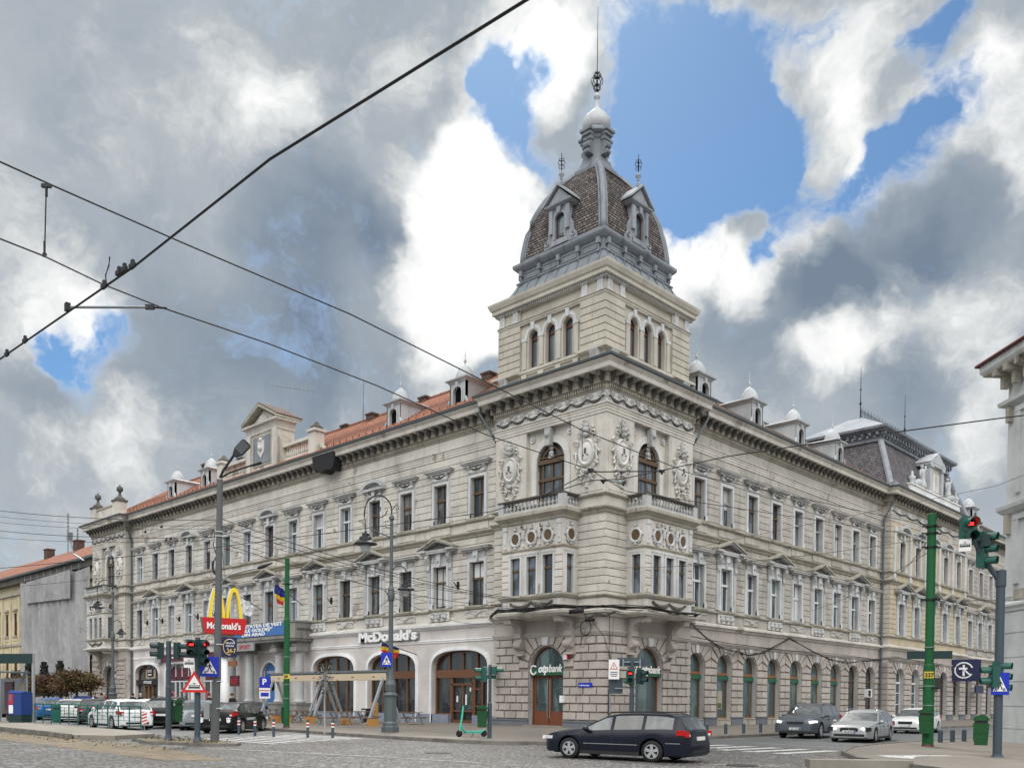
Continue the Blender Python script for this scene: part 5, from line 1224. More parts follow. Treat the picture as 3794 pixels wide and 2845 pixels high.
putface(tf, 0)
for k_ in (1, 2, 3): putface(copy_tree(tf, PAL), k_)
put(mb('black_void').box(-8, -.8, .75, .8, 20.5, 24.9).build('dark_interior'), 0, 'L', 0)  # black sheet for the unlit inside of the tower
put(mb('black_void').box(.6, 7.8, .9, .95, 20.5, 24.9).build('dark_interior'), 0, 'R', 0)
def sq(h, close=True):
    p = [(TX - h, TY - h), (TX + h, TY - h), (TX + h, TY + h), (TX - h, TY + h), (TX - h, TY - h)]
    return p
def sqsweep(b, h, prof):
    """moulding right round the square tower"""
    n = len(prof); vs = []
    for cx, cy in ((-1, -1), (1, -1), (1, 1), (-1, 1)):
        for o, z in prof: vs.append((TX + cx * (h + o), TY + cy * (h + o), z))
    b.add(vs, [(i * n + j, ((i + 1) % 4) * n + j, ((i + 1) % 4) * n + (j + 1) % n, i * n + (j + 1) % n) for i in range(4) for j in range(n)])
b = mb('tower_trim')
sqsweep(b, H, [(-.1, 24.06), (.14, 24.06), (.14, 24.14), (.18, 24.16), (.18, 24.24), (.24, 24.3), (-.1, 24.3)])
sqsweep(b, H, [(-.2, 24.95), (.2, 24.95), (.22, 25.02), (.24, 25.1), (.44, 25.14), (.44, 25.34), (.52, 25.4), (.62, 25.62), (.64, 25.74), (-.2, 25.85)])
b.mat('trim_grey')
for k_ in range(4):
    a = k_ * Q90; b.X = Matrix.Translation((TX, TY, 0)) @ Matrix.Rotation(a, 4, 'Z')
    for i in range(54): b.box(-4.28 + i * .16, -4.28 + i * .16 + .09, -H - .30, -H - .22, 24.98, 25.1)
b.X = None; b.build('tower_cornice', PAL)
# zinc skirt, roof cornice and curved slate dome
b = mb('zinc'); n = 8; prof = [(4.5 - 1.23 * math.sin(PI / 2 * i / n), 25.78 + 1.35 * (1 - math.cos(PI / 2 * i / n))) for i in range(n + 1)]
prof = [(4.45, 25.78), (4.1, 25.95), (3.8, 26.2), (3.6, 26.5), (3.42, 26.85), (3.36, 27.0), (3.42, 27.05), (3.42, 27.12), (3.27, 27.15), (3.27, 27.75), (3.36, 27.8), (3.52, 27.95), (3.58, 28.05), (3.58, 28.2), (3.3, 28.34), (0.5, 28.36)]
vs = []; k_ = len(prof)
for cx, cy in ((-1, -1), (1, -1), (1, 1), (-1, 1)): vs += [(TX + cx * h, TY + cy * h, z) for h, z in prof]
b.add(vs, [(i * k_ + j, ((i + 1) % 4) * k_ + j, ((i + 1) % 4) * k_ + j + 1, i * k_ + j + 1) for i in range(4) for j in range(k_ - 1)])
for f_ in range(4):
    b.X = Matrix.Translation((TX, TY, 0)) @ Matrix.Rotation(f_ * Q90, 4, 'Z')
    for x in (-3.0, -1.5, 0, 1.5, 3.0):
        b.box(x - .12, x + .12, -3.5, -3.27, 27.45, 27.78); b.tube([(x, -3.34, 27.5), (x, -3.44, 27.3), (x, -3.38, 27.12), (x, -3.5, 26.95)], .07, 6)
    for x in (-2.25, -.75, .75, 2.25):
        b.box(x - .55, x + .55, -3.31, -3.27, 27.25, 27.3); b.box(x - .55, x + .55, -3.31, -3.27, 27.6, 27.65); b.box(x - .55, x - .5, -3.31, -3.27, 27.3, 27.6); b.box(x + .5, x + .55, -3.31, -3.27, 27.3, 27.6)
    for x in (-3.2, -2.4, -1.6, -.8, 0, .8, 1.6, 2.4, 3.2): b.tube([(x * .98, -3.4, 27.02), (x * 1.0, -3.62, 26.52), (x * 1.02, -3.82, 26.22), (x * 1.04, -4.12, 25.98)], .025, 4)
b.X = None; b.build('tower_skirt', PAL)
DOME = [(3.16, 28.3), (3.14, 28.8), (3.09, 29.2), (3.02, 29.67), (2.94, 30.1), (2.76, 30.87), (2.60, 31.3), (2.39, 31.78), (2.17, 32.2), (1.93, 32.56), (1.68, 32.95), (1.41, 33.27), (1.05, 33.66)]
b = mb('dome_slate'); vs = []; k_ = len(DOME)
# slates laid in courses: each row steps out over the one below
rows = 34; P = []
def dome_h(z):
    for (h0, z0), (h1, z1) in zip(DOME, DOME[1:]):
        if z0 <= z <= z1: return h0 + (h1 - h0) * (z - z0) / (z1 - z0)
    return DOME[-1][0]
for i in range(rows):
    z0, z1 = 28.32 + i * 5.34 / rows, 28.32 + (i + 1) * 5.34 / rows
    P += [(dome_h(z0) + .035, z0), (dome_h(z1) + .0, z1)]
k_ = len(P)
for cx, cy in ((-1, -1), (1, -1), (1, 1), (-1, 1)): vs += [(TX + cx * h, TY + cy * h, z) for h, z in P]
b.add(vs, [(i * k_ + j, ((i + 1) % 4) * k_ + j, ((i + 1) % 4) * k_ + j + 1, i * k_ + j + 1) for i in range(4) for j in range(k_ - 1)])
droot = b.build('dome', PAL)
b = mb('zinc'); b.smooth = True
for cx, cy in ((-1, -1), (1, -1), (1, 1), (-1, 1)):
    for off in (-.0,):
        b.tube([(TX + cx * (h - .02), TY + cy * (h - .02), z) for h, z in DOME], .17, 8)
    for s_, (ax_, ay_) in ((1, (0, -cy * .26)), (1, (-cx * .26, 0))): b.tube([(TX + cx * h + ax_ + (cx * .03 if ax_ == 0 else 0), TY + cy * h + ay_ + (cy * .03 if ay_ == 0 else 0), z) for h, z in DOME], .07, 6)
b.smooth = False
sqsweep(b, 3.12, [(0, 28.3), (.16, 28.3), (.14, 28.42), (.06, 28.5), (0, 28.5)])
b.build('hip_roll', droot)
def dome_dormer():
    b = mb('zinc_mid'); y0 = -3.3
    b.wallrows(-.62, .62, 28.45, 31.0, [(-.36, .36, 28.85, 30.6)], y0, y0 + .3); b.curve_fill(0, .36, 30.24, .36, 30.6, y0, y0 + .3)
    b.box(-.62, -.5, y0 + .3, -1.9, 28.45, 31.0); b.box(.5, .62, y0 + .3, -1.9, 28.45, 31.0)
    b.box(-.62, .62, y0 - .06, y0 + .02, 28.45, 28.8)
    for s_ in (-1, 1):
        b.prism([(s_ * .62, 28.45), (s_ * 1.25, 28.45), (s_ * 1.2, 28.8), (s_ * .95, 29.1), (s_ * .88, 29.7), (s_ * .7, 30.0), (s_ * .62, 30.6)], y0 + .02, y0 + .2)
        b.lathe([(.06, -.04), (.16, -.08), (.2, 0)], (s_ * 1.0, y0 + .02, 28.8), 12, 'Y', cap=False); b.box(s_ * .62 - .13, s_ * .62 + .13, y0 - .12, y0, 29.3, 30.9)
    b.ring(0, .36, 30.24, .36, .12, 28.85, y0 - .06, y0); b.prism([(-.1, 30.55), (.1, 30.55), (.17, 31.0), (-.17, 31.0)], y0 - .16, y0)
    b.sweep([(-.72, -1.6), (-.72, y0), (.72, y0), (.72, -1.6)], [(-.1, 30.95), (.1, 31.0), (.26, 31.1), (.28, 31.2), (-.1, 31.22)])
    b.prism([(-.95, 31.2), (.95, 31.2), (0, 32.25)], y0 - .1, -1.4);
    for s_ in (-1, 1): b.prism([(s_ * 1.12, 31.2), (0, 32.38), (0, 32.55), (s_ * 1.12, 31.34)], y0 - .28, -1.2)
    b.lathe([(.1, 32.5), (.12, 32.7), (.06, 32.8), (.05, 32.9)], (0, y0 + .1, 0), 8)
    b.smooth = True; b.lathe([(.05, 32.85), (.09, 32.95), (.05, 33.03), (.17, 33.2), (.14, 33.34), (.04, 33.45)], (0, y0 + .1, 0), 10); b.smooth = False
    b.mat('wood_red'); b.ring(0, .31, 30.24, .31, .05, 28.85, y0 + .12, y0 + .2)
    b.mat('glass_tower'); b.archpane(0, .34, 30.24, .34, 28.85, y0 + .18)
    root = b.build('dome_dormer')
    i_ = mb('iron'); c = (0, y0 + .1)
    i_.tube([(0, c[1], 33.4), (0, c[1], 34.7)], .022, 5)
    for k_ in range(4):
        a = k_ * PI / 2 + PI / 4
        for z, r_ in ((33.75, .16), (34.05, .2), (34.25, .14)):
            i_.tube([(r_ * .5 * math.cos(a) + r_ * .5 * math.cos(t) * math.cos(a), c[1] + r_ * .5 * math.sin(a) + r_ * .5 * math.cos(t) * math.sin(a), z + r_ * .8 * math.sin(t)) for t in [j * PI / 4 for j in range(9)]], .022, 4)
    i_.build('finial', root); return root
dd = dome_dormer()
for q_ in [dd] + list(dd.children):
    q_.data.transform(Matrix.Translation((0, 0, 28.45)) @ Matrix.Diagonal((1.02, 1, .85, 1)) @ Matrix.Translation((0, 0, -28.45)))
dd.parent = droot; dd.location = (TX, TY, 0)
for k_ in (1, 2, 3): c = copy_tree(dd, droot); c.location = (TX, TY, 0); c.rotation_euler = (0, 0, k_ * Q90)
# lantern, onion, spire
b = mb('zinc')
prof = [(1.04, 33.6), (1.06, 33.8), (.95, 33.86), (.93, 34.0), (.8, 34.1), (.68, 34.35), (.62, 34.6), (.6, 34.62)]
vs = []; k_ = len(prof)
for cx, cy in ((-1, -1), (1, -1), (1, 1), (-1, 1)): vs += [(TX + cx * h, TY + cy * h, z) for h, z in prof]
b.add(vs, [(i * k_ + j, ((i + 1) % 4) * k_ + j, ((i + 1) % 4) * k_ + j + 1, i * k_ + j + 1) for i in range(4) for j in range(k_ - 1)])
b.lathe([(.62, 34.4), (.60, 34.8), (.6, 35.7), (.7, 35.8), (.74, 36.0)], (TX, TY, 0), 8, sq=1)
for f_ in range(4):
    b.X = Matrix.Translation((TX, TY, 0)) @ Matrix.Rotation(f_ * Q90, 4, 'Z')
    b.box(-.24, .24, -.84, -.5, 34.75, 36.0); b.lathe([(.001, -.22), (.2, -.22), (.2, .22), (.001, .22)], (0, -.82, 35.3), 10, 'X'); b.lathe([(.001, -.18), (.13, -.18), (.13, .18), (.001, .18)], (0, -.88, 34.9), 8, 'X')
    b.box(-.34, .34, -1.02, -.5, 35.85, 36.05); b.box(-.42, .42, -1.12, -.4, 36.05, 36.2); b.mat('zinc').box(-.3, .3, -.9, -.6, 35.6, 35.86)
b.X = None; b.lathe([(.85, 36.0), (.98, 36.1), (.98, 36.2), (.8, 36.4), (.72, 36.5)], (TX, TY, 0), 8, sq=1)
b.build('lantern', PAL)
b = mb('zinc_pale'); b.smooth = True
b.lathe([(.7, 36.42), (.78, 36.5), (.86, 36.7), (.87, 36.9), (.80, 37.15), (.62, 37.4), (.38, 37.62), (.2, 37.8), (.15, 37.95), (.10, 38.3), (.1, 38.42), (.2, 38.5), (.2, 38.62), (.1, 38.7), (.06, 38.8)], (TX, TY, 0), 16)
b.build('onion_cap', PAL)
b = mb('iron'); b.tube([(TX, TY, 38.7), (TX, TY, 40.1), (TX, TY, 43.98)], .045, 6, .012)
for k_ in range(8):
    a = k_ * PI / 4
    for z, r_ in ((39.1, .22), (39.5, .36), (39.85, .22)):
        b.tube([(TX + (r_ * .5 + r_ * .5 * math.cos(t)) * math.cos(a), TY + (r_ * .5 + r_ * .5 * math.cos(t)) * math.sin(a), z + r_ * .75 * math.sin(t)) for t in [j * PI / 4 for j in range(9)]], .025, 4)
b.build('spire', PAL)
# ---- mansard pavilion roof on the right
b = mb('mansard_slate'); x0, x1, y0, y1 = -10.6, 0, 39.6, 59.6
def rect(ins, z): return [(x1 - ins, y0 + ins, z), (x1 - ins, y1 - ins, z), (x0 + ins, y1 - ins, z), (x0 + ins, y0 + ins, z)]
def loft(b, rings):
    vs = [p for r_ in rings for p in r_]; b.add(vs, [(i * 4 + j, i * 4 + (j + 1) % 4, (i + 1) * 4 + (j + 1) % 4, (i + 1) * 4 + j) for i in range(len(rings) - 1) for j in range(4)])
loft(b, [rect(-.3, 20.3), rect(.15, 20.9), rect(.75, 22.6), rect(1.64, 25.0)])
b.mat('zinc'); loft(b, [rect(1.6, 24.98), rect(1.45, 25.02), rect(1.42, 25.2), rect(1.6, 25.25), rect(1.6, 25.75), rect(1.35, 25.8), rect(1.1, 25.95), rect(.88, 26.05), rect(.85, 26.25), rect(1.1, 26.3)])
b.mat('zinc_mid'); loft(b, [rect(1.1, 26.3), rect(4.7, 28.4)]); b.slab([(x1 - 4.7, y0 + 4.7), (x1 - 4.7, y1 - 4.7), (x0 + 4.7, y1 - 4.7), (x0 + 4.7, y0 + 4.7)], 28.36, 28.41)
for cx, cy, dx, dy in ((x1, y0, -1, 1), (x1, y1, -1, -1), (x0, y0, 1, 1)):
    b.tube([(cx + dx * i_, cy + dy * i_, z) for i_, z in ((-.1, 20.5), (.15, 20.9), (.75, 22.6), (1.64, 25.0))], .26, 8)
    b.box(cx - .5, cx + .5, cy - .5, cy + .5, 20.3, 20.75)
for i in range(26):
    y = y0 + 1.6 + i * .67; b.mat('zinc').box(x1 - 1.6, x1 - 1.15, y - .11, y + .11, 25.45, 25.78); b.mat('zinc_pale').ball((x1 - 1.52, y + .33, 25.5), .13, 6)
for i in range(12):
    x = x1 - 1.8 - i * .67; b.mat('zinc').box(x - .11, x + .11, y0 + 1.15, y0 + 1.6, 25.45, 25.78); b.mat('zinc_pale').ball((x - .33, y0 + 1.52, 25.5), .13, 6)
root = b.build('mansard_roof', PAL)
b = mb('iron')
for i in range(34):
    y = y0 + 4.8 + i * .33; b.tube([(x1 - 4.8, y, 28.4), (x1 - 4.8, y, 29.25 + .25 * (i % 2))], .02, 4); b.tube([(x1 - 4.8, y, 28.55), (x1 - 4.8, y + .16, 28.9), (x1 - 4.8, y, 29.15)], .015, 4)
b.tube([(x1 - 4.8, y0 + 4.8, 28.5), (x1 - 4.8, y1 - 4.8, 28.5)], .02, 4); b.tube([(x1 - 4.8, y0 + 4.8, 29.1), (x1 - 4.8, y1 - 4.8, 29.1)], .02, 4)
for y in (y0 + 4.6, y1 - 4.6): b.tube([(x1 - 4.8, y, 28.4), (x1 - 4.8, y, 33.2)], .06, 5, .015); b.ball((x1 - 4.8, y, 29.7), .13, 6); b.ball((x1 - 4.8, y, 31.0), .09, 6)
b.build('roof_cresting', root)
# attic figure group in front of the mansard
b = mb('shop_white'); b.box(-.35, -.05, 44.2, 57.2, 20.45, 21.55); b.box(-.45, .05, 44.1, 57.3, 21.5, 21.62)
b.build('parapet', PAL)
b = mb('tower_trim'); yc = 50.9
b.box(-1.6, -.3, yc - 1.2, yc + 1.2, 21.5, 24.2); b.mat('zinc_pale')
for s_ in (-1, 1): b.box(-.9, -.12, yc + s_ * 1.5 - .28, yc + s_ * 1.5 + .28, 21.6, 24.1); b.box(-1.0, 0, yc + s_ * 1.5 - .38, yc + s_ * 1.5 + .38, 24.0, 24.3)
b.box(-1.8, -.02, yc - 2.0, yc + 2.0, 24.2, 24.45)
b.add([(-.0, yc - 2.1, 24.45), (0, yc + 2.1, 24.45), (0, yc, 25.6), (-2.4, yc - 2.1, 24.45), (-2.4, yc + 2.1, 24.45), (-2.4, yc, 25.6)], [(0, 1, 2), (3, 5, 4), (0, 2, 5, 3), (1, 4, 5, 2), (0, 3, 4, 1)])
b.mat('trim_pale').archpane(0, .1, 0, .1, 0, 0) if False else None
b.mat('ornament').box(-.3, -.22, yc - .75, yc - .1, 21.9, 23.6); b.box(-.3, -.22, yc + .15, yc + .8, 21.9, 23.6)
b.build('attic_gable', PAL)
for s_ in (-1, 1):
    f = mb('zinc_pale'); f.smooth = True; y = yc + s_ * 3.4
    f.lathe([(.42, 21.6), (.46, 21.9), (.34, 22.3), (.28, 22.7), (.34, 23.1), (.28, 23.4), (.1, 23.5)], (-.3, y, 0), 10); f.ball((-.3, y, 23.68), .17, 8)
    f.tube([(-.3, y - .3, 23.3), (-.2, y - .6, 23.0), (-.25, y - .7, 22.6)], .09, 6); f.tube([(-.3, y + .3, 23.3), (-.2, y + .65, 23.5), (-.3, y + .9, 23.9)], .09, 6)
    f.ball((-.3, y + s_ * 1.0, 22.0), .4, 8); f.ball((-.3, y + s_ * 1.5, 21.85), .28, 8)
    f.lathe([(.3, 21.6), (.2, 21.8), (.3, 22.1), (.34, 22.3), (.12, 22.5), (.15, 22.7), (.02, 22.9)], (-.3, y + s_ * 2.4, 0), 10)
    f.build('roof_statue', PAL)
o = copy_tree(dm, PAL); put(o, 64, 'R', .75)
# ------------------------------------------------------------------ neighbouring houses
Y0 = 1.2
h = tag(empty('yellow_house', (0, 0, 0)), 'yellow house with orange tiled roof at the far left, half wrapped in grey sheeting', 'building')
b = mb('yellow_plaster'); ws = [-80 - 3.45 * i for i in range(14)]
hol = [(x - .6, x + .6, 9.6, 12.6) for x in ws] + [(x - .6, x + .6, 3.9, 7.2) for x in ws] + [(x - .8, x + .8, .3, 3.0) for x in ws]
b.wallrows(-128, -71.6, .12, 17.0, hol, Y0, Y0 + .5); b.box(-71.9, -71.52, Y0 + .5, 14, .12, 17)
for i, x in enumerate(ws): b.box(x + 1.5, x + 1.95, Y0 - .12, Y0, 3.4, 15.2); b.box(x - .8, x + .8, Y0 - .06, Y0, 8.9, 9.5)
b.mat('cornice_dirty'); b.box(-128, -71.6, Y0 - .2, Y0, 8.2, 8.5); b.box(-128, -71.6, Y0 - .25, Y0, 3.1, 3.4); b.box(-128, -71.6, Y0 - .3, Y0, 14.9, 15.3)
for x in ws: b.box(x - .85, x + .85, Y0 - .3, Y0, 12.9, 13.15); b.box(x - .85, x + .85, Y0 - .2, Y0, 9.4, 9.6)
b.mat('cornice_dark'); b.box(-128, -71.6, Y0 - .8, Y0, 16.2, 17.0); b.build('wall', h)
wq = None
for x in ws:
    for z0, z1 in ((9.6, 12.6), (3.9, 7.2), (.3, 3.0)):
        if wq is None:
            f = mb('wood_red'); f.box(-.6, -.5, .1, .2, 0, 3); f.box(.5, .6, .1, .2, 0, 3); f.box(-.5, .5, .1, .2, 1.9, 2.02); f.box(-.04, .04, .1, .2, 0, 1.9); f.mat('glass_dark').box(-.5, .5, .16, .18, 0, 3); wq = f.build('window', h); o = wq
        else: o = wq.copy(); col.objects.link(o)
        o.location = (x, Y0, z0); o.scale = (1, 1, (z1 - z0) / 3)
b = mb('gutter_metal'); b.box(-128, -71.55, Y0 - 1.2, Y0 + .3, 17.0, 17.25); b.build('gutter', h)
b = mb('roof_orange'); b.add([(-128, Y0 - 1.1, 17.27), (-71.6, Y0 - 1.1, 17.27), (-76, 8, 21.6), (-128, 8, 21.6), (-71.6, 16, 17.2), (-128, 16, 17.2)], [(0, 1, 2, 3), (3, 2, 4, 5), (1, 4, 2)]); b.build('roof', h)
for x in (-88, -97, -108): b = mb('roof_brown'); b.box(x, x + 1.4, 7.2, 8.2, 20, 22.5); b.box(x - .1, x + 1.5, 7.1, 8.3, 22.5, 22.65); b.build('chimney', h)
put_rail = mb('iron')
for i in range(50): put_rail.box(-96 - 3.5 + i * .12, -96 - 3.48 + i * .12, Y0 - 1.0, Y0 - .97, 3.9, 4.9)
put_rail.box(-99.6, -93.4, Y0 - 1.0, Y0, 3.7, 3.86); put_rail.build('balcony', h)
b = mb('iron');
for x, y, zt in ((-101, 8, 27), (-97.5, 8, 24.5)):
    b = mb('iron'); b.tube([(x, y, 21.5), (x, y, zt)], .05, 4)
    for k_ in range(5): b.tube([(x - .5, y, zt - .3 - k_ * .5), (x + .5, y, zt - .3 - k_ * .5)], .03, 4)
    tag(b.build('roof_aerial'), 'thin mast aerial on the ridge of the yellow house, ' + ('tall one' if zt > 26 else 'short one'), 'aerial')
# scaffold netting
b = mb('netting'); nx, nz = 60, 14; vs = []; x0, x1 = -93.2, -75.3
def netp(u, v_):
    x = x0 + (x1 - x0) * u; f = (u * 9) % 1
    return (x, Y0 - 1.6 - .28 * math.sin(PI * f) ** .5 - .08 * math.sin(u * 90 + v_ * 5), .6 + 14.9 * v_ + (.25 * math.sin(u * 28) if v_ == 1 else 0))
vs = [netp(i / nx, j / nz) for i in range(nx + 1) for j in range(nz + 1)]
b.add(vs, [(i * (nz + 1) + j, (i + 1) * (nz + 1) + j, (i + 1) * (nz + 1) + j + 1, i * (nz + 1) + j + 1) for i in range(nx) for j in range(nz)])
b.add([(x1, Y0 - 1.7, .6), (-72.3, Y0 - 1.2, .6), (-72.3, Y0 - 1.2, 16.0), (x1, Y0 - 1.7, 15.6)], [(0, 1, 2, 3)])
b.add([(-90, Y0 - 2.1, 13.0), (x1, Y0 - 2.2, 12.6), (x1, Y0 - 2.2, 15.8), (-90, Y0 - 2.1, 15.6)], [(0, 1, 2, 3)])
o = b.build('scaffold_netting', fixn=False); tag(o, 'grey scaffold netting hung over the front of the yellow house', 'netting')
sm_ = o.modifiers.new('t', 'SOLIDIFY'); sm_.thickness = .03
b = mb('steel_grey')
for i in range(9):
    x = x0 + i * (x1 - x0) / 8; b.tube([(x, Y0 - 1.25, .1), (x, Y0 - 1.25, 16.6)], .035, 5)
for z in (2.5, 5, 7.5, 10, 12.5, 15, 16.2): b.tube([(x0, Y0 - 1.25, z), (x1, Y0 - 1.25, z)], .03, 5)
tag(b.build('scaffold'), 'steel tube scaffold standing behind the grey netting', 'scaffold')

# white corner house on the right: front runs diagonally to the square
h = tag(empty('white_house'), 'tall white stucco corner house at the right edge', 'building')
ang = math.atan2(-.676, .737); O = Vector((19.55, 2.0));
def whp(o): o.location = (O.x, O.y, 0); o.rotation_euler = (0, 0, ang); o.parent = h
b = mb('white_building'); Lw = 14
for z, z1 in ((6.3, 9.3), (10.2, 13.2)): pass
hol = [(x - .95, x + .95, z0, z1) for x in (1.95, 5.6, 9.3, 13) for z0, z1 in ((6.6, 9.0), (10.3, 13.2))]
b.wallrows(0, Lw, .1, 15.4, [], 0, .5)
b.box(-.05, Lw, -.05, 0, .1, .62); b.sweep([(0, 9), (0, 0), (Lw, 0)], [(0, 5.5), (.08, 5.52), (.1, 5.62), (.22, 5.72), (.22, 5.82), (0, 5.9)])
b.sweep([(0, 9), (0, 0), (Lw, 0)], [(0, 9.5), (.12, 9.55), (.28, 9.72), (.3, 9.86), (0, 9.95)])
b.sweep([(0, 9), (0, 0), (Lw, 0)], [(0, 13.9), (.06, 13.95), (.28, 14.05), (.3, 14.2), (0, 14.3)])
b.sweep([(0, 9), (0, 0), (Lw, 0)], [(0, 15.1), (.1, 15.15), (.1, 15.3), (.72, 15.5), (.8, 15.62), (.8, 15.9), (0, 16.0)])
b.mat('cornice_dirty').sweep([(0, 9), (0, 0), (Lw, 0)], [(.1, 15.32), (.7, 15.48), (.7, 15.44), (.1, 15.27)]); b.mat('white_building')
b.sweep([(0, 9), (0, 0), (Lw, 0)], [(0, 6.1), (.05, 6.1), (.05, 6.2), (0, 6.2)])
for z in (1.6, 2.6, 3.6, 4.6): b.box(-.03, Lw, -.03, 0, z + .03, z + .97 if z < 4.6 else 5.45)
b.box(-.03, Lw, -.03, 0, .7, 1.57)
for x in (1.95, 5.6, 9.3, 13):
    for z0, z1 in ((6.6, 9.2), (10.3, 13.6)):
        b.box(x - 1.3, x - 1.0, -.1, 0, z0, z1); b.box(x + 1.0, x + 1.3, -.1, 0, z0, z1); b.box(x - 1.3, x + 1.3, -.12, 0, z1, z1 + .2)
b.mat('cornice_dirty'); b.box(.7, Lw, -.06, 0, 5.98, 6.38)
for i in range(18):
    x = .15 + i * .75; b.box(x - .14, x + .14, -.75, -.1, 15.2, 15.48); b.box(x - .1, x + .1, -.4, -.1, 14.7, 15.2)
for x in (.25, 3.75, 7.4, 11): b.box(x - .12, x + .12, -.2, 0, 13.3, 13.9); b.box(x - .12, x + .12, -.2, 0, 8.7, 9.5)
b.mat('white_building'); b.add([(0, 0, .1), (0, 0, 15.4), (0, 12, 15.4), (0, 12, .1), (.4, 12, .1), (.4, 12, 15.4), (.4, 0, 15.4), (.4, 0, .1)], [(0, 1, 2, 3), (4, 5, 6, 7), (2, 5, 4, 3)])
whp(b.build('wall'))
b = mb('roof_brown'); b.add([(-.9, -.9, 15.92), (Lw, -.9, 15.92), (Lw, 5, 19.5), (3, 5, 19.5), (-1.1, 12, 15.92)], [(0, 1, 2, 3), (0, 3, 4)]); b.mat('wood_red').tube([(-.9, 12, 15.95), (-.9, -.9, 15.95), (Lw, -.9, 15.95)], .07, 6); whp(b.build('roof'))
b = mb('wood_dark'); b.box(2.3, 2.5, -.08, -.04, .9, 1.4); whp(b.build('vent'))
# small turrets of a distant roof seen in the gap
b = mb('zinc_pale'); b.smooth = True
for x, y, r_, z in ((-3, 96, 1.6, 23.5),): b.lathe([(r_ * .9, 10), (r_ * .9, z - 1), (r_ * 1.2, z - .9), (r_ * 1.0, z), (r_ * .95, z + 1.6), (r_ * .7, z + 3.2), (r_ * .35, z + 4.2), (.1, z + 4.8), (.03, z + 7)], (x, y, 0), 12)
b.mat('roof_brown'); b.smooth = False; b.box(-14, -1, 84, 110, 0, 19); b.add([(-14.5, 84, 19), (-.6, 84, 19), (-.6, 110, 19), (-14.5, 110, 19), (-7, 88, 23), (-7, 106, 23)], [(0, 1, 4), (1, 2, 5, 4), (2, 3, 5), (3, 0, 4, 5)])
tag(b.build('distant_house'), 'distant dark-roofed house with an onion turret in the gap at the right street end', 'building')

# ------------------------------------------------------------------ cars
def lerp_prof(pts, x):
    pts = sorted(pts)
    if x <= pts[0][0]: return pts[0][1]
    for (a, u), (b_, v_) in zip(pts, pts[1:]):
        if x <= b_: return u + (v_ - u) * (x - a) / (b_ - a)
    return pts[-1][1]
CARS = {
 'estate': dict(L=4.77, W=1.82, wf=1.44, wr=-1.27, R=.33, ra=.385, zb=.2,
    top=[(2.385, .60), (2.36, .70), (2.25, .79), (1.9, .88), (1.4, .96), (1.02, 1.01), (.28, 1.38), (-.1, 1.455), (-.8, 1.48), (-1.5, 1.465), (-1.98, 1.41), (-2.06, 1.36), (-2.30, 1.0), (-2.36, .92), (-2.385, .55)],
    belt=[(2.385, .56), (2.2, .70), (1.0, .87), (0, .92), (-1.6, .98), (-2.2, .97), (-2.3, .9), (-2.385, .55)], win=[(1.0, .06), (-.04, -.93), (-1.03, -1.88)], ws=(1.02, .30), rw=(-2.06, -2.29), rail=True),
 'suv': dict(L=4.70, W=1.88, wf=1.43, wr=-1.36, R=.37, ra=.43, zb=.27,
    top=[(2.35, .70), (2.33, .88), (2.2, 1.0), (1.6, 1.09), (1.12, 1.14), (.45, 1.55), (.1, 1.64), (-.8, 1.67), (-1.7, 1.62), (-2.02, 1.56), (-2.12, 1.48), (-2.28, 1.1), (-2.34, 1.0), (-2.35, .6)],
    belt=[(2.35, .66), (2.2, .86), (1.0, 1.0), (0, 1.05), (-1.6, 1.1), (-2.2, 1.1), (-2.3, 1.0), (-2.35, .6)], win=[(1.1, .1), (0, -.95), (-1.05, -1.85)], ws=(1.12, .5), rw=(-2.12, -2.27), rail=True),
 'wagon': dict(L=4.80, W=1.80, wf=1.5, wr=-1.33, R=.32, ra=.37, zb=.17,
    top=[(2.40, .55), (2.38, .66), (2.2, .75), (1.5, .86), (.92, .93), (.15, 1.32), (-.2, 1.40), (-1.0, 1.42), (-1.6, 1.39), (-1.95, 1.33), (-2.3, .95), (-2.38, .85), (-2.40, .5)],
    belt=[(2.4, .52), (2.2, .66), (.9, .80), (0, .85), (-1.6, .88), (-2.25, .88), (-2.4, .5)], win=[(.9, .0), (-.1, -.95), (-1.05, -1.8)], ws=(.92, .2), rw=(-1.95, -2.28), rail=True),
 'sedan': dict(L=4.70, W=1.82, wf=1.42, wr=-1.33, R=.33, ra=.38, zb=.19,
    top=[(2.35, .58), (2.33, .70), (2.2, .80), (1.7, .90), (1.15, .97), (.35, 1.36), (0, 1.44), (-.6, 1.455), (-1.1, 1.41), (-1.85, 1.10), (-2.15, 1.06), (-2.3, 1.03), (-2.34, .9), (-2.35, .5)],
    belt=[(2.35, .55), (2.2, .70), (1.0, .88), (0, .93), (-1.4, .98), (-2.2, .99), (-2.35, .5)], win=[(1.1, .05), (-.05, -.95), (-1.02, -1.5)], ws=(1.15, .38), rw=(-1.12, -1.82), rail=False),
 'hatch': dict(L=4.45, W=1.80, wf=1.35, wr=-1.28, R=.34, ra=.39, zb=.2,
    top=[(2.22, .60), (2.2, .74), (2.05, .86), (1.5, .97), (1.1, 1.02), (.4, 1.42), (0, 1.52), (-.8, 1.54), (-1.4, 1.49), (-1.65, 1.44), (-2.08, 1.02), (-2.18, .92), (-2.22, .5)],
    belt=[(2.22, .56), (2.0, .74), (1.0, .92), (0, .97), (-1.4, 1.03), (-2.0, 1.0), (-2.22, .5)], win=[(1.05, .05), (-.05, -.95), (-1.02, -1.6)], ws=(1.1, .45), rw=(-1.67, -2.06), rail=False),
}
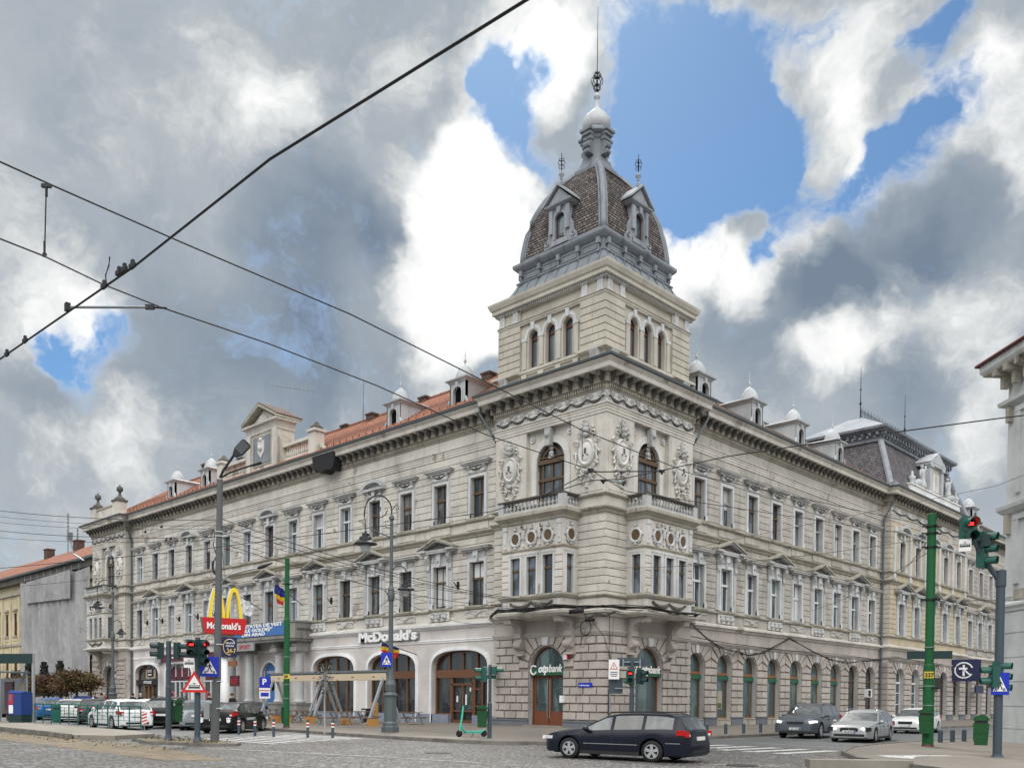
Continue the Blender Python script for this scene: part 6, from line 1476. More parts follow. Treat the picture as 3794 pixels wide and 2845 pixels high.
def wheel(t, R_, loc, side):
    b = mb('tyre'); w_ = .21; b.smooth = True
    b.lathe([(R_ * .62, -w_ / 2), (R_ * .93, -w_ / 2), (R_, -w_ / 2 + .03), (R_, w_ / 2 - .03), (R_ * .93, w_ / 2), (R_ * .66, w_ / 2)], (0, 0, 0), 24, 'Y', cap=False); root = b.build('wheel', t)
    a = mb('plastic_black'); a.lathe([(.001, .0), (R_ * .64, .0), (R_ * .64, .02), (.001, .02)], (0, side * (w_ / 2 - .07), 0), 20, 'Y')
    a.mat('alloy'); a.lathe([(R_ * .58, -.015), (R_ * .66, -.015), (R_ * .66, .02), (R_ * .58, .02)], (0, side * (w_ / 2 - .015), 0), 24, 'Y', cap=False); a.lathe([(.001, -.02), (R_ * .17, -.02), (R_ * .14, .02), (.001, .02)], (0, side * (w_ / 2 - .02), 0), 12, 'Y')
    for k_ in range(5):
        th = k_ * 2 * PI / 5 + .3; c, s_ = math.cos(th), math.sin(th); y = side * (w_ / 2 - .02)
        p = [(c * R_ * .12 - s_ * R_ * .10, s_ * R_ * .12 + c * R_ * .10), (c * R_ * .6 - s_ * R_ * .17, s_ * R_ * .6 + c * R_ * .17), (c * R_ * .6 + s_ * R_ * .17, s_ * R_ * .6 - c * R_ * .17), (c * R_ * .12 + s_ * R_ * .10, s_ * R_ * .12 - c * R_ * .10)]
        a.prism(p, y - .02, y + .015)
    a.build('rim', root); root.location = loc; return root
def car(name, kind, paint_, label, loc, yaw, grp='cars in the street', plate_='', sc=1.01, lights='off', front='', rear='', cat='car', strip_=False):
    S = CARS[kind]; L2 = S['L'] / 2; W2 = S['W'] / 2; t = tag(empty(name, loc, yaw), label, cat, grp)
    t.scale = (sc * 1.03, sc, sc * .97); pm = 'paint_' + paint_
    xs = set()
    x = -L2
    while x < L2: xs.add(round(x, 3)); x += .075
    xs |= {L2};
    for p in S['top'] + S['belt']: xs.add(p[0])
    for a_, c_ in S['win']: xs |= {a_, c_}
    for wx in (S['wf'], S['wr']):
        for k_ in range(13): xs.add(round(wx + S['ra'] * math.cos(PI * k_ / 12), 3))
    xs = sorted(x for x in xs if -L2 <= x <= L2)
    wl = [(L2, .66), (L2 - .06, .74), (L2 - .2, .83), (L2 - .5, .885), (L2 - 1.2, .91), (-L2 + .9, .91), (-L2 + .35, .885), (-L2 + .12, .82), (-L2, .72)]
    prof = []
    for x in xs:
        w_ = lerp_prof(wl, x) * W2 / .91; zt = lerp_prof(S['top'], x); zl = min(lerp_prof(S['belt'], x), zt - .01); zb_ = S['zb'] + (.06 if abs(x) > L2 - .08 else 0)
        ar = 0
        for wx in (S['wf'], S['wr']):
            d = abs(x - wx)
            if d < S['ra']: zb_ = max(zb_, S['R'] + math.sqrt(S['ra'] ** 2 - d * d)); ar = 1
        zl = max(zl, zb_ + .06); zt = max(zt, zl + .01)
        gh = zt - zl; wg = w_ - .03 - .42 * gh
        zm = zb_ + (zl - zb_) * (.62 if not ar else .5)
        g1 = min(.03, gh * .2); g2 = zt - min(.075, gh * .4)
        prof.append([(0, zb_), (w_ - .10, zb_), (w_ - .015 + (.02 if ar else 0), zb_ + .02), (w_ + .005, zm), (w_ - .025, zl), (w_ - .045, zl + g1), (wg + .03, g2), (wg - .03, zt - min(.02, gh * .2)), (wg * .6, zt + .008), (0, zt + .018)])
    K = 10; groups = {'body': [], 'windscreen': [], 'rear_window': [], 'side_window': [], 'side_window ': []}; V = []
    for s_ in (1, -1):
        for i, x in enumerate(xs): V += [(x, s_ * y, z) for y, z in prof[i]]
    nS = len(xs)
    for si in range(2):
        o = si * nS * K
        for i in range(nS - 1):
            xm = (xs[i] + xs[i + 1]) / 2; gh = prof[i][6][1] - prof[i][5][1]; gh2 = prof[i + 1][6][1] - prof[i + 1][5][1]
            for j in range(K - 1):
                f = [o + i * K + j, o + (i + 1) * K + j, o + (i + 1) * K + j + 1, o + i * K + j + 1]
                if si: f = f[::-1]
                g = 'body'
                if j == 5 and min(gh, gh2) > .04 and any(c_ < xm < a_ for a_, c_ in S['win']): g = 'side_window' + (' ' if si else '')
                if j in (7, 8) and S['ws'][1] < xm < S['ws'][0]: g = 'windscreen'
                if j in (7, 8) and S['rw'][1] < xm < S['rw'][0]: g = 'rear_window'
                groups[g].append(f)
    for e_ in (0, nS - 1):
        groups['body'].append([e_ * K + j for j in range(K)] + [nS * K + e_ * K + j for j in range(K - 2, 0, -1)])
    for g, fs in groups.items():
        if not fs: continue
        me = bpy.data.meshes.new(g.strip()); me.from_pydata(V, [], fs); me.materials.append(MATS[pm if g == 'body' else 'glass_car'])
        bm = bmesh.new(); bm.from_mesh(me); bmesh.ops.delete(bm, geom=[v for v in bm.verts if not v.link_faces], context='VERTS'); bmesh.ops.remove_doubles(bm, verts=bm.verts, dist=.0008)
        bmesh.ops.recalc_face_normals(bm, faces=bm.faces)
        if g != 'body':
            for v in bm.verts: v.co += v.normal * (-.004)
        bm.to_mesh(me); bm.free(); me.polygons.foreach_set('use_smooth', [True] * len(me.polygons)); me.set_sharp_from_angle(angle=R(32)); o = bpy.data.objects.new(g.strip(), me); col.objects.link(o); o.parent = t
    b = mb('plastic_black'); b.box(-L2 + .25, L2 - .3, -W2 + .22, W2 - .22, S['zb'] - .03, S['zb'] + .5)
    for y in (-1, 1): b.box(S['wr'] + S['ra'], S['wf'] - S['ra'], y * (W2 - .015) - .03, y * (W2 - .015) + .03, S['zb'] - .02, S['zb'] + .09)
    for (a_, c_), (a2, c2) in zip(S['win'], S['win'][1:]): pass
    b.build('underbody', t)
    dg_ = mb('sign_black')
    for s_ in (1, -1):
        for x in (S['win'][0][0] - .12, S['win'][0][1] - .05, S['win'][1][1] - .03):
            w_ = lerp_prof(wl, x) * W2 / .91; zl = lerp_prof(S['belt'], x)
            if abs(x - S['wf']) < S['ra'] + .03 or abs(x - S['wr']) < S['ra'] + .03: x = x + (.12 if x > 0 else .2)
            dg_.tube([(x, s_ * (w_ - .012), S['zb'] + .12), (x, s_ * (w_ + .004), S['zb'] + (zl - S['zb']) * .62), (x, s_ * (w_ - .024), zl), (x, s_ * (w_ - .04), zl + .03)], .007, 4)
    xb_ = S['top'][5][0] if kind != 'sedan' else S['top'][5][0]
    dg_.build('panel_gap', t)
    for wx in (S['wf'], S['wr']):
        for s_ in (1, -1): wheel(t, S['R'], (wx, s_ * (W2 - .11), S['R']), s_)
    for s_ in (1, -1):
        b = mb(pm); zl = lerp_prof(S['belt'], .85); b.smooth = True; b.ball((.82, s_ * (W2 + .08), zl + .09), .105, 8, .75); b.smooth = False; b.mat('plastic_black'); b.box(.79, .87, s_ * (W2 + .02) - .06, s_ * (W2 + .02) + .06, zl + .02, zl + .06); b.build('mirror', t)
        b = mb('plastic_black')
        for (a_, c_) in S['win'][:2]: b.box(c_ + .1, c_ + .3, s_ * (W2 + .005) - .012, s_ * (W2 + .005) + .012, zl - .12, zl - .085)
        b.build('door_handle', t)
        if strip_:
            b = mb('chrome'); b.box(S['wr'] + .45, S['wf'] - .5, s_ * W2 - .012, s_ * W2 + .012, .50, .52); b.box(-L2 + .25, S['wr'] - .42, s_ * (W2 - .015) - .012, s_ * (W2 - .015) + .012, .58, .60); b.build('trim_strip', t)
        if S['rail']:
            wr_ = W2 - .03 - .42 * (lerp_prof(S['top'], -.5) - lerp_prof(S['belt'], -.5)) - .02; zt = lerp_prof(S['top'], -.6)
            b = mb('plastic_black' if paint_ != 'silver' else 'steel_grey'); b.tube([(.25, s_ * wr_, zt - .07), (.1, s_ * wr_, zt + .02), (-.6, s_ * wr_, zt + .045), (-1.5, s_ * wr_, zt + .02), (-1.8, s_ * wr_, zt - .06)], .018, 5); b.build('roof_rail', t)
    zf = lerp_prof(S['belt'], L2 - .1)
    for s_ in (1, -1):
        hl = mb('lamp_clear' if lights == 'off' else 'lamp_on'); y = s_ * .60 * W2 / .91
        if front == 'twin':
            hl.smooth = True
            for q in (0, .19): hl.lathe([(.001, -.05), (.085, -.04), (.085, .03), (.001, .05)], (L2 - .04 - (.05 if q else 0), y + s_ * (q - .03), zf + .0), 14, 'X')
            hl.smooth = False; hl.mat('plastic_black').cbox((L2 - .075, y + s_ * .07, zf), (.1, .44, .17), s_ * -.3)
        else: hl.cbox((L2 - .055, y + s_ * .04, zf - .01), (.10, .36, .12), s_ * -.32, 0, s_ * .18); hl.cbox((L2 - .22, s_ * (W2 - .10), zf + .03), (.22, .1, .10), s_ * -.5)
        hl.build('headlight', t)
        tl = mb('lamp_red'); zr = lerp_prof(S['belt'], -L2 + .2) - .06
        tl.cbox((-L2 + .10, s_ * (W2 - .17), zr - .04), (.13, .26, .17), s_ * .35); tl.cbox((-L2 + .24, s_ * (W2 - .045), zr), (.26, .06, .16), s_ * .16)
        tl.mat('lamp_clear').cbox((-L2 + .045, s_ * (W2 - .2), zr - .07), (.05, .1, .07), s_ * .35)
        tl.build('taillight', t)
    b = mb('plastic_black'); b.box(L2 - .05, L2 + .012, -.36, .36, zf - .10, zf + .04); b.box(L2 - .06, L2 + .006, -.62, .62, .27, .38)
    if front == 'twin': b.mat('chrome').box(L2 - .02, L2 + .02, -.02, .02, zf - .08, zf + .06); b.box(L2 - .02, L2 + .02, -.3, .3, zf + .05, zf + .07)
    else: b.mat('chrome').box(L2 - .02, L2 + .018, -.38, .38, zf + .035, zf + .055)
    b.build('grille', t)
    b = mb('plate'); b.box(L2, L2 + .022, -.26, .26, .42, .53); b.mat('sign_blue').box(L2 + .001, L2 + .024, .215, .255, .425, .525); o = b.build('number_plate', t)
    if plate_:
        text(plate_, .095, (L2 + .03, -.2, .44), Q90, 'sign_black', o, .002, .002)
    b = mb('plate'); zp = .80 if kind != 'sedan' else .72; b.box(-L2 - .03, -L2 + .05, -.26, .26, zp - .12, zp - .01); o = b.build('number_plate', t)
    b = mb('plastic_black'); b.box(-L2 - .01, -L2 + .06, -.55, .55, .3, .4); b.build('bumper_insert', t)
    return t
def rd(h): return h
# heading = local +x
car('estate_car', 'estate', 'navy_black', 'nearest car, shiny blue-black estate driving left across the junction', (15.42, -18.5, 0), R(190), grp='moving cars', strip_=True, sc=.93)
hd = math.atan2(-1, .18)
car('suv', 'suv', 'grey_blue', 'grey-blue SUV with headlights on, waiting by the arched bank windows', (11.0, 2.2, 0), hd, grp='moving cars', plate_='AR 16 FOB', lights='on', cat='SUV')
car('estate_car', 'wagon', 'silver', 'silver estate with twin round headlights waiting at the right-hand zebra crossing', (14.35, .4, 0), hd, grp='moving cars', plate_='AR 69 PCI', front='twin', lights='on')
car('hatchback', 'sedan', 'white', 'white fastback coming down the right street behind the green mast', (11.5, 14.6, 0), math.atan2(-1, .12), grp='moving cars', lights='on')
A45 = R(135)
# parked along the left street
car('saloon_car', 'sedan', 'black', 'black saloon with white paw prints parked tail out beside the white sign column', (-8.6, -17.5, 0), R(131), grp='cars parked on the left', plate_='')
car('hatchback', 'hatch', 'silver_blue', 'silver-blue hatchback parked between the black saloon and the black SUV', (-12.9, -17.0, 0), R(148), grp='cars parked on the left')
car('suv', 'suv', 'black', 'black SUV with red tail lamps parked behind the double green litter bin', (-16.2, -16.9, 0), R(140), grp='cars parked on the left', cat='SUV')
car('hatchback', 'hatch', 'white', 'large white hatchback waiting right behind the green railing', (-15.3, -20.2, 0), R(178), grp='cars parked on the left')
car('hatchback', 'hatch', 'dark_grey', 'dark grey hatchback parked ahead of the large white one', (-24.3, -18.0, 0), R(160), grp='cars parked on the left')
car('saloon_car', 'sedan', 'white', 'small white saloon with a black boot panel parked beside the blue car', (-29.6, -17.3, 0), R(155), grp='cars parked on the left')
car('suv', 'hatch', 'bright_blue', 'bright blue crossover parked near the blue cabinet', (-35.2, -16.6, 0), R(158), grp='cars parked on the left', cat='SUV')
car('suv', 'suv', 'deep_blue', 'deep blue SUV parked farther behind the bright blue one', (-38.0, -13.4, 0), R(158), grp='cars parked on the left', cat='SUV')
car('hatchback', 'hatch', 'white', 'white hatchback half hidden behind the black SUV and the railing', (-20.6, -16.2, 0), R(150), grp='cars parked on the left')
car('saloon_car', 'sedan', 'dark_grey', 'dark saloon at the far left seen behind the shelter', (-44.5, -16.0, 0), R(160), grp='cars parked on the left')
# white paw marks and salon lettering on the black saloon
sal = [o for o in bpy.data.objects if o.get('label', '').startswith('black saloon with white paw')][0]
b = mb('white_paint')
for s_ in (-1, 1):
    b.lathe([(.001, -.01), (.09, -.01), (.09, .01), (.001, .01)], (-2.37, s_ * .62, .60), 10, 'X')
    for k_ in (-1, 0, 1): b.lathe([(.001, -.01), (.035, -.01), (.035, .01), (.001, .01)], (-2.37, s_ * .62 + k_ * .07, .71 + (.02 if k_ == 0 else 0)), 8, 'X')
b.build('paw_sticker', sal); text('LOANA', .13, (-2.39, .32, .86), -Q90, 'lettering_white', sal, .004, .003)
text('SALON LUANA', .17, (-.95, -.945, .62), 0, 'lettering_white', sal, .003, .002)
# small sign on the roof of the nearest car's far side is the litter bin cap behind it; rear window brand-free

# ------------------------------------------------------------------ signals, signs, poles
def sighead(parent, loc, rz, n=3, lit=None, m='signal_green', back=False):
    b = mb(m); h_ = .29 * n
    b.box(-.15, .15, -.02, .17, -h_ / 2, h_ / 2); b.box(-.17, .17, -.01, .02, -h_ / 2 - .02, h_ / 2 + .02)
    for i in range(n):
        z = h_ / 2 - .145 - i * .29
        k_ = 12; r_ = .115
        for j in range(k_ - 1):
            a0, a1 = R(-30) + R(240) * j / (k_ - 1), R(-30) + R(240) * (j + 1) / (k_ - 1)
            p = [(r_ * math.cos(a0), -.02, z + r_ * math.sin(a0)), (r_ * math.cos(a1), -.02, z + r_ * math.sin(a1)), (r_ * math.cos(a1), -.27 - .02 * math.sin(a1), z + r_ * math.sin(a1)), (r_ * math.cos(a0), -.27 - .02 * math.sin(a0), z + r_ * math.sin(a0))]
            q = [(x * .93, y, z + (zz - z) * .93) for x, y, zz in p]
            b.add(p + q, [(0, 1, 2, 3), (7, 6, 5, 4), (3, 2, 6, 7), (0, 3, 7, 4), (1, 5, 6, 2)])
    root = b.build('signal_head', parent); root.location = loc; root.rotation_euler = (0, 0, rz)
    for i in range(n):
        z = h_ / 2 - .145 - i * .29; l = mb('red_light' if lit == i else 'lens_off'); l.lathe([(.001, -.045), (.06, -.04), (.1, -.02), (.1, 0)], (0, -.012, z), 14, 'Y') if lit != i else (l.box(-.07, .07, -.05, -.03, z - .035, z + .03), l.mat('lens_off'), l.lathe([(.001, -.03), (.1, -.02), (.1, 0)], (0, -.0, z), 14, 'Y'))
        for q, v in enumerate(l.v): pass
        l.build('lens', root)
    return root
VIEW = lambda x, y: math.atan2(CAM.y - y, CAM.x - x) + PI / 2        # turn a -Y facing object to the junction centre
def board(name, parent, loc, rz, w_, h_, m, thick=.03, shape='rect'):
    b = mb(m)
    if shape == 'rect': b.box(-w_ / 2, w_ / 2, 0, thick, -h_ / 2, h_ / 2)
    else: b.prism([(-w_ / 2, -h_ / 2), (w_ / 2, -h_ / 2), (0, h_ / 2)], 0, thick)
    o = b.build(name, parent); o.location = loc; o.rotation_euler = (0, 0, rz); return o
def crossing_sign(loc, rz, s_, label):
    o = board('crossing_sign', None, loc, rz, s_, s_ * 1.12, 'sign_blue'); tag(o, label, 'traffic sign', 'blue pedestrian crossing signs')
    b = mb('white_paint'); b.prism([(-.40 * s_, -.38 * s_), (.40 * s_, -.38 * s_), (0, .36 * s_)], -.004, 0); b.build('triangle', o)
    b = mb('sign_black'); f = lambda x, z: (x * s_, z * s_)
    b.lathe([(.001, -.004), (.035 * s_, -.004), (.035 * s_, 0), (.001, 0)], (0, -.006, .17 * s_), 10, 'Y')
    b.prism([f(-.05, -.05), f(.05, -.05), f(.05, .12), f(-.05, .12)], -.010, -.005); b.prism([f(-.05, -.05), f(.0, -.05), f(-.09, -.30), f(-.14, -.30)], -.010, -.005); b.prism([f(.0, -.05), f(.05, -.05), f(.14, -.28), f(.09, -.30)], -.010, -.005)
    b.prism([f(-.05, .12), f(-.05, .06), f(-.13, -.05), f(-.16, -.02)], -.010, -.005); b.prism([f(.05, .12), f(.05, .06), f(.12, -.05), f(.15, -.02)], -.010, -.005)
    for q in (-.3, -.22, .2, .28): b.prism([f(q - .02, -.36), f(q + .03, -.36), f(q * .8 + .03, -.22), f(q * .8 - .01, -.22)], -.010, -.005)
    b.build('walking_figure', o); return o
def tram_icon(parent, w_, y=-.006):
    b = mb('sign_black'); f = w_
    b.box(-f / 2, f / 2, y, y + .005, -.12 * f, .14 * f); b.box(-f * .56, f * .56, y, y + .005, -.2 * f, -.14 * f); b.box(-f * .03, f * .03, y, y + .005, .14 * f, .3 * f); b.box(-f * .14, f * .14, y, y + .005, .27 * f, .31 * f)
    b.mat('white_paint')
    for k_ in range(5): b.box(-f * .43 + k_ * f * .18, -f * .43 + k_ * f * .18 + f * .12, y - .002, y, -.02 * f, .09 * f)
    return b.build('tram_symbol', parent)
# A: dark pole, two heads seen from the side
pA = tag(empty('traffic_light', (-.71 + .3, -24.6, .1)), 'traffic light on a slate pole with two heads seen side-on, left of the tram signal', 'traffic light', 'traffic lights at the junction')
b = mb('pole_slate'); b.lathe([(.17, 0), (.12, .12), (.10, .2), (.10, 1.9), (.085, 1.95), (.085, 3.55)], (0, 0, 0), 12); b.build('pole', pA)
v = VIEW(-.7, -24.6)
sighead(pA, (-.28, -.25, 3.2), v + R(-80), 2, m='signal_dark'); sighead(pA, (.25, .28, 3.2), v + R(75), 2, m='signal_dark')
# B: red tram signal
pB = tag(empty('traffic_light', (1.68, -24.55, .1)), 'slate pole with two red traffic lights lit above the tram warning triangle', 'traffic light', 'traffic lights at the junction')
b = mb('pole_slate'); b.lathe([(.17, 0), (.12, .12), (.10, .2), (.10, 2.0), (.085, 2.05), (.085, 3.6)], (0, 0, 0), 12); b.build('pole', pB)
v = VIEW(1.7, -24.5)
sighead(pB, (.0 - .05, -.2, 3.2), v + R(-8), 2, 0, 'signal_dark'); sighead(pB, (.26, .05, 3.06), v + R(30), 3, 0, 'signal_dark')
o = board('tram_plate', None, (1.68 - .02, -24.85, 2.82), v, .34, .34, 'white_paint'); tag(o, 'small white square plate with a tram symbol under the lit red signal on the left', 'traffic sign'); tram_icon(o, .28)
o = board('warning_sign', None, (1.78, -24.72, 2.18), v, .84, .74, 'sign_red', shape='tri'); tag(o, 'red bordered warning triangle showing a tram on the slate pole', 'traffic sign')
b = mb('white_paint'); b.prism([(-.29, -.28), (.29, -.28), (0, .22)], -.004, 0); b.build('face', o); q = tram_icon(o, .36, -.010); q.location = (0, 0, -.16)
# grey concrete street lamp with two arms
pl = tag(empty('street_lamp', (1.33, -23.73, .1)), 'tall grey concrete street lamp with a flat LED head left of the arch sign', 'street lamp')
b = mb('pole_concrete'); b.tube([(0, 0, 0), (.06, .08, 3.5), (.10, .12, 9.2)], .15, 12, .10); b.mat('frame_white')
for z in (1.15, 2.1, 3.4, 7.2, 7.35): b.lathe([(.14, 0), (.145, 0), (.145, .025), (.14, .025)], (.09, .11, z), 12)
b.build('pole', pl)
arm = RT * 1.0
def lp(px, py):                                     # on the plane through the lamp, across the view
    n_ = Vector((FW.x, FW.y, 0)).normalized(); d = ray(px, py); return CAM + d * ((Vector((1.33, -23.73, 0)) - CAM).dot(n_) / d.dot(n_)) - Vector((1.33, -23.73, .1))
b = mb('iron'); b.tube([lp(815, 1770), lp(826, 1745), lp(868, 1684)], .045, 6); b.build('arm', pl)
c0, c1 = lp(868, 1690), lp(915, 1640); d = (c1 - c0).normalized(); n_ = Vector((FW.x, FW.y, 0)).normalized(); u_ = d.cross(n_)
b = mb('sign_black');
def slabq(b, c0, c1, w0, w1, th, m):
    b.mat(m); vs = []
    for c_, w_ in ((c0, w0), (c1, w1)):
        for a_, b2 in ((-1, -1), (1, -1), (1, 1), (-1, 1)): vs.append(tuple(c_ + u_ * (a_ * w_ / 2) + n_ * (b2 * th / 2)))
    b.add(vs, [(0, 1, 2, 3), (4, 5, 6, 7), (0, 1, 5, 4), (1, 2, 6, 5), (2, 3, 7, 6), (3, 0, 4, 7)])
slabq(b, c0, c0 + d * .22, .12, .34, .14, 'iron'); slabq(b, c0 + d * .22, c0 + d * .62, .34, .36, .16, 'glass_dark'); slabq(b, c0 + d * .62, c0 + d * .68, .36, .2, .14, 'iron'); b.build('lamp_head', pl)
b = mb('steel_grey'); b.tube([lp(816, 2185), lp(822, 2155), lp(850, 2130), lp(900, 2115), lp(955, 2104)], .03, 6); b.tube([lp(796, 2160), lp(825, 2160)], .035, 5); b.tube([lp(796, 2183), lp(825, 2183)], .035, 5); b.build('arm', pl)
b = mb('iron'); b.tube([lp(955, 2104), lp(975, 2098)], .05, 6, .07); b.tube([lp(975, 2098), lp(1010, 2085)], .07, 6, .02); b.build('lamp_head', pl)
b = mb('iron'); b.tube([lp(818, 1770), lp(850, 1752), lp(914, 1730)], .035, 5); b.tube([lp(914, 1730), lp(970, 1714)], .03, 5, .06); b.build('arm', pl)
b = mb('wire')
for k_ in range(3): b.tube([lp(800, 2065), lp(790 - k_ * 2, 2085), lp(789 - k_, 2105), lp(797, 2128)], .03, 5)
b.tube([lp(815, 1960), lp(796, 1975), lp(790, 2020), lp(800, 2050)], .02, 4)
b.build('cable_loop', pl)
b = mb('frame_grey'); b.cbox((-.35, -.05, 1.05), (.26, .2, .55), R(20)); b.mat('iron').tube([(-.2, -.05, .8), (-.15, 0, .1)], .03, 5); b.build('cabinet', pl)
crossing_sign((1.47, -24.0, 2.72), VIEW(1.4, -24) + R(4), .62, 'blue pedestrian crossing sign on the grey concrete lamp')
# C: signal by the scooter
pC = tag(empty('traffic_light', (5.14, -13.85, .12)), 'small traffic light pole with a green bin beside the scooter', 'traffic light', 'traffic lights at the junction')
b = mb('pole_slate'); b.lathe([(.09, 0), (.09, 1.4), (.065, 1.45), (.065, 2.95)], (0, 0, 0), 10); b.mat('steel_grey'); b.box(.07, .10, -.02, .02, 1.2, 2.9) if False else None
b.build('pole', pC); v = VIEW(5.1, -13.9)
sighead(pC, (-.28, -.2, 2.55), v + R(-78), 2); sighead(pC, (.18, .18, 2.72), v + R(80), 1)
# D: signal group in front of the bank window
pD = tag(empty('traffic_light', (8.45, -8.8, .12)), 'traffic light with red lamp and dark sign boards in front of the right bank window', 'traffic light', 'traffic lights at the junction')
b = mb('pole_slate'); b.lathe([(.10, 0), (.10, 1.9), (.08, 1.95), (.08, 3.2)], (0, 0, 0), 10); v = VIEW(8.5, -8.8); M = Matrix.Rotation(v, 4, 'Z')
b.X = M; b.box(-.62, .60, .1, .13, 3.0, 3.36); b.box(-.95, -.38, .1, .13, 1.85, 2.5); b.mat('steel_grey'); b.box(-.4, .35, .02, .06, 3.15, 3.2); b.box(-.4, -.34, .0, .1, 3.0, 3.3); b.box(.3, .36, 0, .1, 3.0, 3.3); b.box(-.7, 0, .02, .06, 2.05, 2.1); b.X = None
b.build('pole', pD); sighead(pD, (.02, -.15, 2.55), v + R(0), 2, 0); sighead(pD, (.42, .1, 2.55), v + R(60), 2, m='signal_dark'); sighead(pD, (-.1, -.0, 2.35), v + R(-100), 1, m='signal_green')
o = board('warning_sign', None, (8.45 - .66 * math.cos(v), -8.95 - .66 * math.sin(v), 2.98), v, .44, .82, 'white_paint'); tag(o, 'white board with a red warning triangle beside the signal at the right bank window', 'traffic sign')
b = mb('sign_red'); b.prism([(-.17, 0), (.17, 0), (0, .31)], -.006, 0); b.mat('white_paint').prism([(-.12, .03), (.12, .03), (0, .25)], -.010, -.006); b.mat('sign_black').box(-.012, .012, -.014, -.010, .09, .18); b.box(-.012, .012, -.014, -.010, .05, .075)
for k_ in range(3): b.box(-.15 + .02 * (k_ == 2), .15 - .02 * (k_ == 2), -.006, 0, -.13 - k_ * .08, -.10 - k_ * .08)
b.build('symbol', o)
# E: big signal mast on the right
pE = tag(empty('traffic_light', (22.8, -10.08, .12)), 'slate signal mast on the right with bent arm and red light lit on top', 'traffic light', 'traffic lights at the junction')
def ep(px, py):
    n_ = Vector((FW.x, FW.y, 0)).normalized(); d = ray(px, py); return CAM + d * ((Vector((22.8, -10.08, 0)) - CAM).dot(n_) / d.dot(n_)) - Vector((22.8, -10.08, .12))
b = mb('pole_slate'); b.lathe([(.2, 0), (.13, .06), (.125, .1), (.125, 5.0), (.15, 5.05), (.15, 5.5), (.05, 5.55)], (0, 0, 0), 14); b.tube([ep(3700, 2150), ep(3672, 2108), ep(3640, 2060), ep(3622, 2030)], .075, 8); b.tube([ep(3622, 2030), ep(3600, 1990), ep(3572, 1960)], .06, 8); b.build('pole', pE)
v = VIEW(22.8, -10.1);
sighead(pE, tuple(ep(3592, 1965)), v + R(26), 2, 0).scale = (1.35,) * 3
sighead(pE, tuple(ep(3652, 2036)), v + R(72), 3).scale = (1.2,) * 3; sighead(pE, tuple(ep(3640, 2005)), v + R(-95), 1, m='signal_dark').scale = (1.2,) * 3
sighead(pE, tuple(ep(3707, 2510)), v + R(75), 3).scale = (1.1,) * 3; sighead(pE, tuple(ep(3672, 2505)), v + R(-70), 2, m='signal_green').scale = (1.1,) * 3
q = ep(3584, 2022); o = board('tram_plate', None, (22.8 + q.x, -10.08 + q.y - .2, .12 + q.z), v, .33, .36, 'white_paint'); tag(o, 'small white tram plate under the lit red light of the right-hand mast', 'traffic sign'); tram_icon(o, .27)
crossing_sign((22.8 + .12 * .72, -10.08 - .16, 2.28), v, .47, 'blue pedestrian crossing sign on the right-hand signal mast').scale = (1, 1, 1.25)
# green tram masts
def mast(loc, h_, r_, label, num, clamps, split):
    t = tag(empty('tram_mast', loc), label, 'mast', 'green tram masts'); b = mb('pole_green'); b.lathe([(r_, 0), (r_, split), (r_ * .8, split + .08), (r_ * .78, h_), (r_ * .6, h_ + .02)], (0, 0, 0), 18); b.build('pole', t)
    for z in clamps: b = mb('iron'); b.lathe([(r_ * .85, -.03), (r_ * .98, -.03), (r_ * .98, .03), (r_ * .85, .03)], (0, 0, z), 14); b.cbox((0, 0, z), (r_ * 3.6, .06, .05), R(45)); b.cbox((0, 0, z), (r_ * 3.2, .05, .05), R(-35)); b.build('clamp', t)
    for z in (1.5, 2.2, 3.6): b = mb('steel_grey'); b.lathe([(r_ + .001, 0), (r_ + .006, .005), (r_ + .006, .03), (r_ + .001, .035)], (0, 0, z), 16); b.build('band', t)
    b = mb('wood_red')
    b.lathe([(r_ + .02, -.02), (r_ + .03, .0), (r_ + .004, .1)], (0, 0, 0), 16); b.build('rusty_foot', t)
    v = VIEW(loc[0], loc[1]); p = board('number_plate', t, (-math.sin(-v) * -.0, 0, 2.62), v, .32, .24, 'number_yellow', .02); p.location = (math.sin(v) * (r_ + .02), -math.cos(v) * (r_ + .02), p.location.z); text(num, .2, (-.14, -.012, -.07), 0, 'sign_black', p, .002, .004)
    return t
mast((-9.07, -14.36, .12), 8.6, .15, 'green tram mast at the kerb by the striped bollards', '39', (7.3,), 5.5)
mast((19.08, -5.13, .1), 8.45, .195, 'green tram mast with cross arms and yellow number plate on the right pavement', '337', (7.25, 7.75, 8.0, 5.35, 2.15), 2.95)
# wide dark signal seen from behind on the right mast
b = mb('signal_dark'); b.cbox((19.08, -5.13, 3.45), (1.5, .18, .28), VIEW(19, -5)); tag(b.build('sign_board'), 'wide dark board clamped across the green mast on the right', 'sign')

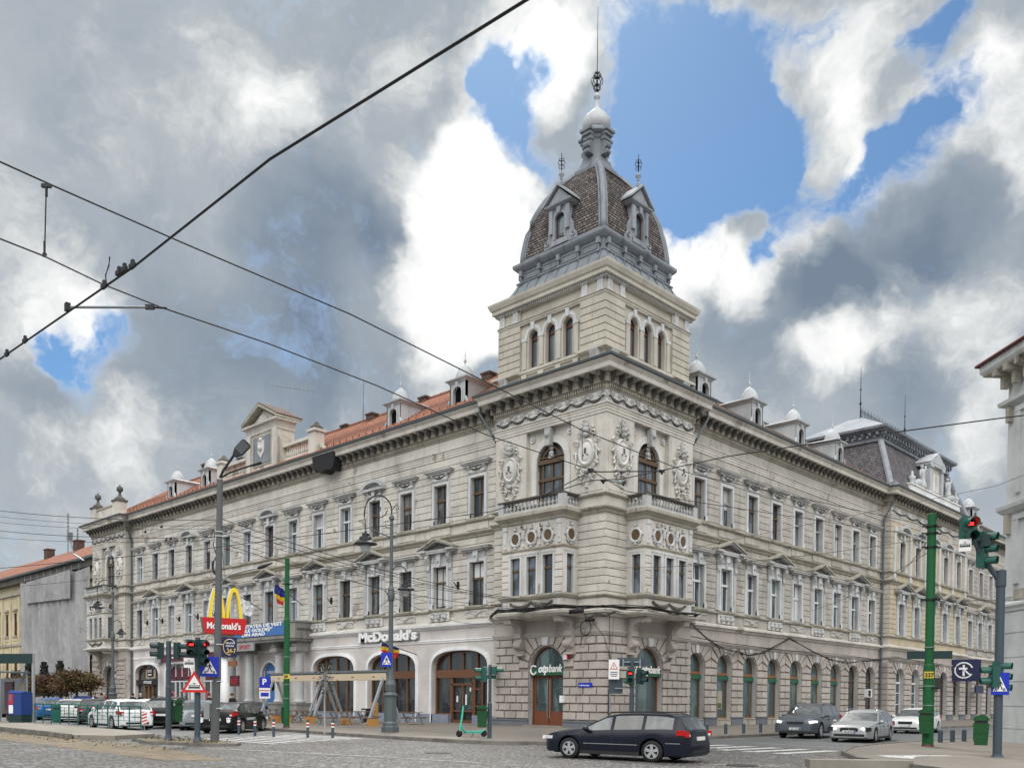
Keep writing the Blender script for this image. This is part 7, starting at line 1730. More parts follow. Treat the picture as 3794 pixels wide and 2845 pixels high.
def lantern_arm(b, z, reach, sgn, drop): pass
def ornate_lamp(loc, label, s_=1.0):
    t = tag(empty('street_lamp', loc), label, 'street lamp', 'ornate cast iron street lamps'); v = math.atan2(RT.y, RT.x); t.rotation_euler = (0, 0, v); t.scale = (s_,) * 3
    b = mb('gutter_metal'); b.smooth = False
    b.lathe([(.42, 0), (.42, .25), (.36, .3), (.36, .42), (.30, .5), (.29, 1.6), (.32, 1.66), (.36, 1.72), (.30, 1.78), (.22, 1.86), (.2, 2.0)], (0, 0, 0), 8, sq=1)
    b.lathe([(.24, 1.9), (.26, 2.2), (.20, 2.4), (.17, 2.6), (.15, 2.75), (.115, 3.1), (.105, 6.0), (.15, 6.1), (.17, 6.3), (.13, 6.6), (.085, 6.75), (.08, 7.4), (.075, 9.7), (.12, 9.8), (.12, 9.9), (.04, 10.0)], (0, 0, 0), 10)
    b.build('pole', t)
    b = mb('iron'); R0 = .62
    b.tube([(0, 0, 9.8)] + [(-R0 + R0 * math.cos(a) * 1.0, 0, 10.15 + .72 * math.sin(a)) for a in [PI * k_ / 12 for k_ in range(13)]] + [(-2 * R0 - .02, 0, 9.9)], .035, 6)
    b.tube([(-.62 + (.42 - .03 * k_) * math.cos(-k_ * .6), 0, 10.2 + (.42 - .03 * k_) * math.sin(-k_ * .6)) for k_ in range(13)], .025, 5)
    b.tube([(.02, 0, 10.2), (.25, 0, 10.5), (.32, 0, 10.25), (.2, 0, 10.2), (.2, 0, 10.32)], .02, 5); b.tube([(0, 0, 9.3), (-.3, 0, 9.45), (-.28, 0, 9.7), (-.15, 0, 9.65)], .02, 5)
    b.tube([(-.02, 0, 8.95), (-.95, 0, 9.3)], .025, 5); b.tube([(-1.26, 0, 9.95), (-1.2, 0, 9.55), (-1.2, 0, 9.1)], .02, 5)
    b.tube([(.05, 0, 6.9)] + [(.36 + -.32 * math.cos(a), 0, 7.35 + .3 * math.sin(a)) for a in [PI * k_ / 8 for k_ in range(9)]] + [(.68, 0, 7.05)], .025, 6)
    b.build('bracket', t)
    for x, z, sc in ((-1.2, 8.62, 1.25), (.68, 6.55, .95)):
        b = mb('iron'); b.lathe([(.03, .5), (.05, .42), (.12, .40), (.13, .30), (.22, .26), (.24, .16), (.42, .04), (.43, .0), (.2, -.02)], (0, 0, 0), 16); b.mat('lamp_glass'); b.smooth = True; b.lathe([(.2, -.01), (.19, -.12), (.15, -.26), (.06, -.33), (.001, -.34)], (0, 0, 0), 14)
        o = b.build('lamp_shade', t); o.location = (x, 0, z); o.scale = (sc,) * 3
    return t
ornate_lamp((-1.94, -13.32, .12), 'ornate dark iron lamp with two hanging shades before the white shop lettering')
ornate_lamp((-42.6, -9.5, .12), 'weathered iron lamp with scroll top before the far left bay window')
crossing_sign((-1.86, -13.62, 3.45), VIEW(-1.9, -13.4), .50, 'blue pedestrian crossing sign on the ornate iron lamp').scale = (1, 1, 1.15)
# bins
def bin_(loc, label, s_=1.0, two=False):
    v = VIEW(loc[0], loc[1]); b = mb('bin_green');
    for x in ((-.2, .22) if two else (0,)):
        b.add([(x - .17 * s_, -.14, 0), (x + .17 * s_, -.14, 0), (x + .17 * s_, .14, 0), (x - .17 * s_, .14, 0), (x - .21 * s_, -.18, .62), (x + .21 * s_, -.18, .62), (x + .21 * s_, .18, .62), (x - .21 * s_, .18, .62)], [(0, 3, 2, 1), (4, 5, 6, 7), (0, 1, 5, 4), (1, 2, 6, 5), (2, 3, 7, 6), (3, 0, 4, 7)])
        b.mat('plastic_black').box(x - .17 * s_, x + .17 * s_, -.16, .16, .62, .70); b.mat('bin_green')
        k_ = 8
        for j in range(k_):
            a0, a1 = PI * j / k_, PI * (j + 1) / k_
            b.prism([(x, .70), (x + .22 * s_ * math.cos(a0), .70 + .16 * math.sin(a0)), (x + .22 * s_ * math.cos(a1), .70 + .16 * math.sin(a1))], -.19, .19)
    b.mat('steel_grey').box(-.03, .03, .14, .25, .1, .6)
    o = b.build('litter_bin'); o.location = loc; o.rotation_euler = (0, 0, v); o.scale = (1.05, 1.05, 1.05); tag(o, label, 'litter bin', 'green litter bins'); return o
bin_((4.92, -14.05, .55), 'green litter bin hung on the small signal pole beside the scooter')
bin_((19.1, -5.5, .6), 'green litter bin hung on the right-hand green mast')
bin_((22.35, -10.1, .45), 'green litter bin hung beside the right-hand signal mast')
bin_((-.5, -24.35, .75), 'double green litter bin behind the slate pole with side-on signals', two=True).scale = (.72, .72, .95)
bin_((-9.6, -14.1, .35), 'green litter bin behind the left green mast by the terrace tables')
# bollards
def bollard(loc, h_, r_, m, bands=False):
    b = mb(m); b.lathe([(r_, 0), (r_, h_ * .93), (r_ * .7, h_), (.001, h_)], (0, 0, 0), 10)
    if bands:
        for z, c in ((.44, 'white_paint'), (.51, 'sign_red'), (.58, 'white_paint')): b.mat(c).lathe([(r_ + .004, 0), (r_ + .004, .06)], (0, 0, z), 10)
    o = b.build('bollard'); o.location = loc; return o
for i, (px, py) in enumerate(((884.8, 2721), (944.8, 2725), (1013.9, 2729), (1140, 2732), (1232.4, 2733))):
    p = atZ(px, py, 0); o = bollard((p.x, p.y, 0), .78, .06, 'pole_slate', True); tag(o, ('first', 'second', 'middle', 'fourth', 'last')[i] + ' of five dark bollards with red and white bands, counted from the black saloon', 'bollard', 'striped bollards on the road edge')
for i in range(4):
    o = bollard((18.16 + .12 * i, -1.1 + 1.05 * i, .12), .5, .095, 'pole_slate'); tag(o, ('nearest', 'second nearest', 'third nearest', 'farthest')[i] + ' short dark bollard behind the right green mast', 'bollard', 'short bollards on the right pavement')
for i in range(16):
    y = -2.4 + 1.7 * i + (5 if i > 4 else 0); o = bollard((8.1, y, .12), .5, .08, 'pole_slate'); tag(o, 'short dark bollard along the arcade kerb, ' + 'first second third fourth fifth sixth seventh eighth ninth tenth eleventh twelfth thirteenth fourteenth fifteenth sixteenth'.split()[i] + ' counted from the street corner', 'bollard', 'bollards along the arcade kerb')
# railing on the platform
t = tag(empty('railing'), 'green steel railing along the tram platform in front of the parked cars', 'railing'); A, B = Vector((-22.4, -21.9, .16)), Vector((-9.6, -21.6, .16)); b = mb('fence_green'); rb = mb('fence_green')
n = 11
for i in range(n + 1):
    p = A.lerp(B, i / n); b = mb('fence_green'); b.tube([p, p + Vector((0, 0, 1.02))], .032, 6); b.build('post', t)
    if i < n:
        q = A.lerp(B, (i + .5) / n); rb.tube([q + Vector((0, 0, .36)), q + Vector((0, 0, .88))], .012, 4)
for z in (.36, .54, .72, .88): rb.tube([A + Vector((0, 0, z)), B + Vector((0, 0, z))], .011, 4)
rb.build('grid', t); b = mb('fence_green'); b.tube([A + Vector((0, 0, 1.04)), B + Vector((0, 0, 1.04))], .035, 8); b.build('handrail', t)
o = bin_((-18.6, -22.1, .3), 'dark green round topped litter bin on the platform railing'); o.data.materials[0] = MATS['fence_green']
b = mb('sign_red')
b.box(-.02, .02, -.13, .13, .35, 1.15); b.mat('white_paint')
for k_ in range(4): b.prism([(-.0, 0)] * 3, 0, 0) if False else b.add([(-.024, -.13, .36 + k_ * .2), (-.024, .13, .46 + k_ * .2), (-.024, .13, .56 + k_ * .2), (-.024, -.13, .46 + k_ * .2), (.024, -.13, .36 + k_ * .2), (.024, .13, .46 + k_ * .2), (.024, .13, .56 + k_ * .2), (.024, -.13, .46 + k_ * .2)], [(0, 1, 2, 3), (4, 5, 6, 7)])
b.mat('steel_grey').box(-.015, .015, -.02, .02, 0, .4); o = b.build('marker_board'); o.location = (-9.0, -21.7, .16); o.rotation_euler = (0, 0, VIEW(-9, -21.7) - Q90 + R(10)); tag(o, 'red and white striped marker board at the end of the platform railing', 'sign'); o.scale = (1, .85, .72)
# ticket cabinet, shelter, stop sign
t = tag(empty('ticket_machine', (-23.2, -22.4, .16), R(25)), 'blue ticket machine cabinet with posters on its side by the tram shelter', 'ticket machine')
b = mb('box_blue'); b.box(-.48, .48, -.38, .38, .42, 1.62); b.add([(-.5, -.4, 1.62), (.5, -.4, 1.62), (.5, .4, 1.62), (-.5, .4, 1.62), (-.5, -.2, 1.76), (.5, -.2, 1.70), (.5, .2, 1.70), (-.5, .2, 1.76)], [(0, 3, 2, 1), (4, 5, 6, 7), (0, 1, 5, 4), (1, 2, 6, 5), (2, 3, 7, 6), (3, 0, 4, 7)]); b.build('cabinet', t)
b = mb('signal_dark'); b.box(-.46, .46, -.36, .36, 0, .42); b.build('plinth', t)
b = mb('sign_red'); b.box(-.4, -.1, -.39, -.38, 1.0, 1.55); b.mat('white_paint').box(-.4, -.1, -.392, -.38, .5, .95); b.mat('teal_glass').box(-.38, -.24, -.393, -.38, 1.2, 1.5); b.build('poster', t)
t = tag(empty('tram_shelter', (-27.3, -22.0, .16)), 'glass tram stop shelter with posters cut off by the left edge', 'shelter')
b = mb('steel_grey'); b.box(2.1, 2.2, -.9, -.8, 0, 2.95); b.box(2.1, 2.2, .5, .6, 0, 2.9); b.box(-3.0, -2.9, -.9, -.8, 0, 2.9); b.build('frame', t)
b = mb('glass_panel'); b.add([(-3.2, -1.3, 2.95), (2.3, -1.3, 2.75), (2.3, .7, 2.75), (-3.2, .7, 2.95), (-3.2, -1.3, 3.03), (2.3, -1.3, 2.83), (2.3, .7, 2.83), (-3.2, .7, 3.03)], [(0, 3, 2, 1), (4, 5, 6, 7), (0, 1, 5, 4), (1, 2, 6, 5), (2, 3, 7, 6), (3, 0, 4, 7)]); b.build('roof', t)
b = mb('crimson'); b.box(-1.6, -.1, .5, .54, .6, 2.3); b.mat('poster_mixed').box(.9, 1.9, .5, .54, .5, 2.2); b.mat('glass_panel').box(-3, 2.1, .55, .57, .4, 2.5); b.build('poster_panel', t)
b = mb('bench_wood'); b.box(-2.5, .8, -.1, .35, .45, .5); b.box(-2.2, -2.1, 0, .3, 0, .45); b.box(.4, .5, 0, .3, 0, .45); b.build('bench', t)
b = mb('navy'); b.box(-1.2, 1.7, -1.05, -.98, 3.05, 3.4); b.build('name_board', t); text('PRIMARIE', .24, (-.5, -1.06, 3.13), 0, 'lettering_white', t, .004, .004)
t = tag(empty('sign_post', (-23.9, -21.5, .16)), 'pale square post carrying a dark board beside the blue ticket machine', 'sign post')
b = mb('frame_grey'); b.box(-.06, .06, -.06, .06, 0, 3.85); b.build('pole', t); b = mb('signal_dark'); b.box(-2.2, 0, -.08, .02, 3.3, 3.85); b.build('board', t); t.rotation_euler = (0, 0, R(30))
# parking sign
v = VIEW(-10.5, -14.6); t = tag(empty('parking_sign', (-10.6, -14.7, .12), v), 'blue parking sign with a white tariff plate behind the black saloon', 'traffic sign')
b = mb('steel_grey'); b.tube([(0, .03, 0), (0, .03, 2.9)], .035, 6); b.build('pole', t); b = mb('sign_blue'); b.box(-.27, .27, -.02, .01, 2.05, 2.6); b.mat('white_paint').box(-.27, .27, -.02, .01, 1.5, 2.04); b.mat('sign_red').box(-.25, .25, -.023, -.02, 1.88, 1.93); b.mat('sign_blue').box(-.2, .2, -.023, -.02, 1.6, 1.8); b.build('plate', t)
text('P', .42, (-.13, -.024, 2.22), 0, 'lettering_white', t, .003, .012)
# e-scooter
s1, s2 = atZ(1701.4, 2729, .12), atZ(1768, 2728, .12); d = (s2 - s1); L = d.length; t = tag(empty('electric_scooter', tuple(s1), math.atan2(d.y, d.x)), 'turquoise electric scooter parked on the pavement before the shop entrance', 'scooter')
L = 1.12; t.scale = (1.15,) * 3
for x in (0, L - .1):
    b = mb('tyre'); b.smooth = True; b.lathe([(.03, -.03), (.10, -.03), (.125, -.015), (.125, .015), (.10, .03), (.03, .03)], (x, 0, .125), 18, 'Y'); b.build('wheel', t)
b = mb('turquoise'); b.tube([(.02, 0, .2), (.17, 0, 1.12)], .035, 8); b.tube([(.04, 0, .42), (.25, 0, .17), (.95, 0, .19), (1.05, 0, .26)], .035, 8); b.box(.25, .9, -.08, .08, .13, .18); b.build('frame', t)
b = mb('plastic_black'); b.tube([(.17, -.24, 1.13), (.18, .24, 1.13)], .022, 6); b.box(.2, .9, -.075, .075, .182, .19); b.tube([(.6, 0, .14), (.55, .08, .02)], .012, 5); b.build('handlebar', t)
# ------------------------------------------------------------------ shop signs and lettering
# big white shop letters on the pink wall
t = tag(empty('shop_lettering', (-23.2, .55, 5.78)), 'large white shop lettering above the basket arched windows', 'sign')
b = mb('steel_grey'); b.box(0, 6.6, -.02, .08, -.02, .05); b.build('rail', t)
text("McDonald's", .98, (0, -.08, .0), 0, 'lettering_white', t, .06, .04, fit=6.55)
text("McDonald's", .98, (.08, .04, -.02), 0, 'frame_grey', t, .06, .045, fit=6.6)  # grey copy offset behind the white letters as their dark side and shadow
# arch sign on its white column
ax_, ay_ = -16.1, -14.0; v = math.atan2(RT.y, RT.x) + R(28)
t = tag(empty('arch_sign', (ax_, ay_, .12), v), 'tall sign with yellow twin arches over a red box on a white column', 'sign')
b = mb('white_paint'); b.smooth = True; b.lathe([(.26, 0), (.26, 2.1), (.20, 2.2), (.20, 5.2)], (0, 0, 0), 16); b.build('column', t)
b = mb('navy'); b.box(-.30, .78, -.45, .45, 3.45, 4.55); b.build('sign_box', t)
text('24-7', .34, (.08, -.46, 3.68), 0, 'lettering_gold', t, .004, .006, xs=1.0); text('DESCHISA', .13, (.0, -.46, 4.02), 0, 'lettering_white', t, .003, .002); text('FEREASTRA', .13, (.0, -.46, 4.18), 0, 'lettering_white', t, .003, .002)
b = mb('lettering_gold'); b.tube([(.27 + .44 * math.cos(a), -.46, 4.0 + .44 * math.sin(a)) for a in [R(110 + 14 * k_) for k_ in range(13)]], .025, 5); b.mat('white_paint').tube([(.27 + .44 * math.cos(a), -.46, 4.0 + .44 * math.sin(a)) for a in [R(110 - 12 * k_) for k_ in range(7)]], .02, 5); b.build('ring_arrow', t)
b = mb('red_box'); zb_, zt_ = 4.72, 5.62
b.add([(-1.45, -.42, zb_), (1.30, -.42, zb_), (1.5, -.42, zt_), (-1.65, -.42, zt_), (-1.45, .42, zb_), (1.30, .42, zb_), (1.5, .42, zt_), (-1.65, .42, zt_)], [(0, 1, 2, 3), (4, 7, 6, 5)])
b.mat('brown_side'); b.add([(-1.45, -.42, zb_), (1.30, -.42, zb_), (1.5, -.42, zt_), (-1.65, -.42, zt_), (-1.45, .42, zb_), (1.30, .42, zb_), (1.5, .42, zt_), (-1.65, .42, zt_)], [(0, 4, 5, 1), (1, 5, 6, 2), (2, 6, 7, 3), (3, 7, 4, 0)])
b.box(-.7, .6, -.35, .35, 4.56, 4.72); b.build('red_box', t)
text("McDonald's", .50, (-1.32, -.44, 5.0), 0, 'lettering_white', t, .012, .014, xs=1.0)
b = mb('arch_yellow')                           # the twin arches: two tall parabolic loops, tapering legs
for sx in (-1, 1):
    n = 16
    def ap(t_, w0, h0, w_=0):
        u = -1 + 2 * t_ / n; return (sx * .60 + u * w0, 5.5 + h0 * (1 - abs(u) ** 2.6))
    outer = [ap(i, .60, 1.85) for i in range(n + 1)]; inner = [ap(i, .385, 1.60) for i in range(n + 1)]
    for i in range(n):
        o1, o2, i1, i2 = outer[i], outer[i + 1], inner[i], inner[i + 1]
        b.mat('arch_yellow').add([(p[0], -.40, p[1]) for p in (o1, o2, i2, i1)] + [(p[0], -.30, p[1]) for p in (o1, o2, i2, i1)], [(0, 1, 2, 3), (0, 4, 5, 1), (3, 2, 6, 7)])
        b.mat('brown_side').add([(p[0], -.30, p[1]) for p in (o1, o2, i2, i1)] + [(p[0], -.26, p[1]) for p in (o1, o2, i2, i1)], [(0, 4, 5, 1), (3, 2, 6, 7)])
        b.mat('arch_cream').add([(p[0], -.26, p[1]) for p in (o1, o2, i2, i1)] + [(p[0], .40, p[1]) for p in (o1, o2, i2, i1)], [(0, 4, 5, 1), (3, 2, 6, 7), (4, 7, 6, 5)])
b.build('arches', t)
t.scale = (.78, .78, 1)
for q_ in t.children:
    if q_.name.startswith('column'): q_.scale = (1.2, 1.2, 1.08)
    else: q_.location.z += .36
# blue banner on the portal balcony
b = mb('banner_blue'); b.box(-41.5, -30.9, -1.02, -.99, 6.62, 7.68); o = b.build('banner'); tag(o, 'long blue banner with white university lettering hung on the portal balcony', 'banner')
for z, s_, x in ((7.36, 'UNIVERSITATEA DE VEST', -31.15), (7.02, '”VASILE GOLDIȘ”', -32.6), (6.68, 'DIN ARAD', -33.7)): text(s_, .36, (x, -1.04, z), 0, 'lettering_white', o, .006, .016, xs=2.15, align='RIGHT')
b = mb('frame_grey'); b.box(-38.2, -35.4, -1.1, -.95, 5.5, 6.15); o = b.build('sign_board'); tag(o, 'grey board with dark red sport lettering hung under the balcony', 'sign'); text('SPORT', .5, (-37.7, -1.12, 5.65), 0, 'lettering_red', o, .006, .006, xs=1.2)
b = mb('crimson'); b.box(-39.6, -38.2, -.9, -.75, 2.6, 3.5); o = b.build('shop_sign'); tag(o, 'small dark red shop sign between the portal columns', 'sign'); text('LUX', .5, (-39.3, -.92, 2.85), 0, 'lettering_red', o, .006, .012)
b = mb('wood_orange'); b.box(-39.9, -38.4, -1.0, -.85, 4.3, 4.75); tag(b.build('shop_sign'), 'small orange shop sign hung high between the portal columns', 'sign')
b = mb('sign_blue'); b.box(-43.6, -42.3, .1, .16, 1.4, 5.2); o = b.build('banner'); tag(o, 'tall blue banner with a yellow ring left of the portal', 'banner'); b = mb('arch_yellow'); b.tube([(-42.95 + .45 * math.cos(a), .06, 3.3 + .75 * math.sin(a)) for a in [R(20 + 25 * k_) for k_ in range(12)]], .07, 5); b.build('ring', o)
b = mb('banner_blue'); b.lathe([(.001, -.02), (1.15, -.02), (1.15, 0), (.001, 0)], (-35.9, .98, 3.4), 24, 'Y'); b.box(-37.0, -34.8, .96, .98, .9, 3.3); o = b.build('foundation_sign'); tag(o, 'blue sign with a round top inside the portal arch', 'sign'); text('FUNDATIA', .3, (-36.7, .93, 3.7), 0, 'lettering_white', o, .004, .004)
b = mb('crimson'); b.box(-55.6, -45.0, .42, .6, 5.1, 5.75); tag(b.build('shop_sign'), 'long dark red fascia sign over the left shops', 'sign')
b = mb('lettering_white')
for x in (-52.6, -48.8, -46.6): b.box(x - .6, x + .6, .40, .42, 5.35, 5.5)
b.mat('frame_grey').box(-56.6, -55.62, .3, .62, 5.0, 5.9); b.build('fascia_strip', [x for x in bpy.data.objects if x.get('label', '').startswith('long dark red fascia')][0])
text('OPTICLINIC', .36, (-60.2, .72, 2.98), 0, 'lettering_white', PAL, .004, .006, name='shop_lettering')
b = mb('sign_black'); b.box(-56.9, -55.7, -.35, -.25, 3.6, 4.5); o = b.build('optician_sign'); tag(o, 'black projecting sign with white glasses over the optician entrance', 'sign')
b = mb('white_paint');
for s_ in (-1, 1): b.tube([(-56.3 + s_ * .24 + .17 * math.cos(k_ * PI / 4), -.37, 4.15 + .12 * math.sin(k_ * PI / 4)) for k_ in range(9)], .025, 4)
b.box(-56.7, -55.9, -.37, -.36, 3.75, 3.85); b.build('glasses', o)
# pharmacy cross
t = tag(empty('pharmacy_cross', (-70.7, -.6, 3.3), R(25)), 'glowing green pharmacy cross on the far left pavilion', 'sign'); b = mb('sign_black'); b.box(-.78, .78, 0, .2, -.3, .3); b.box(-.3, .3, 0, .2, -.78, .78); b.build('case', t)
b = mb('green_led')
for x, z in ((-.55, .0), (0, .55), (0, -.55), (.5, 0), (.15, 0), (-.15, 0)):
    for dx, dz in ((-.1, .1), (.1, .1), (-.1, -.1), (.1, -.1)): b.box(x + dx - .07, x + dx + .07, -.02, 0, z + dz - .07, z + dz + .07)
b.build('led_segment', t)
# bank signs
def banksign(x, y, rz, lab):
    t = tag(empty('bank_sign', (x, y, 3.30), rz), lab, 'sign'); b = mb('bank_green'); b.box(-1.45, 1.38, -.08, .05, -.16, .24); b.build('panel', t)
    text('otp', .64, (-.66, -.10, .02), 0, 'lettering_white', t, .03, .028, shear=.25, fit=.78); text('bank', .64, (.15, -.10, .02), 0, 'lettering_white', t, .03, .008, shear=.25, fit=1.06)
    b = mb('lettering_white'); b.tube([(-1.02 + .22 * math.cos(a), -.12, .15 + .26 * math.sin(a)) for a in [R(75 + 24 * k_) for k_ in range(12)]], .055, 6); b.ball((-.88, -.12, .36), .07, 8); b.build('emblem', t)
banksign(-4.3, .18, 0, 'green and white bank sign across the corner door'); banksign(-.18, 4.3, Q90, 'green and white bank sign across the arched window right of the corner')
t = tag(empty('bank_cube_sign', (-8.25, -.75, 3.3)), 'small green and grey projecting bank sign left of the corner door', 'sign'); b = mb('bank_green'); b.box(-.3, .3, -.3, .3, -.35, .35); b.mat('alu').box(-.2, .34, -.34, .2, -.15, .38); b.build('cube', t); b = mb('bank_green'); b.tube([(.07 + .11 * math.cos(a), -.35, .13 + .13 * math.sin(a)) for a in [R(75 + 27 * k_) for k_ in range(11)]], .03, 5); b.build('emblem', t); b = mb('iron'); b.tube([(0, .3, 0), (0, .75, 0)], .03, 5); b.build('bracket', t)
b = mb('sign_blue'); b.box(-1.75, -.75, -.07, -.04, 2.42, 2.68); o = b.build('street_name_plate'); tag(o, 'small blue street name plate near the corner of the palace', 'sign'); text('B-dul Revolutiei', .11, (-1.66, -.075, 2.5), 0, 'lettering_white', o, .002, .002)
b = mb('white_paint'); b.box(-1.25 - 1.75, -1.25 - 1.5, -.25, -.04, 1.55, 1.95); tag(b.build('entry_phone'), 'white entry phone box at the right jamb of the bank door', 'intercom')
b = mb('frame_white'); b.box(-2.75, -2.5, -.25, -.03, 4.0, 4.35); b.mat('sign_red').box(-2.56, -2.42, -.24, -.04, 4.05, 4.42); tag(b.build('alarm_box'), 'white and red alarm siren above the bank door', 'alarm')
# blue square sign with white emblem on the far right of the arcade
t = tag(empty('arrow_sign', (1.0, 56.0, 5.05), R(20)), 'blue square sign with a white ringed cross arrow above the right street', 'sign'); b = mb('navy'); b.box(-1.9, 1.9, -.1, .1, -1.35, 1.35); b.mat('frame_white').box(-2.3, -1.9, -.1, .1, -1.3, 1.3); b.build('panel', t)
b = mb('white_paint'); b.tube([(1.0 * math.cos(a), -.14, .95 * math.sin(a)) for a in [R(24 * k_ + 20) for k_ in range(14)]], .1, 6); b.box(-.12, .12, -.16, -.1, -.7, .7); b.box(-.55, .4, -.17, -.1, .1, .35); b.tube([(-.1, -.15, .2), (.75, -.15, -.65)], .1, 6); b.build('emblem', t)
t.scale = (.8, .8, .8)
b = mb('frame_white'); b.box(.05, .45, 33.1, 34.0, 2.2, 2.9); b.mat('plastic_black').box(.45, .47, 33.2, 33.7, 2.28, 2.8); o = b.build('air_conditioner'); o.location = (-.8, 3.2, 0); tag(o, 'white air conditioner unit in an arched opening at the end of the arcade', 'air conditioner')
b = mb('sign_black'); b.box(0, .4, 49.6, 51.6, 3.1, 4.2); tag(b.build('wall_box'), 'black box mounted beside the arches behind the green mast', 'sign')
b = mb('navy'); b.box(.05, .2, 62.5, 65, 2.9, 3.7); tag(b.build('shop_sign'), 'small dark blue shop sign low on the far arcade', 'sign')
b = mb('poster_mixed'); b.box(-1.02, -1.0, 13.5, 14.1, 1.2, 2.4); b.mat('leaf_weed').box(-1.02, -.998, 13.55, 14.05, 1.25, 1.6); tag(b.build('poster'), 'small poster behind the second arched bank window', 'poster')
# ---- flags
def flag(base, tip, cols, lab, drop, wdt):
    t = tag(empty('flag', base), lab, 'flag'); b = mb('iron'); tp = Vector(tip) - Vector(base); b.tube([(0, 0, 0), tp], .03, 5); b.build('pole', t)
    b = MB(); n = len(cols); seg = 4; r_ = random.Random(len(lab))
    for i in range(n * 3):
        u0, u1 = i / (n * 3), (i + 1) / (n * 3); m = cols[i // 3]; b.mat(m)
        for j in range(6):
            w0, w1 = j / 6, (j + 1) / 6
            def P(u, w_):
                p = tp * (1 - wdt * (1 - w_) ) * 1.0; return tuple(p + Vector((.18 * math.sin(w_ * 9 + u * 5), .14 * math.cos(w_ * 8) + u * .1, -drop * u - .2 * w_ * u)))
            b.add([P(u0, w0), P(u1, w0), P(u1, w1), P(u0, w1)], [(0, 1, 2, 3)])
    o = b.build('cloth', t, fixn=False)
flag((-16.6, .5, 4.7), (-18.4, -1.1, 5.5), ['flag_blue', 'flag_yellow', 'flag_red', 'flag_red'], 'blue yellow red flag on a pole under the white shop lettering', .75, .4)
flag((-30.8, .6, 9.0), (-32.6, -.8, 10.7), ['flag_blue', 'flag_blue', 'flag_yellow', 'flag_red'], 'blue yellow red flag hanging above the portal balcony', 1.3, .25)
flag((-36.9, .6, 9.0), (-38.3, -.8, 10.2), ['flag_white'], 'white flag hanging above the blue balcony banner', 1.2, .5)
b = mb('iron')
fl = []
for x in (-12.6, -19.8, -26.9, -45.0, -48.3, -52.0, -55.6, -59.0):
    b = mb('iron'); b.box(x - .04, x + .04, .5, .68, 8.85, 9.35); b.tube([(x, .6, 8.9), (x - .1, .3, 9.3)], .04, 5); b.build('flag_holder', PAL)
# ---- terrace: retracted awning on A-frame legs, picnic tables
t = tag(empty('terrace_awning', (0, 0, .12)), 'retracted beige terrace awning on tall grey A-frame legs', 'awning'); AY = -7.0
b = mb('gutter_metal'); b.tube([(-22.6, AY, 3.08), (-16.5, AY, 3.1)], .12, 8); b.tube([(-16.3, AY, 3.1), (-10.2, AY, 3.1)], .12, 8); b.build('cassette', t)
b = mb('awning_beige'); b.box(-22.6, -16.5, AY - .16, AY - .12, 2.62, 3.0); b.box(-16.3, -10.2, AY - .16, AY - .12, 2.62, 3.02); b.mat('awning_beige').box(-22.6, -16.5, AY + .1, AY + .14, 2.62, 3.0); b.box(-16.3, -10.2, AY + .1, AY + .14, 2.62, 3.02)
b.mat('wood_dark')
for i in range(6): x = -21.6 + i * 2.05; b.box(x - .12, x + .12, AY - .165, AY - .16, 2.78, 2.84)
b.build('valance', t)
for x in (-22.3, -16.7, -16.1, -10.5):
    for s_ in (-1, 1):
        b = mb('alu'); b.cbox((x, AY + s_ * .62, 1.5), (.16, .12, 3.1), 0, 0, s_ * R(22)); b.mat('concrete').box(x - .3, x + .3, AY + s_ * 1.2 - .3, AY + s_ * 1.2 + .3, 0, .14); b.build('leg', t)
def picnic(x, y, rz, lab, first=None):
    if first: o = copy_tree(first); o.location = (x, y, .12); o.rotation_euler = (0, 0, rz); o['label'] = lab; return o
    t = tag(empty('picnic_table', (x, y, .12), rz), lab, 'picnic table', 'picnic tables on the terrace'); b = mb('bench_wood')
    for k_ in range(5): b.box(-.9, .9, -.36 + k_ * .15, -.24 + k_ * .15, .72, .76)
    b.build('table_top', t)
    for s_ in (-1, 1):
        b = mb('bench_wood'); b.box(-.9, .9, s_ * .72 - .14, s_ * .72 + .14, .42, .46); b.build('bench', t)
        for e_ in (-1, 1): b = mb('alu'); b.cbox((e_ * .7, s_ * .42, .37), (.06, .09, .86), 0, 0, s_ * R(32)); b.build('leg', t)
    b = mb('alu');
    for e_ in (-1, 1): b.box(e_ * .7 - .03, e_ * .7 + .03, -.8, .8, .36, .42)
    b.build('crossbar', t); return t
p0 = picnic(-12.6, -8.9, R(8), 'nearest picnic table, standing out from under the awning')
for x, y, r_, l_ in ((-14.3, -5.8, 0, 'picnic table behind the nearest one, at the right awning legs'), (-19.2, -6.6, 4, 'picnic table between the paired middle legs and the left ones'), (-17.6, -8.2, -4, 'picnic table at the foot of the paired middle awning legs'), (-23.6, -6.8, 0, 'picnic table at the far left end of the awning'), (-11.3, -4.6, 3, 'picnic table behind the ornate lamp')):
    picnic(x, y, R(r_), l_, p0)
pl0 = None
for i, (x, y) in enumerate(((-9.9, -8.3), (-13.4, -7.6), (-15.7, -8.6), (-17.2, -9.3), (-18.6, -9.2), (-21.8, -9.0), (-24.2, -8.3))):
    b = mb('planter_orange'); b.box(-.22, .22, -.22, .22, 0, .42); b.mat('leaf_brown').box(-.18, .18, -.18, .18, .42, .46); o = b.build('planter'); o.location = (x, y, .12)
    tag(o, 'orange-brown wooden cube planter, number %s along the terrace from the ornate lamp' % ('one two three four five six seven'.split()[i]), 'planter', 'orange cube planters')
b = mb('planter_orange'); b.box(-.35, .35, -.03, .03, 0, 1.3); o = b.build('menu_board'); o.location = (-15.9, -3.6, .12); tag(o, 'tall brown board standing upright behind the terrace tables', 'board')
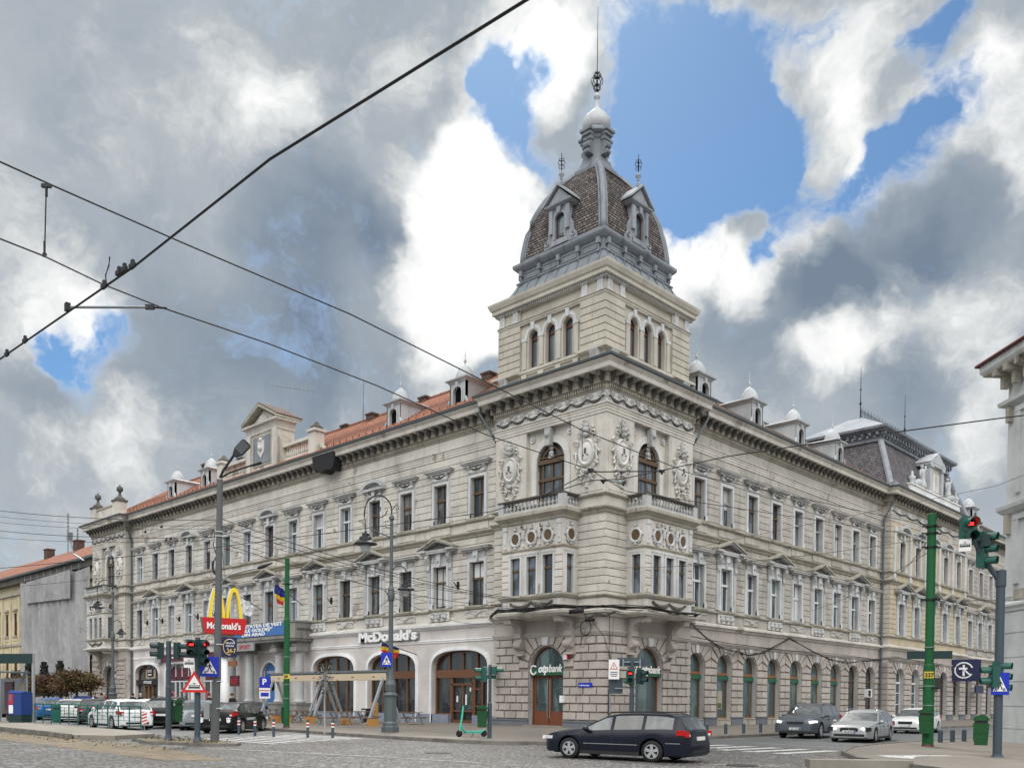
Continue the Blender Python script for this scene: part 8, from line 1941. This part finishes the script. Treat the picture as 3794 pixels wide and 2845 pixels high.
b = mb('plastic_black'); b.box(-.3, .3, -.3, .3, 0, .9); b.mat('frame_white').box(-.25, .2, -.31, -.3, .5, .8); o = b.build('waste_station'); o.location = (-16.9, -3.4, .12); tag(o, 'black box with a white panel beside the brown board', 'waste station')

# ---- trees
def leaves(b, fn, n, size, r_, mats):
    for i in range(n):
        p = Vector(fn(r_)); a, c = r_.uniform(0, 2 * PI), r_.uniform(-1, 1); u = Vector((math.cos(a), math.sin(a), c)).normalized(); w_ = u.cross(Vector((r_.uniform(-1, 1), r_.uniform(-1, 1), r_.uniform(-1, 1)))).normalized(); s_ = size * r_.uniform(.6, 1.4)
        b.mat(mats[r_.randrange(len(mats))]); b.add([tuple(p - u * s_), tuple(p + w_ * s_ * .6), tuple(p + u * s_), tuple(p - w_ * s_ * .6)], [(0, 1, 2, 3)])
def mop(x, y, R_, zc, hz, lab, mats, seed, dens=2600):
    r_ = random.Random(seed); t = tag(empty('tree', (x, y, .12)), lab, 'tree', 'clipped trees on the square at the left')
    b = mb('bark'); b.tube([(0, 0, 0), (.03, 0, .9), (0, .03, zc - hz * .7)], .11, 7, .08)
    for k_ in range(9):
        a = k_ * .7; b.tube([(0, 0, zc - hz * .8), (R_ * .4 * math.cos(a), R_ * .4 * math.sin(a), zc - hz * .2), (R_ * .8 * math.cos(a), R_ * .8 * math.sin(a), zc + hz * r_.uniform(-.2, .5))], .05, 5, .015)
    b.build('trunk', t)
    cl = [(r_.uniform(0, 2 * PI), r_.uniform(.3, .95), r_.uniform(-.6, .8), r_.uniform(.2, .42)) for _ in range(34)]
    def fn(r_):
        a, q, z, s_ = cl[r_.randrange(len(cl))]; c = Vector((R_ * q * math.cos(a), R_ * q * math.sin(a), zc + hz * z * math.sqrt(max(.1, 1 - q * q * .6))));
        d = Vector((r_.gauss(0, 1), r_.gauss(0, 1), r_.gauss(0, .6))); return c + d * s_ * R_ * .6
    b = MB(); leaves(b, fn, dens, .085, r_, mats); b.build('crown', t, fixn=False); return t
for i, (px, yy, R_, zc, lab, mt, nn) in enumerate(((284, -13.5, 1.5, 3.0, 'nearest clipped round tree, brown olive, beside the glowing pharmacy cross', ['leaf_brown', 'leaf_olive', 'leaf_brown'], 3800), (226, -11.0, 1.25, 2.95, 'clipped tree with purple-brown leaves left of the nearest one', ['leaf_purple', 'leaf_brown'], 2600),
        (178, -11.5, 1.3, 2.95, 'clipped purple tree third from the pharmacy cross', ['leaf_purple', 'leaf_brown', 'leaf_purple'], 2600), (126, -12.5, 1.45, 2.9, 'clipped olive-brown tree just right of the pale sign post', ['leaf_olive', 'leaf_brown'], 3000), (70, -12.5, 1.4, 2.9, 'clipped dark tree seen through the tram shelter', ['leaf_purple', 'leaf_olive', 'leaf_brown'], 2200))):
    mop(atY(px, 2594, yy).x, yy, R_, zc - .5, .85, lab, mt, i + 3, int(nn * 2.0))
for i, (x, l_) in enumerate(((-66.9, 'rightmost'), (-71.5, 'middle'), (-76.2, 'leftmost'))):
    r_ = random.Random(i + 20); t = tag(empty('conifer', (x, -5, .12)), l_ + ' of three black-green cone shaped conifers before the netting', 'tree', 'cone shaped conifers'); b = mb('bark'); b.tube([(0, 0, 0), (0, 0, 2.0)], .12, 6); b.build('trunk', t)
    b = mb('leaf_conifer')
    for j in range(4): z0 = 1.5 + j * .9; w0 = .80 - j * .14; b.lathe([(.1, z0 - .05), (w0, z0), (w0 - .24, z0 + .95), (.1, z0 + .95)], (0, 0, 0), 8)
    def fn(r_, i=i):
        z = r_.uniform(1.4, 5.1); w0 = .80 - (z - 1.4) * .155 + .08 * ((z * 1.1) % 1 < .3); a = r_.uniform(0, 2 * PI); return (w0 * math.cos(a), w0 * math.sin(a), z)
    leaves(b, fn, 900, .09, r_, ['leaf_conifer']); b.build('crown', t, fixn=False)
t = tag(empty('young_tree', (-7.6, -13.9, .12)), 'thin young tree with few leaves tied at the kerb before the terrace', 'tree'); p = atZ(1203, 2716, .12); t.location = p
b = mb('frame_grey'); b.tube([(0, 0, 0), (-.03, 0, 1.5), (.03, .03, 2.6)], .045, 6, .03); r_ = random.Random(9)
for k_ in range(16): a = r_.uniform(0, 6.28); z = r_.uniform(1.6, 2.5); b.tube([(0, 0, z), (.18 * math.cos(a), .18 * math.sin(a), z + .6)], .012, 4)
b.build('trunk', t); b = MB(); leaves(b, lambda r_: (r_.gauss(0, .16), r_.gauss(0, .16), r_.uniform(1.7, 3.1)), 240, .05, r_, ['leaf_conifer', 'leaf_olive']); b.build('crown', t, fixn=False)
b = MB(); r_ = random.Random(5)
def wf(r_):
    if r_.random() < .55: return (r_.uniform(-2.2, 2.6), -24.4 + r_.gauss(0, .35), .1 + abs(r_.gauss(0, .06)))
    return (r_.uniform(-14, 4), -26.6 + r_.gauss(0, .4), .02 + abs(r_.gauss(0, .04)))
leaves(b, wf, 700, .035, r_, ['leaf_weed', 'leaf_brown', 'leaf_olive']); tag(b.build('weeds', fixn=False), 'low weeds and dry leaves in the earth along the tram tracks', 'weeds', None, 'stuff')

# ---- people: one continuous skinned body each
def person(x, y, face, top, trousers, hair, lab, pose='walk', seed=0, z=.12):
    r_ = random.Random(seed)
    sw_ = .18 if pose == 'walk' else .03
    V_ = [(0, 0, .95), (0, 0, 1.12), (0, 0, 1.32), (0, 0, 1.45), (0, .01, 1.53), (0, .02, 1.63), (0, .02, 1.73),
          (.10, 0, .92), (.11, sw_, .50), (.11, sw_ * 1.1 - .05, .08), (.11, sw_ * 1.1 + .12, .04), (-.10, 0, .92), (-.11, -sw_ + .06, .50), (-.11, -sw_ * 1.6, .10), (-.11, -sw_ * 1.6 + .14, .05),
          (.19, 0, 1.40), (.25, -sw_ * .5, 1.14), (.25, .12 - sw_ * .4, .92), (.25, .15 - sw_ * .4, .82), (-.19, 0, 1.40), (-.25, sw_ * .5, 1.14), (-.25, .12 + sw_ * .5, .93), (-.25, .15 + sw_ * .5, .83)]
    E_ = [(0, 1), (1, 2), (2, 3), (3, 4), (4, 5), (5, 6), (0, 7), (7, 8), (8, 9), (9, 10), (0, 11), (11, 12), (12, 13), (13, 14), (3, 15), (15, 16), (16, 17), (17, 18), (3, 19), (19, 20), (20, 21), (21, 22)]
    Rr = [.15, .145, .17, .13, .06, .10, .075, .10, .07, .05, .04, .10, .07, .05, .04, .075, .055, .04, .035, .075, .055, .04, .035]
    for k_, (hx, hy, hz) in ((18, V_[18]), (22, V_[22])):
        for q in range(4):
            n0 = len(V_); V_ += [(hx + (q - 1.5) * .018, hy + .02, hz - .05 - .006 * (q in (1, 2))), (hx + (q - 1.5) * .018, hy + .035, hz - .10 - .008 * (q in (1, 2)))]; E_ += [(k_, n0), (n0, n0 + 1)]; Rr += [.010, .008]
        n0 = len(V_); s_ = 1 if hx > 0 else -1; V_ += [(hx - s_ * .045, hy + .03, hz - .02), (hx - s_ * .05, hy + .05, hz - .05)]; E_ += [(k_, n0), (n0, n0 + 1)]; Rr += [.011, .009]
    me = bpy.data.meshes.new('person'); me.from_pydata(V_, E_, []); o = bpy.data.objects.new('person', me); col.objects.link(o)
    m = o.modifiers.new('skin', 'SKIN');
    for d, rr in zip(me.skin_vertices[0].data, Rr): d.radius = (rr, rr)
    me.skin_vertices[0].data[0].use_root = True
    s2_ = o.modifiers.new('sub', 'SUBSURF'); s2_.levels = 1; s2_.render_levels = 1
    dg = bpy.context.evaluated_depsgraph_get(); ev = o.evaluated_get(dg); me2 = bpy.data.meshes.new_from_object(ev)
    o.modifiers.clear(); o.data = me2
    for mm in ('cloth_dark', 'skin'): me2.materials.append(MATS[mm])
    me2.materials.clear()
    for mm in (top, trousers, 'skin'): me2.materials.append(MATS[mm])
    for p in me2.polygons:
        c = p.center; p.material_index = 2 if (c.z > 1.52 or (abs(c.x) > .2 and c.z < .9)) else (1 if c.z < .93 else 0); p.use_smooth = True
    o.location = (x, y, z); o.rotation_euler = (0, 0, face); tag(o, lab, 'person', 'pedestrians on the left pavement')
    b = mb(hair); b.smooth = True; b.ball((0, -.015, 1.70), .115, 10, 1.0); b.box(-.001, .001, 0, .001, 1.6, 1.601) if False else None; b.build('hair', o)
    b = mb('skin'); b.cbox((0, .115, 1.655), (.028, .04, .045)); b.ball((-.1, .02, 1.655), .025, 6); b.ball((.1, .02, 1.655), .025, 6); b.mat('hair').ball((-.035, .105, 1.685), .012, 5); b.ball((.035, .105, 1.685), .012, 5); b.mat('lamp_red').cbox((0, .108, 1.61), (.045, .015, .01)); b.build('face', o)
    return o
P_ = [(350, -9.5, 'cloth_dark', 'cloth_dark', 'hair', 'person in a dark cap and coat walking right of the nearest round tree'), (376, -10.5, 'cloth_grey', 'cloth_dark', 'hair', 'person in a grey coat beside the one in red, left of the far iron lamp'),
      (386, -10.0, 'cloth_red', 'cloth_dark', 'hair_grey', 'grey haired person in a red jacket beside the far iron lamp'), (492, -8.0, 'cloth_dark', 'cloth_dark', 'hair', 'person in dark blue seen from behind near the optician'),
      (521, -8.5, 'cloth_dark', 'cloth_grey', 'hair_grey', 'person in a dark coat with a light hat before the optician door'), (636, -9.0, 'cloth_grey', 'cloth_dark', 'hair', 'person passing behind the black SUV'),
      (775, -9.0, 'cloth_dark', 'cloth_dark', 'hair', 'person in dark clothes left of the white sign column'), (812, -8.0, 'cloth_grey', 'cloth_dark', 'skin', 'person in grey just left of the white sign column'), (860, -10.5, 'cloth_dark', 'cloth_dark', 'hair', 'person in a long dark coat right of the white sign column')]
for i, (px, yy, tp_, tr_, hr_, l_) in enumerate(P_):
    p = atY(px, 2600, yy); person(p.x, yy, R(90 if i % 2 else -80), tp_, tr_, hr_, l_, seed=i)

# ---- wires and street-wide catenary
def wire(name, pts, r_, lab, cat='wire', parent=None, sag=0.0, m='wire', grp='overhead wires'):
    P2 = [Vector(pts[0])]
    for a, c in zip(pts, pts[1:]):
        a, c = Vector(a), Vector(c); n = 14 if sag else 1
        for i in range(1, n + 1): t_ = i / n; q = a.lerp(c, t_); q.z -= sag * 4 * t_ * (1 - t_); P2.append(q)
    b = mb(m); b.tube(P2, r_, 5); o = b.build(name, parent)
    if not parent: tag(o, lab, cat, grp)
    return o
CW = [atZ(-900, 1960, 6.0), atZ(0, 1330, 6.0), atZ(500, 985, 6.0), atZ(1000, 590, 6.0), atZ(1950, 0, 6.0), atZ(2900, -560, 6.0)]
cwo = wire('contact_wire', CW, .0115, 'thick tram contact wire crossing the sky from lower left to the top', sag=0)
b = mb('iron')
for px, py, s_ in ((25, 1312, .05), (92, 1262, .05), (385, 1060, .05), (440, 1010, .055), (460, 998, .05), (490, 985, .05)):
    b = mb('iron'); q = atZ(px, py, 6.0); b.cbox(q, (.10, .035, .045), R(0)); b.cbox(q + Vector((.01, 0, .03)), (.04, .03, .05)); b.build('wire_clamp', cwo)
b = mb('iron'); q = atZ(395, 1060, 6.0); b.tube([q, q + Vector((-.03, 0, .12)), q + Vector((.06, 0, .2)), q + Vector((.08, 0, .28))], .008, 4)
b.build('wire_clamp', cwo)
def wpx(L): return [atZ(px, py, z) for px, py, z in L]
A = wire('span_wire', wpx([(-300, 455, 7.0), (0, 600, 7.0), (160, 672, 7.0), (200, 690, 7.0), (670, 897, 7.0), (1300, 1165, 7.0), (1720, 1375, 7.0)]) + [atZ(2150, 1590, 7.0), atZ(2560, 1755, 7.0), Vector((14, -2, 7.1)), Vector((-.0, 11.0, 12.5))][:2] + [Vector((19.08, -5.13, 8.1))], .010, 'long span wire running from the upper left edge down past the corner balconies')
B = wire('span_wire', wpx([(-300, 770, 6.2), (0, 885, 6.2), (165, 950, 6.2), (385, 1055, 6.2), (600, 1140, 6.2), (1000, 1275, 6.2), (1400, 1430, 6.2), (1800, 1610, 6.2), (2183, 1738, 6.2), (2320, 1820, 6.2)]) + [Vector((19.08, -5.13, 7.7))], .009, 'second long span wire below the first, carrying the insulator bar')
b = mb('iron')
q1, q2 = atZ(172, 678, 6.95), atZ(165, 945, 6.25); b.tube([q1, q2], .007, 4); b.cbox(q1 + Vector((0, 0, -.03)), (.10, .03, .035), R(45)); b.tube([q1 + Vector((0, 0, -.04)), q1 + Vector((0, 0, -.14))], .014, 5); b.tube([q2, q2 + Vector((0, 0, .14))], .012, 5); b.cbox(q2, (.035, .035, .035))
b.build('hanger', A)
b = mb('steel_grey'); q1, q2 = atZ(250, 1138, 6.05), atZ(555, 1138, 6.1); b.tube([q1, q2], .016, 6); b.mat('iron').cbox(q2, (.10, .035, .05), R(45)); b.tube([q2, atZ(618, 1142, 6.1)], .012, 4); b.cbox(q1, (.06, .05, .09)); b.build('insulator_bar', B)
C_ = wire('contact_wire', [atZ(-600, 2230, 6.2), atZ(0, 2105, 6.2), atZ(700, 2040, 6.2), atZ(1330, 1960, 6.2), atZ(1820, 1895, 6.2), atZ(2010, 1836, 6.2), atZ(2187, 1780, 6.2), atZ(2300, 1775, 6.2), atZ(2700, 1690, 6.2), atZ(3100, 1630, 6.2), atZ(3700, 1550, 6.2), atZ(4200, 1490, 6.2)], .011, 'contact wire passing in front of the corner balconies towards the white house')
for px, py in ((2013, 1836), (2188, 1740), (2452, 1745), (2235, 1780), (2310, 1788)): b = mb('iron'); q = atZ(px, py, 6.2); b.cbox(q, (.11, .04, .05), R(45)); b.ball(q + Vector((0, 0, -.04)), .03, 6); b.build('wire_clamp', C_)
b = mb('iron'); b.tube([atZ(2013, 1836, 6.2), atZ(2187, 1748, 6.2), atZ(2452, 1745, 6.2)], .012, 4); b.mat('steel_grey').tube([atZ(2240, 1778, 6.2), atZ(2320, 1790, 6.2)], .02, 6)
b.tube([atZ(2158, 1582, 7.0), atZ(2157, 1708, 6.4)], .01, 4); b.build('span_wire', C_)
# cables between the grey lamp and the palace corner
top = Vector((1.4, -23.6, .1))
for i, (za, e_, s_) in enumerate(((7.95, (-1.9, -.15, 7.0), .55), (7.7, (-2.0, -.2, 6.95), .5), (7.45, (-1.9, -1.35, 6.8), .35), (7.3, (-8.9, .4, 6.9), .3), (7.1, (-2.0, -1.35, 6.85), .7), (6.9, (.5, 2.5, 6.8), .4))):
    wire('cable', [(1.4, -23.6, za), e_], (.016, .013, .009, .009, .013, .008)[i], ('top cable of six', 'second cable from the top', 'third cable from the top', 'fourth cable from the top', 'second lowest and slackest cable', 'lowest thin cable')[i] + ' slung from the grey lamp to the palace corner', sag=s_, grp='cables from the grey lamp to the palace corner')
for i, (py, zz, xx) in enumerate(((1870, 7.9, 795), (1890, 7.7, 795), (1920, 7.6, 795), (1955, 7.3, 795), (2000, 7.2, 795), (2170, 6.5, 795))):
    a = atX(-200, py - (6, 4, 10, 14, 30, -10)[i], -16.5); wire('cable', [a, (1.4, -23.6, zz)], .012 if i in (0, 3) else .008, ('topmost', 'second', 'third', 'fourth', 'fifth', 'lowest')[i] + ' black cable running from the grey lamp out past the left edge', sag=.25, grp='cables from the grey lamp to the left edge')
wire('cable', [(1.4, -23.6, 7.6), (-42.5, .4, 10.6)], .012, 'thin cable from the grey lamp to the left wing wall', grp='cables to the palace walls'); wire('cable', [atZ(500, 2040, 6.2), (-62, .5, 15)], .01, 'thin cable crossing the left end of the palace front', grp='cables to the palace walls')
wire('cable', [(-1.94, -13.3, 6.4), (-9.4, .5, 6.4)], .012, 'cable from the ornate lamp to the left edge of the corner tower', sag=.4, grp='cables to the palace walls'); wire('cable', [(-1.94, -13.3, 6.3), (-28.6, .5, 6.3)], .012, 'cable from the ornate lamp to the portal balcony end', sag=.3, grp='cables to the palace walls')
wire('cable', [(-.1, 8, 11.0), (22, -8, 8.6), (30, -15, 8.6)], .009, 'thin cable from the right tower edge out over the street', grp='cables to the palace walls')
wire('cable', [(-.6, 26, 8.7), (19.08, -5.13, 7.25)], .012, 'cable from the arcade wing to the green mast on the right', sag=.3, grp='cables to the palace walls'); wire('cable', [(-.6, 38.5, 11.8), (19.08, -5.13, 7.75)], .012, 'upper cable from the mansard pavilion to the green mast', sag=.5, grp='cables to the palace walls')
wire('cable', [(19.08, -5.13, 5.4), (24, 0, 5.6), (34, 6, 5.8)], .010, 'thin cable from the green mast past the white house', grp='cables to the palace walls'); wire('cable', [(-4, -.1, 9.5), (19.08, -5.13, 7.7)], .010, 'thin cable from the corner tower to the green mast', sag=.5, grp='cables to the palace walls')
# slack telephone bundles stapled along the facade
b = mb('wire'); r_ = random.Random(11)
def bundle(P3, n, sp, r0=.012):
    for k_ in range(n):
        b.tube([Vector(p) + Vector((r_.gauss(0, sp), r_.gauss(0, sp * .5), r_.gauss(0, sp))) for p in P3], r0 * r_.uniform(.7, 1.5), 4)
bundle([(-8.8, -.2, 6.75), (-6.6, -1.75, 6.85), (-4.3, -1.8, 6.8), (-1.9, -1.75, 6.85), (-1.0, -.5, 6.85), (.42, -.42, 6.8), (.5, 1.0, 6.85), (1.75, 1.95, 6.85), (1.8, 4.3, 6.75), (1.75, 6.6, 6.8), (.4, 7.6, 6.6)], 13, .065, .018)
bundle([(.4, 7.4, 6.7), (.2, 8.6, 6.35), (-.1, 10.5, 5.75), (-.3, 12.4, 5.2), (-.4, 14.5, 5.05), (-.4, 16.5, 4.95), (-.4, 18.5, 5.15), (-.4, 20.5, 5.8), (-.4, 22.4, 6.4)], 7, .07, .016)
bundle([(-.4, 22.4, 6.4), (-.3, 26, 5.6), (-.3, 29, 5.1), (-.3, 32, 4.9), (-.3, 36, 5.3), (.3, 40.2, 5.7), (.3, 46, 5.6), (.3, 52, 5.5)], 5, .06, .014)
bundle([(-.4, 9, 5.75), (-.4, 14, 5.55), (-.4, 22, 5.5), (-.4, 30, 5.55), (-.4, 39, 5.5)], 3, .05, .01)
bundle([(-1.3, -.25, 6.7), (-1.0, -.3, 6.1), (-.4, -.3, 6.5), (.2, -.2, 6.3), (.4, .5, 6.6)], 4, .06)
for k_ in range(3): b.tube([(-1.15 + .38 * math.cos(a), -.2, 5.75 + .42 * math.sin(a)) for a in [k_ * .1 + j * .4 for j in range(17)]], .022, 5)
b.tube([(-1.75 + .28 * math.cos(a), -.2, 5.95 + .16 * math.sin(a)) for a in [j * .4 for j in range(17)]], .012, 4); b.tube([(-1.35 + .2 * math.sin(a * 2), -.2, 5.2 + .55 * math.cos(a)) for a in [j * .4 for j in range(17)]], .012, 4); b.tube([(-.8 + .35 * math.cos(a), -.2, 5.1 + .3 * math.sin(a)) for a in [j * .4 for j in range(17)]], .012, 4)
b.lathe([(.001, -.3), (.1, -.3), (.1, .3), (.001, .3)], (-.8, -.28, 6.15), 8, 'X'); b.lathe([(.001, -.55), (.12, -.5), (.14, 0), (.12, .5), (.001, .55)], (-1.2, -1.0, 6.6), 8, 'X')
b.tube([(-.7, -.18, 6.1), (.08, -.1, 5.2), (.09, .5, 4.0), (.09, .5, 2.6)], .015, 4); b.tube([(.1, .35, 6.5), (.1, .35, 1.0), (.1, .4, .3)], .02, 4); b.tube([(.1, .7, 6.3), (.1, .5, 3.2), (.1, .45, .2)], .012, 4)
b.mat('steel_grey').tube([(.12, .42, 2.4), (.12, .42, .1)], .045, 6)
tag(b.build('cable_bundle'), 'tangled black telephone cables and junction boxes draped along the ledge of the palace corner', 'cable')
# aerials on the roof
b = mb('steel_grey'); p = Vector((-36.4, 3.0, 26.2)); b.tube([p + Vector((0, 0, -2)), p + Vector((0, 0, 1.9))], .035, 5); d = Vector((1.0, .55, -.0)).normalized()
b.tube([p + d * -2.0 + Vector((0, 0, 2.2)), p + d * 2.2 + Vector((0, 0, 1.35))], .025, 4)
for k_ in range(11): q = p + d * (-2 + k_ * .42) + Vector((0, 0, 2.2 - .085 * k_)); b.tube([q + Vector((0, 0, -.42)), q + Vector((0, 0, .42))], .014, 4)
tag(b.build('television_aerial'), 'long television aerial behind the attic gable', 'aerial')
b = mb('iron'); b.tube([(-30.6, 6.2, 24.8), (-30.6, 6.2, 28.2)], .035, 4, .012); tag(b.build('lightning_rod'), 'thin lightning rod on the orange roof ridge right of the gable', 'rod')
b = mb('iron'); q = atX(-250, 2000, -16.5)
# bracket lamp on the yellow house gap
b = mb('steel_grey'); b.tube([(-71.3, -1.0, 16.4), (-72.6, -1.6, 17.2), (-72.9, -1.8, 18.6)], .09, 6); b.cbox((-72.9, -1.9, 19.1), (.4, .5, .9), 0, R(8)); tag(b.build('floodlight'), 'grey floodlight on a bent arm at the left corner of the palace', 'lamp')
for i, (px, py, x) in enumerate(((598, 1952, -15.0), (538, 1971, 0), (616, 2000, 0), (632, 1995, 0))):
    q = atY(px, py, -6.0) if i else atY(px, py, -4.0); b = mb('sign_black'); b.smooth = True; b.ball((0, 0, 0), .12, 7, .8); b.ball((.12, 0, .1), .06, 6); b.smooth = False; b.add([(-.1, -.04, 0), (-.32, 0, -.1), (-.1, .04, 0), (-.1, 0, .05)], [(0, 1, 2), (0, 1, 3), (2, 1, 3)]); o = b.build('pigeon'); o.location = q
    tag(o, ('dark pigeon flying below the cornice left of the grey lamp', 'dark pigeon at the far left cornice frieze', 'left one of two pigeons over a window hood', 'right one of two pigeons over a window hood')[i], 'bird', 'pigeons around the wires')
